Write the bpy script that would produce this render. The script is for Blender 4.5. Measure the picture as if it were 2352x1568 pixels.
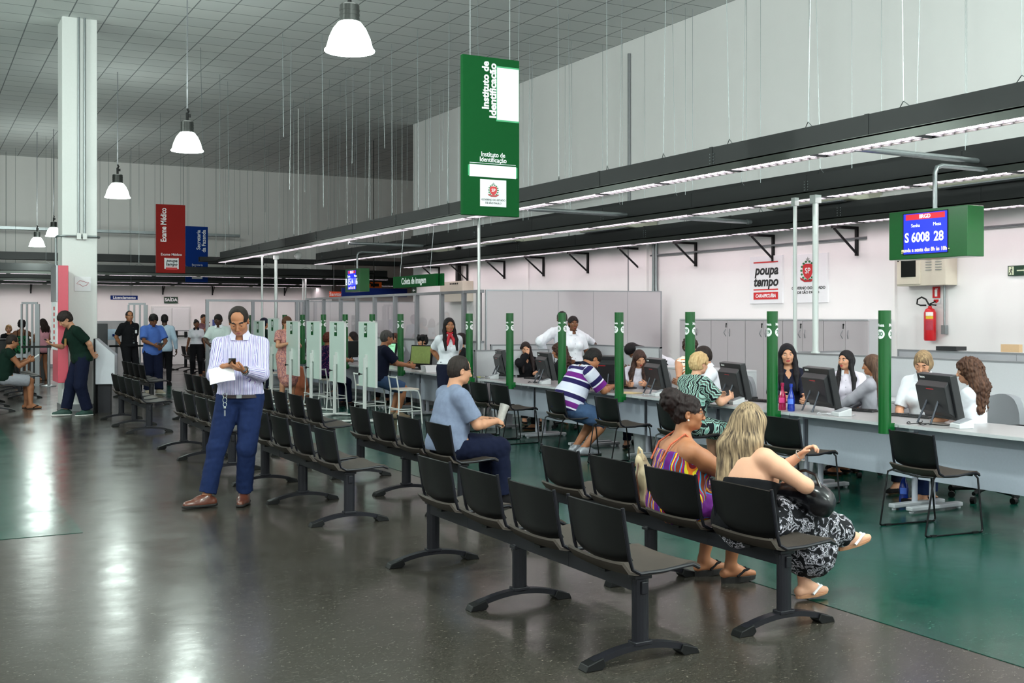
import bpy, bmesh, math, random
import numpy as np
from mathutils import Vector, Matrix
random.seed(7); np.random.seed(7)
for o in list(bpy.data.objects): bpy.data.objects.remove(o)
SC = bpy.context.scene
COL = SC.collection
# ------------------------------------------------------------------ camera
CAMZ = 1.64; FPX = 2550.0; HOR = 729.0; CXP = 1176.0
FW = (0.4749, 0.8800); RT = (0.8800, -0.4749)
cam = bpy.data.cameras.new('camera'); camo = bpy.data.objects.new('camera', cam); COL.objects.link(camo)
cam.sensor_width = 36.0; cam.lens = FPX/2352*36.0; cam.shift_y = -(784-HOR)/2352.0
cam.clip_end = 200; cam.clip_start = 0.05
camo.location = (0, 0, CAMZ); camo.rotation_euler = (math.pi/2, 0, -math.atan2(FW[0], FW[1]))
SC.camera = camo
# ------------------------------------------------------------------ world and view
w = bpy.data.worlds.new('world'); SC.world = w; w.use_nodes = True
w.node_tree.nodes['Background'].inputs[0].default_value = (0.90, 0.97, 0.97, 1)
w.node_tree.nodes['Background'].inputs[1].default_value = 1.4
SC.view_settings.view_transform = 'Standard'; SC.view_settings.look = 'None'
SC.view_settings.exposure = 0.12; SC.view_settings.gamma = 1.0; SC.view_settings.use_curve_mapping = False
TUBE_E = 11.5; LAMP_E = 9.0; LAMP_FILL = 45.0; LAMP_ADDED = 640.0
# ------------------------------------------------------------------ materials
def lin(c):
    return tuple(((x/255.0)/12.92 if x <= 10.3 else (((x/255.0)+0.055)/1.055)**2.4) for x in c[:3]) + (1.0,)
MATS = {}
def nt(m):
    m.use_nodes = True; return m.node_tree.nodes, m.node_tree.links
def mat(name, c, rough=0.5, metal=0.0, var=0.06, scale=30.0, bump=0.0, bscale=200.0, emit=None, estr=0.0, alpha=None, spec=0.5, coat=0.0, trans=0.0):
    if name in MATS: return MATS[name]
    m = bpy.data.materials.new(name); N, L = nt(m); b = N['Principled BSDF']
    col = lin(c)
    if var > 0:
        tc = N.new('ShaderNodeTexCoord'); n = N.new('ShaderNodeTexNoise'); n.inputs['Scale'].default_value = scale; n.inputs['Detail'].default_value = 4
        L.new(tc.outputs['Object'], n.inputs['Vector'])
        r = N.new('ShaderNodeMix'); r.data_type = 'RGBA'
        r.inputs[6].default_value = tuple(x*(1-var) for x in col[:3])+(1,); r.inputs[7].default_value = tuple(min(1, x*(1+var)) for x in col[:3])+(1,)
        L.new(n.outputs['Fac'], r.inputs[0]); L.new(r.outputs[2], b.inputs['Base Color'])
    else: b.inputs['Base Color'].default_value = col
    b.inputs['Roughness'].default_value = rough; b.inputs['Metallic'].default_value = metal
    b.inputs['Specular IOR Level'].default_value = spec
    if coat: b.inputs['Coat Weight'].default_value = coat; b.inputs['Coat Roughness'].default_value = 0.08
    if trans: b.inputs['Transmission Weight'].default_value = trans
    if emit is not None:
        b.inputs['Emission Color'].default_value = lin(emit); b.inputs['Emission Strength'].default_value = estr
    if bump > 0:
        tc2 = N.new('ShaderNodeTexCoord'); n2 = N.new('ShaderNodeTexNoise'); n2.inputs['Scale'].default_value = bscale; n2.inputs['Detail'].default_value = 3
        L.new(tc2.outputs['Object'], n2.inputs['Vector'])
        bp = N.new('ShaderNodeBump'); bp.inputs['Strength'].default_value = bump; bp.inputs['Distance'].default_value = 0.002
        L.new(n2.outputs['Fac'], bp.inputs['Height']); L.new(bp.outputs[0], b.inputs['Normal'])
    MATS[name] = m; return m
def ramp(N, stops, interp='LINEAR'):
    r = N.new('ShaderNodeValToRGB'); cr = r.color_ramp; cr.interpolation = interp
    while len(cr.elements) > 1: cr.elements.remove(cr.elements[-1])
    cr.elements[0].position = stops[0][0]; cr.elements[0].color = lin(stops[0][1])
    for p, c in stops[1:]:
        e = cr.elements.new(p); e.color = lin(c)
    return r
def math_node(N, L, op, a, b=None):
    n = N.new('ShaderNodeMath'); n.operation = op
    for i, v in enumerate((a, b)):
        if v is None: continue
        if isinstance(v, (int, float)): n.inputs[i].default_value = v
        else: L.new(v, n.inputs[i])
    return n.outputs[0]
def attr_mat(name, build, rough=0.85, bump=0.25, bscale=90):
    """cloth whose weave pattern follows the 'pat' coordinates (x across, y along, z depth) of the garment"""
    if name in MATS: return MATS[name]
    m = bpy.data.materials.new(name); N, L = nt(m); b = N['Principled BSDF']; b.inputs['Roughness'].default_value = rough
    b.inputs['Specular IOR Level'].default_value = 0.2
    a = N.new('ShaderNodeAttribute'); a.attribute_name = 'pat'
    s = N.new('ShaderNodeSeparateXYZ'); L.new(a.outputs['Vector'], s.inputs[0])
    out = build(N, L, a.outputs['Vector'], s.outputs[0], s.outputs[1])
    L.new(out, b.inputs['Base Color'])
    n2 = N.new('ShaderNodeTexNoise'); n2.inputs['Scale'].default_value = bscale; tc = N.new('ShaderNodeTexCoord'); L.new(tc.outputs['Object'], n2.inputs['Vector'])
    bp = N.new('ShaderNodeBump'); bp.inputs['Strength'].default_value = bump; bp.inputs['Distance'].default_value = 0.003
    L.new(n2.outputs['Fac'], bp.inputs['Height']); L.new(bp.outputs[0], b.inputs['Normal'])
    MATS[name] = m; return m
def stripes(stops, period, axis):
    def f(N, L, vec, x, y):
        v = x if axis == 0 else y
        fr = math_node(N, L, 'FRACT', math_node(N, L, 'DIVIDE', v, period))
        r = ramp(N, stops, 'CONSTANT'); L.new(fr, r.inputs[0]); return r.outputs[0]
    return f
def noisepat(stops, scale, distort=0.0, detail=2.0, interp='CONSTANT', wave=False, stretch=(1, 1, 1)):
    def f(N, L, vec, x, y):
        mp = N.new('ShaderNodeMapping'); mp.inputs['Scale'].default_value = stretch; L.new(vec, mp.inputs[0])
        if wave:
            n = N.new('ShaderNodeTexWave'); n.inputs['Scale'].default_value = scale; n.inputs['Distortion'].default_value = distort; n.inputs['Detail'].default_value = detail; n.inputs['Detail Scale'].default_value = 0.6
        else:
            n = N.new('ShaderNodeTexNoise'); n.inputs['Scale'].default_value = scale; n.inputs['Distortion'].default_value = distort; n.inputs['Detail'].default_value = detail
        L.new(mp.outputs[0], n.inputs['Vector'])
        r = ramp(N, stops, interp); L.new(n.outputs['Fac'], r.inputs[0]); return r.outputs[0]
    return f
M_BLACK = mat('black_plastic', (11, 12, 13), 0.45, var=0.1, bump=0.15, bscale=600, spec=0.3)
M_SEATPAD = mat('seat_plastic', (66, 58, 52), 0.5, var=0.12, bump=0.3, bscale=700, spec=0.35)
M_FRAME = mat('dark_powder_coat', (22, 22, 29), 0.38, var=0.05, spec=0.35)
M_ROD = mat('black_steel_rod', (24, 25, 27), 0.25, 0.6, var=0.0)
M_DARKTRAY = mat('dark_track_paint', (36, 38, 39), 0.55, 0.0, var=0.12, scale=6)
M_STEEL = mat('galvanised_steel', (150, 156, 158), 0.35, 0.8, var=0.12, scale=20)
M_WHITE = mat('white_paint', (214, 216, 214), 0.45, var=0.03)
M_GREYLAM = mat('grey_laminate', (190, 192, 196), 0.4, var=0.04, scale=60)
M_DESK = mat('desk_laminate', (160, 156, 158), 0.3, var=0.05, scale=80)
M_PANEL = mat('desk_panel', (170, 176, 190), 0.45, var=0.06, scale=50)
M_EDGE = mat('grey_edging', (130, 132, 136), 0.4, var=0.0)
M_PARTI = mat('partition_cloth', (188, 182, 186), 0.8, var=0.03, scale=200)
M_ALU = mat('anodised_aluminium', (150, 152, 156), 0.35, 0.5, var=0.04)
M_GREEN = mat('green_paint', (0, 84, 30), 0.28, var=0.04, coat=0.3)
M_GREENSIGN = mat('green_sign_vinyl', (0, 74, 30), 0.7, var=0.04, spec=0.15)
M_BLUE = mat('blue_sign_vinyl', (4, 48, 124), 0.7, var=0.03, spec=0.15)
M_NAVY = mat('navy_sign_vinyl', (16, 38, 104), 0.7, var=0.03, spec=0.15)
M_REDS = mat('brick_red_sign_vinyl', (142, 32, 28), 0.7, var=0.03, spec=0.15)
M_ORANGE = mat('orange_red_vinyl', (232, 84, 50), 0.4, var=0.03)
M_INKW = mat('white_lettering', (236, 236, 238), 0.5, var=0.0)
M_INKK = mat('black_lettering', (28, 28, 30), 0.5, var=0.0)
M_INKR = mat('red_lettering', (205, 36, 40), 0.5, var=0.0)
M_INKG = mat('green_lettering', (16, 98, 56), 0.5, var=0.0)
M_PAPER = mat('white_paper', (232, 233, 236), 0.7, var=0.02)
M_GREY_CLOTH = mat('grey_upholstery', (128, 130, 136), 0.9, var=0.1, scale=300)
M_MONI = mat('monitor_plastic', (36, 37, 40), 0.38, var=0.06)
M_BEIGE = mat('beige_enamel', (206, 198, 182), 0.4, var=0.03)
M_RED = mat('red_enamel', (196, 28, 36), 0.3, var=0.04)
def emis(name, c, s):
    if name in MATS: return MATS[name]
    m = bpy.data.materials.new(name); N, L = nt(m); b = N['Principled BSDF']
    b.inputs['Base Color'].default_value = lin(c); b.inputs['Emission Color'].default_value = lin(c); b.inputs['Emission Strength'].default_value = s
    MATS[name] = m; return m
M_TUBE = emis('fluorescent_louver', (255, 236, 240), TUBE_E)

# ------------------------------------------------------------------ mesh builder
class MB:
    def __init__(s): s.v = []; s.f = []; s.mi = []; s.m = 0
    def add(s, vs, fs, M=None):
        b = len(s.v)
        for p in vs:
            q = Vector(p)
            if M is not None: q = M @ q
            s.v.append(tuple(q))
        for f in fs: s.f.append(tuple(b+i for i in f)); s.mi.append(s.m)
        return s
    def box(s, c, d, M=None, taper=None):
        x, y, z = d[0]/2, d[1]/2, d[2]/2; t = taper or 1.0
        vs = [(c[0]+sx*x*(t if sz > 0 else 1), c[1]+sy*y*(t if sz > 0 else 1), c[2]+sz*z) for sz in (-1, 1) for sy in (-1, 1) for sx in (-1, 1)]
        return s.add(vs, [(0, 2, 3, 1), (4, 5, 7, 6), (0, 1, 5, 4), (2, 6, 7, 3), (0, 4, 6, 2), (1, 3, 7, 5)], M)
    def bx(s, x0, x1, y0, y1, z0, z1, M=None): return s.box(((x0+x1)/2, (y0+y1)/2, (z0+z1)/2), (x1-x0, y1-y0, z1-z0), M)
    def tube(s, pts, r, n=8, M=None, closed=False, cap=True):
        pts = [Vector(p) for p in pts]; rs = r if isinstance(r, (list, tuple)) else [r]*len(pts)
        rings = []; prev = None
        for i, p in enumerate(pts):
            if closed: t = pts[(i+1) % len(pts)]-pts[i-1]
            elif i == 0: t = pts[1]-p
            elif i == len(pts)-1: t = p-pts[i-1]
            else: t = (pts[i+1]-p).normalized()+(p-pts[i-1]).normalized()
            t.normalize()
            if prev is None:
                a = Vector((0, 0, 1)) if abs(t.z) < 0.9 else Vector((1, 0, 0)); u = t.cross(a).normalized()
            else: u = (prev-t*prev.dot(t)).normalized()
            prev = u; w_ = t.cross(u)
            rings.append([p+(u*math.cos(2*math.pi*k/n)+w_*math.sin(2*math.pi*k/n))*rs[i] for k in range(n)])
        vs = [q for rg in rings for q in rg]; fs = []
        m = len(rings)
        for i in range(m if closed else m-1):
            j = (i+1) % m
            for k in range(n): fs.append((i*n+k, i*n+(k+1) % n, j*n+(k+1) % n, j*n+k))
        if cap and not closed: fs.append(tuple(range(n-1, -1, -1))); fs.append(tuple((m-1)*n+k for k in range(n)))
        return s.add(vs, fs, M)
    def lathe(s, prof, n=24, M=None, c=(0, 0, 0)):
        vs = []; fs = []
        for r, z in prof:
            for k in range(n): vs.append((c[0]+r*math.cos(2*math.pi*k/n), c[1]+r*math.sin(2*math.pi*k/n), c[2]+z))
        for i in range(len(prof)-1):
            for k in range(n): fs.append((i*n+k, i*n+(k+1) % n, (i+1)*n+(k+1) % n, (i+1)*n+k))
        fs.append(tuple(range(n-1, -1, -1))); fs.append(tuple((len(prof)-1)*n+k for k in range(n)))
        return s.add(vs, fs, M)
    def prism(s, poly, h0, h1, M=None, axis='z'):
        n = len(poly)
        def P(a, b, h): return {'z': (a, b, h), 'y': (a, h, b), 'x': (h, a, b)}[axis]
        vs = [P(a, b, h0) for a, b in poly]+[P(a, b, h1) for a, b in poly]
        fs = [tuple(range(n-1, -1, -1)), tuple(range(n, 2*n))]+[(i, (i+1) % n, n+(i+1) % n, n+i) for i in range(n)]
        return s.add(vs, fs, M)
    def sphere(s, c, r, n=12, M=None):
        rr = r if isinstance(r, (list, tuple)) else (r, r, r)
        vs = []; fs = []; h = n//2+1
        for i in range(h+1):
            a = math.pi*i/h
            for k in range(n):
                b = 2*math.pi*k/n
                vs.append((c[0]+rr[0]*math.sin(a)*math.cos(b), c[1]+rr[1]*math.sin(a)*math.sin(b), c[2]+rr[2]*math.cos(a)))
        for i in range(h):
            for k in range(n): fs.append((i*n+k, (i+1)*n+k, (i+1)*n+(k+1) % n, i*n+(k+1) % n))
        return s.add(vs, fs, M)
    def sheet(s, fn, nu, nv, th, M=None):
        """closed thin curved plate; fn(a,b)->(point), a,b in 0..1"""
        P = [[Vector(fn(i/nu, j/nv)) for j in range(nv+1)] for i in range(nu+1)]
        def nrm(i, j):
            a = P[min(i+1, nu)][j]-P[max(i-1, 0)][j]; b = P[i][min(j+1, nv)]-P[i][max(j-1, 0)]
            n_ = a.cross(b); return n_.normalized() if n_.length > 1e-9 else Vector((0, 0, 1))
        w_ = nv+1; vs = []
        for i in range(nu+1):
            for j in range(nv+1): vs.append(P[i][j]+nrm(i, j)*th/2)
        for i in range(nu+1):
            for j in range(nv+1): vs.append(P[i][j]-nrm(i, j)*th/2)
        o = (nu+1)*w_; fs = []
        for i in range(nu):
            for j in range(nv):
                a = i*w_+j; fs.append((a, a+w_, a+w_+1, a+1)); fs.append((o+a, o+a+1, o+a+w_+1, o+a+w_))
        for i in range(nu):
            a = i*w_; fs.append((a, o+a, o+a+w_, a+w_)); a = i*w_+nv; fs.append((a, a+w_, o+a+w_, o+a))
        for j in range(nv):
            a = j; fs.append((a, a+1, o+a+1, o+a)); a = nu*w_+j; fs.append((a, o+a, o+a+1, a+1))
        return s.add(vs, fs, M)
    def build(s, name, m, parent=None, smooth=False, bevel=0.0, loc=None, rz=0.0, segs=2):
        me = bpy.data.meshes.new(name); me.from_pydata([tuple(p) for p in s.v], [], s.f)
        for x in (m if isinstance(m, (list, tuple)) else [m]): me.materials.append(x)
        if isinstance(m, (list, tuple)) and len(m) > 1: me.polygons.foreach_set('material_index', s.mi)
        bm = bmesh.new(); bm.from_mesh(me); bmesh.ops.recalc_face_normals(bm, faces=bm.faces); bm.to_mesh(me); bm.free()
        o = bpy.data.objects.new(name, me); COL.objects.link(o)
        if parent is not None: o.parent = parent
        if loc is not None: o.location = loc
        if rz: o.rotation_euler.z = rz
        if smooth:
            me.polygons.foreach_set('use_smooth', [True]*len(me.polygons))
            try: me.set_sharp_from_angle(angle=math.radians(40))
            except Exception: pass
        if bevel > 0:
            b = o.modifiers.new('bevel', 'BEVEL'); b.width = bevel; b.segments = segs; b.limit_method = 'ANGLE'; b.angle_limit = math.radians(40)
        return o
def tag(o, label, cat, group=None, kind=None):
    o['label'] = label
    if cat: o['category'] = cat
    if group: o['group'] = group
    if kind: o['kind'] = kind
    return o
def thing(name, label, cat, loc=(0, 0, 0), rz=0.0, group=None):
    o = bpy.data.objects.new(name, None); COL.objects.link(o); o.empty_display_size = 0.2
    o.location = loc; o.rotation_euler.z = rz
    return tag(o, label, cat, group)
def struct(o): o['kind'] = 'structure'; return o
def dup(root, loc, rz=0.0, label=None, group=None):
    def cp(o, par):
        c = o.copy(); COL.objects.link(c)
        if par is not None: c.parent = par; c.matrix_parent_inverse = o.matrix_parent_inverse.copy()
        for ch in o.children: cp(ch, c)
        return c
    r = cp(root, None); r.location = loc; r.rotation_euler.z = rz
    if label: r['label'] = label
    if group: r['group'] = group
    return r
def T(x, y, z): return Matrix.Translation((x, y, z))
def Rz(a): return Matrix.Rotation(a, 4, 'Z')
def Rx(a): return Matrix.Rotation(a, 4, 'X')
def Ry(a): return Matrix.Rotation(a, 4, 'Y')
# text laid as a thin plate: local x right, y up, extruded along z
def text_mesh(txt, size, bold=0.0, shear=0.0, align='CENTER', ext=0.001, sx=1.0, space=1.0, lsp=1.0, fit=None):
    cu = bpy.data.curves.new('lettering', 'FONT'); cu.body = txt; cu.size = size; cu.align_x = align; cu.align_y = 'CENTER'
    cu.extrude = ext; cu.offset = bold; cu.shear = shear; cu.resolution_u = 3; cu.space_character = space; cu.space_line = lsp
    o = bpy.data.objects.new('tmp', cu); COL.objects.link(o); dg = bpy.context.evaluated_depsgraph_get()
    me = bpy.data.meshes.new_from_object(o.evaluated_get(dg)); bpy.data.objects.remove(o); bpy.data.curves.remove(cu)
    if fit:
        xs = [v.co.x for v in me.vertices]; sx = fit/max(1e-6, max(xs)-min(xs))
    if sx != 1.0:
        for v in me.vertices: v.co.x *= sx
    return me
def text(txt, size, m, parent, M, name='lettering', **k):
    me = text_mesh(txt, size, **k); me.transform(M); me.materials.append(m)
    o = bpy.data.objects.new(name, me); COL.objects.link(o)
    if parent is not None: o.parent = parent
    return o
# orientation matrices for lettering: plate facing -Y, or facing -X, or +X
def face_my(x, y, z, roll=0.0): return T(x, y, z) @ Rx(math.pi/2) @ Rz(roll)
def face_mx(x, y, z, roll=0.0): return T(x, y, z) @ Rz(-math.pi/2) @ Rx(math.pi/2) @ Rz(roll)
# where a pixel of the photograph falls on a plane of the place
def atX(u, X):
    r = (u-CXP)/FPX; D = X/(FW[0]+r*RT[0]); return D*(FW[1]+r*RT[1]), D
def atD(u, D):
    r = (u-CXP)/FPX; return D*(FW[0]+r*RT[0]), D*(FW[1]+r*RT[1])
def zat(D, v): return CAMZ+(HOR-v)*D/FPX
# ================================================================== the hall
CEIL = 6.9; WX = 12.0; BY = 39.5
def floor_mat(name, base, dark, fleck, rough, gran=1.0):
    m = bpy.data.materials.new(name); N, L = nt(m); b = N['Principled BSDF']
    tc = N.new('ShaderNodeTexCoord')
    n1 = N.new('ShaderNodeTexNoise'); n1.inputs['Scale'].default_value = 75; n1.inputs['Detail'].default_value = 6; n1.inputs['Roughness'].default_value = 0.7
    L.new(tc.outputs['Object'], n1.inputs['Vector'])
    r1 = ramp(N, [(0.36, dark), (0.62, base)]); L.new(n1.outputs['Fac'], r1.inputs[0])
    mp = N.new('ShaderNodeMapping'); mp.inputs['Rotation'].default_value = (0, 0, 0.15); mp.inputs['Scale'].default_value = (26, 80, 1); L.new(tc.outputs['Object'], mp.inputs[0])
    n2 = N.new('ShaderNodeTexNoise'); n2.inputs['Scale'].default_value = 1.6; n2.inputs['Detail'].default_value = 2; n2.inputs['Distortion'].default_value = 1.6; L.new(mp.outputs[0], n2.inputs['Vector'])
    r2 = ramp(N, [(0.672, (0, 0, 0)), (0.73, (210, 210, 210))]); L.new(n2.outputs['Fac'], r2.inputs[0])
    mx = N.new('ShaderNodeMix'); mx.data_type = 'RGBA'; L.new(r2.outputs[0], mx.inputs[0]); L.new(r1.outputs[0], mx.inputs[6]); mx.inputs[7].default_value = lin(fleck)
    # sheet seams
    bk = N.new('ShaderNodeTexBrick'); bk.offset = 0.0; bk.inputs['Scale'].default_value = 1.0; bk.inputs['Mortar Size'].default_value = 0.0015; bk.inputs['Brick Width'].default_value = 1.9; bk.inputs['Row Height'].default_value = 12.0
    bk.inputs['Color1'].default_value = (1, 1, 1, 1); bk.inputs['Color2'].default_value = (0.97, 0.97, 0.97, 1); bk.inputs['Mortar'].default_value = (0.82, 0.82, 0.82, 1)
    L.new(tc.outputs['Object'], bk.inputs['Vector'])
    ml = N.new('ShaderNodeMix'); ml.data_type = 'RGBA'; ml.blend_type = 'MULTIPLY'; ml.inputs[0].default_value = 1.0; L.new(mx.outputs[2], ml.inputs[6]); L.new(bk.outputs['Color'], ml.inputs[7])
    L.new(ml.outputs[2], b.inputs['Base Color'])
    n3 = N.new('ShaderNodeTexNoise'); n3.inputs['Scale'].default_value = 1.3; n3.inputs['Detail'].default_value = 8; n3.inputs['Roughness'].default_value = 0.7; L.new(tc.outputs['Object'], n3.inputs['Vector'])
    rr = N.new('ShaderNodeMapRange'); rr.inputs['From Min'].default_value = 0.3; rr.inputs['From Max'].default_value = 0.7; rr.inputs['To Min'].default_value = rough*0.75; rr.inputs['To Max'].default_value = rough*1.4
    L.new(n3.outputs['Fac'], rr.inputs[0]); L.new(rr.outputs[0], b.inputs['Roughness'])
    n4 = N.new('ShaderNodeTexNoise'); n4.inputs['Scale'].default_value = 3.2; n4.inputs['Detail'].default_value = 4; L.new(tc.outputs['Object'], n4.inputs['Vector'])
    bp = N.new('ShaderNodeBump'); bp.inputs['Strength'].default_value = 0.22; bp.inputs['Distance'].default_value = 0.01; L.new(n4.outputs['Fac'], bp.inputs['Height']); L.new(bp.outputs[0], b.inputs['Normal'])
    b.inputs['Specular IOR Level'].default_value = 0.38
    return m
M_FLOOR = floor_mat('grey_flecked_vinyl', (74, 69, 62), (28, 27, 25), (150, 143, 132), 0.2)
M_FGREEN = floor_mat('green_flecked_vinyl', (6, 78, 64), (1, 36, 30), (80, 140, 120), 0.2)
m = MB(); m.bx(-10, 18, -8, BY+0.2, -0.12, 0.0); fl = m.build('floor', M_FLOOR); struct(fl)
GX = 4.58
m = MB(); m.prism([(GX, -8), (WX, -8), (WX, 27.9), (GX, 27.9)], 0.0, 0.003); g = m.build('floor_green', M_FGREEN); struct(g)
m = MB(); m.prism([(-10, 9.0), (1.14, 9.0), (1.14, BY), (-10, BY)], 0.0, 0.003); g = m.build('floor_green', M_FGREEN); struct(g)
# ceiling with its suspended tile grid
mc = bpy.data.materials.new('ceiling_tiles'); N, L = nt(mc); b = N['Principled BSDF']; b.inputs['Roughness'].default_value = 0.85
tc = N.new('ShaderNodeTexCoord'); bk = N.new('ShaderNodeTexBrick'); bk.offset = 0.0; bk.inputs['Scale'].default_value = 1.0
bk.inputs['Mortar Size'].default_value = 0.012; bk.inputs['Mortar Smooth'].default_value = 0.2; bk.inputs['Brick Width'].default_value = 0.6; bk.inputs['Row Height'].default_value = 0.6
bk.inputs['Color1'].default_value = lin((222, 224, 222)); bk.inputs['Color2'].default_value = lin((214, 217, 216)); bk.inputs['Mortar'].default_value = lin((132, 136, 138))
L.new(tc.outputs['Object'], bk.inputs['Vector']); L.new(bk.outputs['Color'], b.inputs['Base Color'])
m = MB(); m.bx(-10, 18, -8, BY+0.2, CEIL, CEIL+0.2); c = m.build('ceiling', mc); struct(c)
M_WALL = mat('wall_plaster', (238, 236, 236), 0.75, var=0.02, scale=3)
M_WALLB = mat('wall_plaster_back', (238, 235, 233), 0.75, var=0.02, scale=3)
M_BROWN = mat('taupe_plaster', (150, 138, 134), 0.75, var=0.03, scale=3)
m = MB(); m.bx(WX, WX+0.2, -8, 27.9, 0, CEIL)
for y0, y1 in ((16.9, 17.5), (21.4, 22.0), (11.0, 11.5)): m.bx(WX-0.05, WX, y0, y1, 0, 3.35)
struct(m.build('wall_right', M_WALL))
m = MB(); m.bx(-10, 18, BY, BY+0.2, 0, CEIL); struct(m.build('wall_back', M_WALLB))
m = MB(); m.bx(17.8, 18, 27.9, BY, 0, CEIL); m.bx(WX+0.2, 18, 27.9, 28.1, 0, CEIL); struct(m.build('wall_far_right', M_BROWN))
m = MB(); m.bx(-10.2, -10, -8, BY, 0, CEIL); struct(m.build('wall_left', M_WALLB))
m = MB(); m.bx(12.9, 13.5, BY-0.6, BY, 0, 4.2); struct(m.build('wall_pier', M_WALL))
m = MB(); m.bx(13.5, 17.8, BY-0.3, BY, 0, 3.9); struct(m.build('wall_corridor', M_BROWN))
# street-side glazing frame behind the camera (daylight comes through)
m = MB()
for k in range(12): m.bx(-10+k*2.54-0.05, -10+k*2.54+0.05, -8.0, -7.9, 0, 6.7)
m.bx(-10, 18, -8.0, -7.9, 6.7, CEIL); m.bx(-10, 18, -8.0, -7.9, 4.5, 4.6)
m.bx(-10, 18, -8.0, -7.9, 2.4, 2.5); struct(m.build('window_1', M_WHITE))
for y0, y1, nm in ((-8, 27.9, 'right'),):
    m = MB(); m.bx(WX-0.015, WX, y0, y1, 0, 0.09); struct(m.build('baseboard_right', M_EDGE))
m = MB(); m.bx(-10, 12.9, BY-0.015, BY, 0, 0.1); struct(m.build('baseboard_back', M_EDGE))
# big white column with conduits
colr = MB(); colr.bx(2.29, 2.87, 20.76, 21.4, 0, CEIL)
col = colr.build('wall_column', M_WHITE, bevel=0.012); struct(col)
m = MB(); m.bx(2.275, 2.885, 20.745, 21.415, 0, 0.12); struct(m.build('baseboard_column', M_EDGE))
# door: double white fire exit at the back
Yd = BY
def bxp(u, Y):
    r = (u-CXP)/FPX; D = Y/(FW[1]+r*RT[1]); return D*(FW[0]+r*RT[0]), D
x0, D0 = bxp(351, BY); x1, D1 = bxp(433, BY); hz = zat(D0, 707)
m = MB(); m.bx(x0-0.06, x1+0.06, BY-0.05, BY, 0, hz+0.06); d = m.build('door_1', M_WHITE, bevel=0.004); struct(d)
xm = bxp(394, BY)[0]
for a, bb in ((x0, xm-0.01), (xm+0.01, x1)):
    m = MB(); m.bx(a, bb, BY-0.085, BY-0.045, 0.01, hz); m.build('door_leaf', mat('door_white', (226, 226, 226), 0.4, var=0.02), d, bevel=0.005)
    m = MB(); m.bx(a, bb, BY-0.095, BY-0.083, 1.18, 1.2); m.build('door_rail', M_EDGE, d)
    m = MB(); m.box(((a+bb)/2, BY-0.15, 1.0), ((bb-a)*0.9, 0.04, 0.04)); m.box((a+0.12, BY-0.12, 1.05), (0.09, 0.09, 0.26)); m.box((bb-0.12, BY-0.12, 1.05), (0.09, 0.09, 0.2)); m.build('push_bar', M_BLACK, d)
s_ = thing('exit_sign', 'small dark green SAÍDA sign above the double exit door', 'sign', ((x0+x1)/2, BY-0.03, hz+0.28))
m = MB(); m.box((0, 0, 0), (0.46, 0.02, 0.22)); m.build('plate', mat('exit_green', (24, 60, 40), 0.5, var=0), s_)
text('SAÍDA', 0.15, M_INKW, s_, face_my(0, -0.012, 0), bold=0.006)

# ------------------------------------------------------------------ pendant lamps
M_SHADE = emis('glowing_shade', (236, 255, 246), LAMP_E)
def pendant(x, y, z, w_, label, power=None):
    t = thing('pendant_lamp', label, 'lamp', (x, y, z), group=None)
    k = w_/0.5
    prof = [(0.085, 0.30), (0.115, 0.285), (0.165, 0.22), (0.205, 0.13), (0.232, 0.03), (0.25, 0.012), (0.25, 0.0), (0.238, 0.0), (0.2, 0.04), (0.02, 0.05)]
    m = MB(); m.lathe([(r*k, h*k) for r, h in prof], 32); m.build('lamp_shade', M_SHADE, t, smooth=True)
    m = MB(); m.lathe([(0.06*k, 0.27*k), (0.098*k, 0.28*k), (0.098*k, 0.455*k), (0.085*k, 0.47*k), (0.03*k, 0.475*k)], 24)
    for i in range(3): m.lathe([(0.101*k, (0.31+i*0.045)*k), (0.101*k, (0.325+i*0.045)*k)], 24)
    m.build('gear_housing', mat('lamp_housing', (52, 54, 52), 0.4, 0.4, var=0.05), t, smooth=True)
    m = MB(); m.tube([(0, 0, 0.47*k), (0, 0, 0.6*k)], 0.022*k); m.box((0.02*k, 0, 0.56*k), (0.07*k, 0.03*k, 0.05*k)); m.tube([(0, 0, 0.59*k), (0.02*k, 0, 0.63*k), (0, 0, 0.67*k)], 0.018*k); m.build('hook', M_BLACK, t)
    m = MB(); m.tube([(0, 0, 0.65*k), (0, 0, CEIL-z)], 0.011); m.build('hanging_rod', M_EDGE, t)
    l = bpy.data.lights.new('lamp_glow_fill', 'POINT'); l.energy = power or LAMP_FILL; l.color = (0.88, 1.0, 0.94); l.shadow_soft_size = 0.22
    lo = bpy.data.objects.new('lamp_glow_fill', l); COL.objects.link(lo); lo.parent = t; lo.location = (0, 0, 1.5 if power else -0.25)  # added unseen lamps carry their fill high above the shade, towards the ceiling
    if not power:
        l = bpy.data.lights.new('lamp_upglow', 'POINT'); l.energy = 32.0; l.color = (0.9, 1.0, 0.95); l.shadow_soft_size = 0.4
        lo = bpy.data.objects.new('lamp_upglow', l); COL.objects.link(lo); lo.parent = t; lo.location = (0, 0, 1.0)
    return t
for u, v, w_, D, lb in ((803, 118, 115, 11.1, 'largest glowing bell pendant lamp, at the top near the green banner'), (430, 347, 73, 17.5, 'glowing bell pendant lamp above the red banner'),
        (270, 454, 57, 23.8, 'glowing bell pendant lamp just right of the white column'), (123, 543, 36, 31.0, 'greenish glowing bell pendant lamp touching the column in the view'),
        (85, 566, 36, 31.5, 'warm small bell pendant lamp, leftmost and lowest of the five')):
    x, y = atD(u, D); pendant(x, y, zat(D, v), w_*D/FPX, lb)

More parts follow.
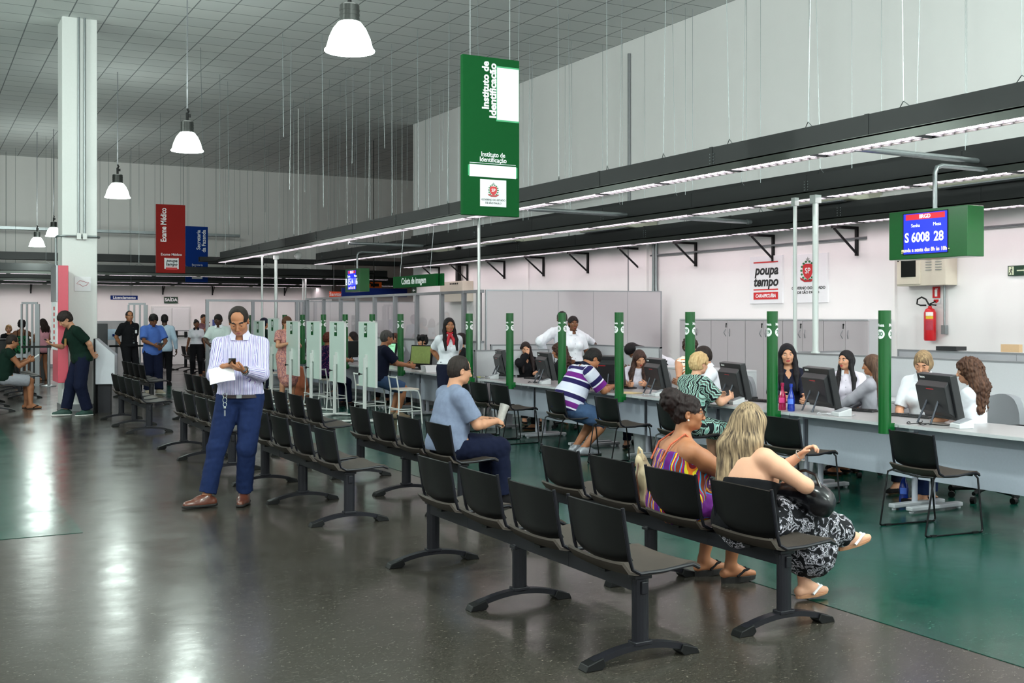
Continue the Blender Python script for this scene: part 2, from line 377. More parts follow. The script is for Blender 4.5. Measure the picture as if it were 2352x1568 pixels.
for (x, y) in ((3.85, 3.3), (3.85, -3.9), (9.5, 1.5), (9.5, -4.0), (-3.4, 3.3), (-3.4, 10.5), (-3.4, 17.8)):  # unseen pendants added only to brighten the hall and its ceiling
    pendant(x, y, 4.3, 0.5, 'glowing bell pendant lamp outside the view on the waiting side', LAMP_ADDED)['group'] = 'added fill lamps outside the view'
# ------------------------------------------------------------------ light tracks
def track(name_label, a, b_, z, axis, wires, rise=0.0, dark=True, h=0.21, tubes=True, width=0.24, seg=2.36, grp=None, holes=True):
    """a..b_ along axis at fixed other coordinate; z = bottom of the louvres"""
    fixed, s0, s1 = a, b_[0], b_[1]
    o = (fixed, s0, z) if axis == 'y' else (s0, fixed, z)
    t = thing('light_track', name_label, 'ceiling light', o, 0 if axis == 'y' else -math.pi/2, grp)
    Lh = s1-s0
    # local: runs along +y, louvre underneath, u-channel above
    m = MB(); m.bx(-width/2, width/2, 0, Lh, 0.075, 0.095); m.bx(-width/2, -width/2+0.008, 0, Lh, 0.0, 0.09); m.bx(width/2-0.008, width/2, 0, Lh, 0.0, 0.09)
    m.build('reflector_housing', mat('track_side_paint', (70, 74, 70), 0.3, 0.5, var=0.1, scale=5), t)
    m = MB(); m.bx(-0.06, -0.05, 0, Lh, 0.095, 0.095+h); m.bx(0.05, 0.06, 0, Lh, 0.095, 0.095+h); m.bx(-0.06, 0.06, 0, Lh, 0.095, 0.103)
    y = 0.0
    while y < Lh:
        m.bx(-0.066, 0.066, y, y+0.05, 0.09, 0.1+h); y += seg
    m.build('cable_channel', M_DARKTRAY, t)
    if tubes:
        y = 0.1
        while y < Lh-0.2:
            e = min(y+1.22, Lh)
            m = MB(); m.bx(-width/2+0.03, -0.02, y, e, 0.012, 0.03); m.bx(0.02, width/2-0.03, y, e, 0.012, 0.03); m.build('fluorescent_tube', M_TUBE, t)
            m = MB(); n = int((e-y)/0.12)
            for k in range(n+1): m.bx(-width/2+0.01, width/2-0.01, y+k*(e-y)/n-0.003, y+k*(e-y)/n+0.003, -0.004, 0.04)
            m.bx(-0.012, 0.012, y, e, -0.004, 0.03); m.build('louvre', M_ALU, t)
            y += 1.34
    if holes:
        m = MB(); y = seg
        while y < Lh:
            for dy in (-0.03, 0.03):
                for k in range(4): m.sphere((-0.068, y+dy, 0.12+k*0.035), 0.009, 6)
            y += seg*2
        m.build('bolt_plate', M_STEEL, t)
    for yy, yt in wires:
        m = MB(); m.tube([(-0.06, yy-0.12, 0.095+h), (0, yy, 0.16+h), (0.06, yy+0.12, 0.095+h)], 0.005, 4); m.tube([(0, yy, 0.16+h), (0.0, yt, CEIL-z)], 0.0045, 4); m.build('suspension_wire', M_STEEL, t)
    return t
track('long black light track nearest the waiting benches, passing behind the green banner', 8.1, (3.0, 33.2), 3.28, 'y', [(y, y+0.1*math.sin(y*3)) for y in np.arange(0.6, 30, 1.25)])
track('middle black light track over the service counters', 10.0, (3.5, 30.0), 3.13, 'y', [(y, y+0.12*math.sin(y*2)) for y in np.arange(0.9, 26, 1.5)])
track('lowest black light track resting on the wall brackets', 11.55, (4.5, 27.5), 2.96, 'y', [(y, y) for y in np.arange(1.2, 23, 1.9)])
Yb = 36.0
track('black light track running across the far end of the hall, nearer one', Yb-1.2, (-3, 14), 2.9, 'x', [(y, y) for y in np.arange(1.2, 17, 1.3)])
track('black light track running across the far end close to the back wall', Yb+1.6, (-3, 17), 2.78, 'x', [(y, y) for y in np.arange(0.7, 19, 1.7)])
track('black light track hugging the far back wall', BY-0.75, (-3, 13), 2.72, 'x', [(y, y) for y in np.arange(1.0, 15, 2.3)])
# plain cable trays
def tray(label, x0, x1, y0, y1, z0, z1, m_, wires):
    t = thing('cable_tray', label, 'cable tray', ((x0+x1)/2, (y0+y1)/2, z0))
    cx, cy = (x0+x1)/2, (y0+y1)/2
    m = MB(); along_y = (y1-y0) > (x1-x0)
    m.bx(x0-cx, x1-cx, y0-cy, y1-cy, 0, 0.012)
    if along_y: m.bx(x0-cx, x0-cx+0.01, y0-cy, y1-cy, 0, z1-z0); m.bx(x1-cx-0.01, x1-cx, y0-cy, y1-cy, 0, z1-z0)
    else: m.bx(x0-cx, x1-cx, y0-cy, y0-cy+0.01, 0, z1-z0); m.bx(x0-cx, x1-cx, y1-cy-0.01, y1-cy, 0, z1-z0)
    m.build('tray_channel', m_, t)
    for wx, wy in wires:
        m = MB(); m.tube([(wx-cx, wy-cy, 0), (wx-cx, wy-cy, CEIL-z0)], 0.005, 4); m.build('suspension_wire', M_STEEL, t)
    return t
tray('wide black cable tray high along the right wall above the air conditioners', 11.55, 11.9, 3.0, 27.0, 3.52, 3.78, M_DARKTRAY, [(11.7, y) for y in np.arange(4, 27, 1.4)])
tray('bare galvanised cable tray hung above the black light track behind the banner', 10.9, 11.1, 17.2, 36.0, 4.12, 4.26, M_STEEL, [(11.0, y) for y in np.arange(18, 36, 1.5)])
tray('black cable tray crossing the far end of the hall', -4, 10.5, 37.2, 37.45, 3.42, 3.66, M_DARKTRAY, [(x, 37.3) for x in np.arange(-3, 10, 1.7)])
tray('bare galvanised cable tray crossing high at the far end', -4, 10, 38.4, 38.55, 4.42, 4.52, M_STEEL, [(x, 38.45) for x in np.arange(-3, 10, 1.4)])
tray('black cable tray joining the corridor end on the right', 7.5, 17, 33.4, 33.6, 3.3, 3.45, M_DARKTRAY, [(x, 33.5) for x in np.arange(8, 17, 1.6)])
# loose ceiling hangers: thin bare wires left hanging
for k in range(26):
    u = 470+k*34+random.uniform(-12, 12); D = random.uniform(20, 31); x, y = atD(u, D)
    zb = random.uniform(3.6, 5.2)
    if x > 11.3: continue
    m = MB(); m.tube([(0, 0, 0), (random.uniform(-.05, .05), 0, CEIL-zb)], 0.005, 4)
    o = m.build('ceiling_hanger', M_STEEL, loc=(x, y, zb)); tag(o, 'thin bare steel hanger dangling from the ceiling over the far benches', 'wire', 'loose ceiling hangers')
# horizontal stub pipes under the tracks
for u0, v0, u1, v1, X0, X1, lb in ((1960, 340, 2300, 375, 8.15, 10.3, 'long grey pipe stub crossing from the nearest light track at upper right'), (1212, 480, 1485, 493, 8.15, 10.2, 'grey pipe stub crossing just right of the green banner'),
        (800, 558, 1012, 563, 8.15, 10.4, 'grey pipe stub crossing left of the green banner'), (1560, 500, 1772, 512, 10.05, 11.4, 'short grey pipe stub between the middle and wall tracks')):
    Y0, Dd = atX(u0, X0); z0 = zat(Dd, v0)
    m = MB(); m.tube([(0, 0, 0), (X1-X0, 0, -0.01)], 0.032, 12); m.tube([(X1-X0-0.06, 0, -0.01), (X1-X0+0.02, 0, -0.01)], 0.04, 12)
    tag(m.build('pipe', M_STEEL, loc=(X0, Y0, z0), smooth=True), lb, 'pipe')
# vertical service poles
for u, X, zt, zb, r, lb in ((1100, 8.5, 3.45, 0.0, 0.026, 'white metal service pole at the corner of the glass screen'), (1826, 9.8, 3.15, 1.2, 0.026, 'thinner steel service pole left of the emblem board'), (1873, 9.8, 3.15, 1.2, 0.038, 'thicker white service pole crossing the emblem board'),
        (602, 8.12, 3.35, 0.0, 0.028, 'thinner service pole behind the standing man'), (634, 8.3, 3.25, 0.0, 0.045, 'thicker white service pole behind the standing man'), (696, 11.2, 3.0, 0.0, 0.03, 'service pole at the far end of the glass screen, left of a pair'), (702, 11.2, 3.0, 0.0, 0.03, 'service pole at the far end of the glass screen, right of a pair')):
    Y, Dd = atX(u, X)
    m = MB(); m.tube([(0, 0, 0), (0, 0, zt-zb)], r, 12)
    m.box((0, 0, zt-zb-0.05), (r*2.6, r*2.6, 0.1))
    m.lathe([(r*1.5, 0), (r*1.5, 0.02)], 12)
    tag(m.build('service_pole', mat('pole_paint', (205, 212, 210), 0.3, 0.3, var=0.02), loc=(X, Y, zb), smooth=True), lb, 'pole')
# wall conduits
for u, z0, z1, r, lb in ((1500, 2.1, 3.0, 0.03, 'left of the twin grey conduits above the partition'), (1506, 2.1, 3.0, 0.03, 'right of the twin grey conduits above the partition'),
        (2168, 1.52, 2.15, 0.014, 'thin conduit dropping from the beige cabinet to a socket')):
    Y, Dd = atX(u, WX-0.05); m = MB(); m.tube([(0, 0, 0), (0, 0, z1-z0)], r, 10)
    if u > 2000: m.box((0, 0, -0.04), (0.05, 0.07, 0.12))
    tag(m.build('conduit', M_STEEL, loc=(WX-0.04, Y, z0), smooth=True), lb, 'conduit')
Y, Dd = atX(1445, WX-0.03); m = MB(); m.tube([(0, 0, 0), (0, 0, CEIL-0.25)], 0.03, 8); tag(m.build('downpipe', M_EDGE, loc=(WX-0.03, Y, 0), smooth=True), 'dark downpipe running the full height of the right wall', 'pipe')
m = MB(); m.tube([(0, 0, 0), (0, -10.5, 0.0)], 0.018, 8); tag(m.build('conduit', M_STEEL, loc=(WX-0.03, 16.8, 2.78), smooth=True), 'long thin conduit running along the right wall under the brackets', 'conduit')
# brackets under the wall track
bk0 = None
bracket_lab = ['the big screen', 'the emblem board', 'the red and black logo board', 'the partition end', 'the partition middle', 'the partition corner', 'the glass screen corner', 'the glass screen', 'the image capture sign', 'the far glass screen']
for i, (u, v) in enumerate(((1970, 515), (1778, 540), (1600, 550), (1470, 570), (1352, 582), (1250, 590), (1160, 600), (1075, 612), (1010, 622), (860, 650))):
    Y, Dd = atX(u, WX)
    if bk0 is None:
        t = thing('wall_bracket', '', 'bracket', (0, 0, 0))
        m = MB(); m.bx(-0.5, 0, -0.02, 0.02, -0.04, 0); m.build('arm', M_BLACK, t)
        m = MB(); m.bx(-0.04, 0, -0.02, 0.02, -0.42, -0.04); m.build('upright', M_BLACK, t)
        m = MB(); m.tube([(-0.46, 0, -0.04), (-0.03, 0, -0.38)], 0.018, 6); m.build('strut', M_BLACK, t)
        bk0 = t; t.location = (WX, Y, 2.95)
    else: t = dup(bk0, (WX, Y, 2.95))
    t['label'] = 'black triangular steel bracket on the white wall nearest %s' % bracket_lab[i]; t['group'] = 'wall brackets under the light track'
for i, (x, yy) in enumerate(((3.4, 0), (5.3, 0), (7.6, 0), (9.3, 0), (11.9, 0))):
    t = dup(bk0, (x, BY, 2.85), math.pi/2); t['label'] = 'black triangular steel bracket on the far back wall under the cross track'; t['group'] = 'brackets on the back wall'
# air conditioners
M_AC = mat('ac_enamel', (206, 204, 186), 0.4, var=0.02)
ac0 = None
for u, v, lb in ((2300, 415, 'pale split air conditioner at the right edge'), (1885, 470, 'pale split air conditioner above the emblem board'), (1415, 525, 'pale split air conditioner above the partition, right of the green banner'), (1170, 556, 'pale split air conditioner beneath the green banner'), (985, 588, 'pale split air conditioner above the image capture sign')):
    Y, Dd = atX(u, WX-0.35)
    if ac0 is None:
        t = thing('air_conditioner', lb, 'air conditioner', (WX-0.21, Y, 3.23))
        m = MB(); m.prism([(0.2, 0.24), (-0.42, 0.24), (-0.5, 0.16), (-0.42, 0.05), (0.1, 0.0), (0.2, 0.02)], -0.85, 0.85, axis='y'); m.build('casing', M_AC, t, bevel=0.02)
        m = MB()
        for k in range(5): m.bx(-0.44+k*0.025, -0.43+k*0.025, -0.7, 0.7, 0.035+k*-0.002, 0.05)
        m.build('air_grille', M_EDGE, t)
        m = MB(); m.box((-0.43, -0.6, 0.2), (0.012, 0.12, 0.06)); m.build('energy_label', mat('label_yellow', (220, 205, 40), 0.5, var=0), t)
        ac0 = t
    else: dup(ac0, (WX-0.21, Y, 3.23), 0, lb)
t = dup(ac0, (8.9, BY-0.22, 3.1), -math.pi/2, 'pale split air conditioner on the far back wall')
t = dup(ac0, (4.0, BY-0.22, 3.1), -math.pi/2, 'pale split air conditioner behind the white column')

# ------------------------------------------------------------------ emblem (simplified state crest)
def crest(parent, M, k):
    """about k high: wreath, red shield, star, scroll"""
    e = MB()
    e.prism([(-0.3, 0.18), (-0.3, -0.1), (-0.2, -0.3), (0, -0.42), (0.2, -0.3), (0.3, -0.1), (0.3, 0.18), (0.15, 0.24), (-0.15, 0.24)], 0, 0.01)
    e.v = [(a*k, b*k, c*0.15) for a, b, c in e.v]; e.v = [tuple(M @ Vector(p)) for p in e.v]; sh = e.build('crest_shield', mat('crest_red', (196, 38, 44), 0.5, var=0), parent)
    e = MB()
    for sgn in (-1, 1):
        for i in range(7):
            a = math.radians(-70+i*24); x = sgn*0.38*math.cos(a); y = -0.05+0.4*math.sin(a)
            e.sphere((x, y, 0.0), (0.075, 0.05, 0.012), 8)
    e.v = [tuple(M @ Vector((a*k, b*k, c*k+0.001))) for a, b, c in e.v]; e.build('crest_wreath', mat('crest_green', (40, 112, 62), 0.5, var=0), parent)
    e = MB(); pts = []
    for i in range(10):
        a = math.pi/2+i*math.pi/5; r = 0.13 if i % 2 == 0 else 0.055; pts.append((r*math.cos(a), 0.42+r*math.sin(a)))
    e.prism(pts, 0, 0.01); e.v = [tuple(M @ Vector((a*k, b*k, c*0.1+0.001))) for a, b, c in e.v]; e.build('crest_star', mat('crest_grey', (150, 152, 150), 0.5, var=0), parent)
    e = MB(); e.prism([(-0.42, -0.42), (-0.2, -0.52), (0.2, -0.52), (0.42, -0.42), (0.46, -0.32), (0.2, -0.42), (-0.2, -0.42), (-0.46, -0.32)], 0, 0.01)
    e.v = [tuple(M @ Vector((a*k, b*k, c*0.2+0.0015))) for a, b, c in e.v]; e.build('crest_scroll', mat('crest_scroll_red', (180, 30, 40), 0.5, var=0), parent)
    text('SP', 0.34*k, M_INKW, parent, M @ T(0, -0.06*k, 0.0025), name='crest_letters', bold=0.004*k)
def logo_poupa(parent, M, k, place=True):
    e = MB(); e.bx(-0.36, 0.36, 0.30, 0.325, 0, 0.01); e.bx(-0.36, 0.36, -0.245, -0.22, 0, 0.01); e.bx(-0.36, 0.36, -0.43, -0.285, 0, 0.01)
    e.v = [tuple(M @ Vector((a*k, b*k, c*0.2))) for a, b, c in e.v]; e.build('red_bar', M_INKR, parent)
    text('poupa', 0.27*k, M_INKK, parent, M @ T(0.02*k, 0.15*k, 0.001), bold=0.008*k, shear=0.2, fit=0.70*k)
    text('tempo', 0.27*k, M_INKK, parent, M @ T(-0.0*k, -0.08*k, 0.001), bold=0.008*k, shear=0.2, fit=0.72*k)
    if place: text('CARAPICUÍBA', 0.095*k, M_INKW, parent, M @ T(0, -0.36*k, 0.0035), bold=0.003*k, shear=0.2)
# hanging banners: two-sided box in the cross direction
def banner(u0, u1, v0, v1, D, name_label, m_):
    r = ((u0+u1)/2-CXP)/FPX; x, y = atD((u0+u1)/2, D); zb = zat(D, v1); zt = zat(D, v0)
    # width along x
    xa = bxp(u0, y)[0]; xb = bxp(u1, y)[0]; wd = xb-xa; hh = zt-zb
    t = thing('hanging_banner', name_label, 'sign', ((xa+xb)/2, y, zb))
    m = MB(); m.bx(-wd/2, wd/2, -0.03, 0.03, 0, hh); m.build('banner_board', m_, t, bevel=0.004)
    for sx in (-0.35, 0.35):
        m = MB(); m.tube([(sx*wd, 0, hh), (sx*wd, 0, CEIL-zb)], 0.004, 4); m.build('suspension_wire', M_STEEL, t)
    return t, wd, hh
t, wd, hh = banner(1060, 1190, 133, 496, 12.3, 'tall green banner reading Instituto de Identificação with white blanked panels', M_GREENSIGN)
F_ = lambda a, b, roll=0.0: face_my(a*wd, -0.032, b*hh, roll)
text('Instituto de', 0.115, M_INKW, t, F_(-0.10, 0.82, math.pi/2), bold=0.004, fit=0.30*hh)
text('Identificação', 0.115, M_INKW, t, F_(0.03, 0.79, math.pi/2), bold=0.004, fit=0.345*hh)
m = MB(); m.bx(0.095*wd, 0.485*wd, -0.036, -0.03, 0.61*hh, 0.94*hh); m.build('blank_panel', M_PAPER, t)
m = MB(); m.bx(0.085*wd, 0.49*wd, -0.035, -0.03, 0.60*hh, 0.95*hh); m.build('green_tape', mat('tape_green', (10, 150, 90), 0.4, var=0), t)
m = MB(); m.bx(-0.41*wd, 0.46*wd, -0.035, -0.03, 0.246*hh, 0.314*hh); m.build('green_tape', mat('tape_green', (10, 150, 90), 0.4, var=0), t)
m = MB(); m.bx(-0.385*wd, 0.435*wd, -0.036, -0.03, 0.242*hh, 0.318*hh); m.build('blank_strip', M_PAPER, t)
m = MB(); m.bx(-0.38*wd, 0.43*wd, -0.034, -0.03, 0.327*hh, 0.330*hh); m.build('rule_line', M_PAPER, t)
text('Instituto de', 0.075, M_INKW, t, F_(0.03, 0.385), bold=0.001, fit=0.42*wd); text('Identificação', 0.075, M_INKW, t, F_(0.03, 0.352), bold=0.001, fit=0.47*wd)
m = MB(); m.bx(-0.2*wd, 0.26*wd, -0.035, -0.03, 0.058*hh, 0.228*hh); m.build('crest_panel', M_PAPER, t)
crest(t, face_my(0.03*wd, -0.037, 0.165*hh), 0.15)
text('GOVERNO DO ESTADO', 0.03, M_INKK, t, face_my(0.03*wd, -0.037, 0.100*hh), fit=0.42*wd); text('DE SÃO PAULO', 0.03, M_INKK, t, face_my(0.03*wd, -0.037, 0.080*hh), fit=0.28*wd)
t, wd, hh = banner(358, 425, 470, 627, 28.7, 'brick-red banner reading Exame Médico with a small logo', M_REDS)
text('Exame Médico', 0.2, M_INKW, t, F_(-0.24, 0.70, math.pi/2), bold=0.004, fit=0.49*hh); text('Exame Médico', 0.09, M_INKW, t, F_(0.02, 0.27), bold=0.001)
m = MB(); m.bx(-0.22*wd, 0.27*wd, -0.035, -0.03, 0.06*hh, 0.22*hh); m.build('logo_panel', M_PAPER, t); logo_poupa(t, face_my(0.025*wd, -0.037, 0.145*hh), 0.40, False)
t, wd, hh = banner(426, 477, 520, 648, 35.3, 'blue banner reading Secretaria da Fazenda beside the red one', M_BLUE)
text('Secretaria', 0.17, M_INKW, t, F_(0.08, 0.76, math.pi/2), bold=0.003, fit=0.35*hh); text('da Fazenda', 0.17, M_INKW, t, F_(0.32, 0.74, math.pi/2), bold=0.003, fit=0.40*hh)
text('Secretaria', 0.085, M_INKW, t, F_(0.02, 0.31)); text('da Fazenda', 0.085, M_INKW, t, F_(0.02, 0.265))
m = MB(); m.bx(-0.22*wd, 0.25*wd, -0.035, -0.03, 0.06*hh, 0.23*hh); m.build('crest_panel', M_PAPER, t); crest(t, face_my(0.02*wd, -0.037, 0.16*hh), 0.16)
# ticket screens
M_SCR = emis('screen_blue', (18, 40, 214), 0.9); M_SCRR = emis('screen_red', (186, 26, 40), 0.8); M_SCRW = emis('screen_white', (226, 232, 250), 1.0); M_SCRY = emis('screen_amber', (226, 206, 150), 0.9)
def screen(X, Y0, Y1, zb, zt, num, desk, head, foot, label, s=1.0, pole=None):
    yc = (Y0+Y1)/2; wd = abs(Y0-Y1); hh = zt-zb
    t = thing('ticket_screen', label, 'screen', (X, yc, zb))
    m = MB(); m.bx(0, 0.24, -wd/2, wd/2, 0, hh); m.build('cabinet', M_GREEN, t, bevel=0.006)
    off = 0.03
    m = MB(); m.bx(-0.004, 0.0, -wd*0.27, wd*0.31, hh*0.09, hh*0.95); m.build('bezel', M_BLACK, t)
    m = MB(); m.bx(-0.007, -0.003, -wd*0.26, wd*0.295, hh*0.105, hh*0.93); m.build('display', M_SCR, t)
    m = MB(); m.bx(-0.009, -0.006, -wd*0.235, wd*0.265, hh*0.80, hh*0.915); m.build('red_strip', M_SCRR, t)
    cy = off*wd*0.5
    text(head, 0.055*s, M_SCRW, t, face_mx(-0.011, cy, hh*0.855), bold=0.001)
    text('Senha', 0.048*s, M_SCRW, t, face_mx(-0.009, cy+0.12*s, hh*0.68)); text('Mesa', 0.048*s, M_SCRW, t, face_mx(-0.009, cy-0.15*s, hh*0.68))
    text(num, 0.135*s, M_SCRW, t, face_mx(-0.009, cy+0.10*s, hh*0.43), bold=0.003, sx=0.86); text(desk, 0.135*s, M_SCRW, t, face_mx(-0.009, cy-0.17*s, hh*0.43), bold=0.003, sx=0.9)
    text(foot, 0.055*s, M_SCRY, t, face_mx(-0.009, cy, hh*0.18), bold=0.001, sx=0.93)
    if pole:
        m = MB(); m.tube([(0.12, 0, hh), (0.12, 0, hh+pole-0.08), (0.15, 0, hh+pole-0.02), (0.22, 0, hh+pole), (1.1, 0, hh+pole)], 0.024, 10); m.build('support_pipe', M_STEEL, t, smooth=True)
    return t
Ya, Da = atX(2042, 9.0); Yc, Dc = atX(2222, 9.0)
screen(9.0, Yc, Ya, zat(Da, 598), zat(Da, 489), 'S 6008', '28', 'IIRGD', 'gunda a sexta das 8h às 18h -', 'large green-cased ticket screen showing S 6008 and desk 28', 1.0, 0.45)
Ya, Da = atX(793, 9.0); Yc, Dc = atX(826, 9.0)
screen(9.0, Yc, Ya, zat(Da, 671), zat(Da, 619), 'B 1514', '16', 'IIRGD', 'das 8h às 18h', 'small far green-cased ticket screen showing B 1514 and desk 16', 1.6, 0.4)
# orange far display over the blue board
x, y = atD(858, 33.0); t = thing('number_display', 'orange-framed dark number display above the long blue board', 'screen', (x, y, zat(33, 661)))
m = MB(); m.bx(-0.22, 0.22, -0.1, 0.1, 0, 0.17); m.build('case', mat('orange_case', (246, 104, 24), 0.4, var=0), t); m = MB(); m.bx(-0.13, 0.13, -0.11, -0.1, 0.04, 0.13); m.build('dark_window', M_BLACK, t)
m = MB(); m.tube([(0, 0, 0.17), (0, 0, CEIL-zat(33, 661))], 0.012); m.build('rod', M_BLACK, t)
# coleta de imagem
Ya, Da = atX(903, 8.0); Yc, Dc = atX(1001, 8.0)
t = thing('hanging_sign', 'green sign reading Coleta de imagem above the glass screen', 'sign', (8.0, (Ya+Yc)/2, zat(Da, 664)+0.02)); wl = Ya-Yc; hl = zat(Da, 636)-zat(Da, 664)-0.02
m = MB(); m.bx(0, 0.05, -wl/2, wl/2, 0, hl); m.bx(0.07, 0.11, -wl/2-0.12, wl/2-0.12, 0, hl); m.build('sign_board', M_GREENSIGN, t)
text('Coleta de imagem', hl*0.78, M_INKW, t, face_mx(-0.003, 0, hl*0.52), bold=0.004, sx=0.93)
for yy in (-wl*0.35, wl*0.35):
    m = MB(); m.tube([(0.02, yy, hl), (0.1, yy, 3.28-zat(Da, 664))], 0.004, 4); m.build('suspension_wire', M_STEEL, t)
# far long blue board and orange toilets sign
D = 31.0; x0, y = atD(785, D); x1, _ = bxp(934, y); z0, z1 = zat(D, 681), zat(D, 661)
t = thing('hanging_sign', 'long plain navy sign board behind the far screen', 'sign', ((x0+x1)/2, y, z0)); m = MB(); m.bx(-(x1-x0)/2, (x1-x0)/2, -0.04, 0.04, 0, z1-z0); m.build('sign_board', M_NAVY, t)
for sx in (-0.6, 0.6): m = MB(); m.tube([(sx, 0, z1-z0), (sx, 0, CEIL-z0)], 0.005, 4); m.build('suspension_wire', M_STEEL, t)
x0, _ = bxp(757, y+0.4); x1, _ = bxp(800, y+0.4)
t = thing('hanging_sign', 'orange-red sign reading Sanitários left of the navy board', 'sign', ((x0+x1)/2, y+0.4, zat(D, 682)))
m = MB(); m.bx(-(x1-x0)/2, (x1-x0)/2, -0.04, 0.04, 0, 0.16); m.build('sign_board', M_ORANGE, t); text('Sanitários', 0.13, M_INKW, t, face_my(-0.04, -0.043, 0.08), bold=0.002); m = MB(); m.tube([(-0.15, 0, 0.16), (-0.15, 0, CEIL-zat(D, 682))], 0.005, 4); m.build('suspension_wire', M_STEEL, t)
# Licenciamento
D = 34.0; x0, y = atD(254, D); x1, _ = bxp(316, y)
t = thing('hanging_sign', 'small navy sign reading Licenciamento right of the column', 'sign', ((x0+x1)/2, y, zat(D, 688)))
m = MB(); m.bx(-(x1-x0)/2, (x1-x0)/2, -0.03, 0.03, 0, 0.13); m.build('sign_board', M_NAVY, t); text('Licenciamento', 0.115, M_INKW, t, face_my(0, -0.033, 0.065), bold=0.003)
m = MB(); m.tube([(0.2, 0, 0.13), (0.2, 0, CEIL-zat(D, 688))], 0.006, 4); m.build('rod', M_STEEL, t)
# wall boards
def board(u0, u1, zb, zt, label):
    Y0, _ = atX(u0, WX-0.03); Y1, _ = atX(u1, WX-0.03); t = thing('wall_board', label, 'sign', (WX-0.03, (Y0+Y1)/2, zb))
    m = MB(); m.bx(0, 0.03, -(Y0-Y1)/2, (Y0-Y1)/2, 0, zt-zb); m.build('board', M_PAPER, t, bevel=0.003); return t, Y0-Y1, zt-zb
_, Dd = atX(1760, WX)
t, wd, hh = board(1722, 1797, zat(Dd, 697), zat(Dd, 588), 'white wall board with the red and black poupatempo logo'); logo_poupa(t, face_mx(-0.002, 0.0, hh*0.54), 0.80)
_, Dd = atX(1858, WX)
t, wd, hh = board(1818, 1901, zat(Dd, 695), zat(Dd, 583), 'white wall board with the state crest and Governo do Estado'); crest(t, face_mx(-0.002, 0.03, hh*0.68), 0.36)
text('GOVERNO DO ESTADO', 0.06, M_INKK, t, face_mx(-0.002, 0.02, hh*0.30), bold=0.001, fit=0.72); text('DE SÃO PAULO', 0.06, M_INKK, t, face_mx(-0.002, 0.02, hh*0.21), bold=0.001, fit=0.46)
# beige cabinet, extinguisher, signs
Y0, D0 = atX(2060, WX-0.22); Y1, D1 = atX(2172, WX-0.22)
t = thing('distribution_cabinet', 'beige wall cabinet with dark window and louvred right half', 'cabinet', (WX, (Y0+Y1)/2, zat(D1, 654))); wc = Y0-Y1; hc = 0.62
m = MB(); m.bx(-0.22, 0, -wc/2, wc/2, 0, hc); m.build('body', M_BEIGE, t, bevel=0.006)
m = MB(); m.bx(-0.235, -0.22, 0.0, wc/2-0.01, 0.02, hc-0.02); m.build('door', M_BEIGE, t, bevel=0.004)
m = MB(); m.bx(-0.24, -0.234, 0.07, wc/2-0.09, 0.12, hc-0.06); m.build('window', mat('dark_glass', (16, 17, 18), 0.05, var=0), t)
m = MB()
for c_ in (-0.13, -0.29):
    for k in range(10): m.bx(-0.226, -0.22, c_-0.05, c_+0.05, 0.2+k*0.035, 0.208+k*0.035)
m.build('louvres', M_EDGE, t)
m = MB(); m.sphere((-0.24, wc/2-0.04, hc*0.55), 0.012, 8); m.build('lock', M_BLACK, t)
# beige box near the glass screen
Y0, D0 = atX(1015, WX-0.25); Y1, D1 = atX(1066, WX-0.25)
t = thing('distribution_cabinet', 'beige vented cabinet high behind the glass screen beside a black duct', 'cabinet', (WX, (Y0+Y1)/2, zat(D1, 692)))
m = MB(); m.bx(-0.3, 0, -(Y0-Y1)/2, (Y0-Y1)/2, 0, 0.5); m.build('body', M_BEIGE, t, bevel=0.006)
m = MB()
for k in range(5): m.bx(-0.305, -0.3, -0.4+k*0.1, -0.34+k*0.1, 0.42, 0.46)
m.build('vents', M_BLACK, t)
m = MB(); m.bx(-0.2, -0.1, -0.06, 0.06, 0, 1.0); tag(m.build('cable_duct', M_BLACK, loc=(WX+0.05, (Y0+Y1)/2, zat(D1, 692)+0.51)), 'black square duct rising from the beige vented cabinet', 'duct')
Y, D = atX(2136, WX-0.1)
t = thing('fire_extinguisher', 'red fire extinguisher with curled black hose on the wall', 'fire extinguisher', (WX-0.1, Y, zat(D, 782)))
m = MB(); m.lathe([(0.0, 0.0), (0.07, 0.0), (0.078, 0.02), (0.078, 0.37), (0.06, 0.415), (0.025, 0.435), (0.025, 0.46)], 24); m.build('cylinder', M_RED, t, smooth=True)
m = MB(); m.tube([(0, 0, 0.45), (0, 0, 0.49)], 0.018); m.tube([(0, 0.02, 0.48), (0, -0.09, 0.52)], 0.009); m.tube([(0, 0.02, 0.48), (0, -0.1, 0.47)], 0.009); m.build('valve', M_BLACK, t)
m = MB(); m.tube([(0, 0.02, 0.48), (-0.02, 0.05, 0.55), (-0.02, 0.12, 0.58), (-0.02, 0.19, 0.55), (-0.02, 0.2, 0.49), (-0.02, 0.14, 0.47), (-0.02, 0.05, 0.47)], 0.011); m.build('hose', M_BLACK, t, smooth=True)
def wrap(o, R, ang):
    for v in o.data.vertices:
        x, y, z = v.co; a = ang+x/R; v.co = ((R+z)*math.cos(a), (R+z)*math.sin(a), y)
def disc_patch(nr=3, n=28, r=0.045):
    m = MB(); vs = [(0, 0, 0)]
    for i in range(1, nr+1):
        for k in range(n): vs.append((r*i/nr*math.cos(2*math.pi*k/n), r*i/nr*math.sin(2*math.pi*k/n), 0))
    fs = [(0, 1+k, 1+(k+1) % n) for k in range(n)]
    for i in range(nr-1):
        for k in range(n): a = 1+i*n; fs.append((a+k, a+n+k, a+n+(k+1) % n, a+(k+1) % n))
    return m.add(vs, fs)
def grid_patch(x0, x1, y0, y1, n=8):
    m = MB(); vs = [(x0+(x1-x0)*i/n, yy, 0) for i in range(n+1) for yy in (y0, y1)]
    return m.add(vs, [(2*i, 2*i+2, 2*i+3, 2*i+1) for i in range(n)])
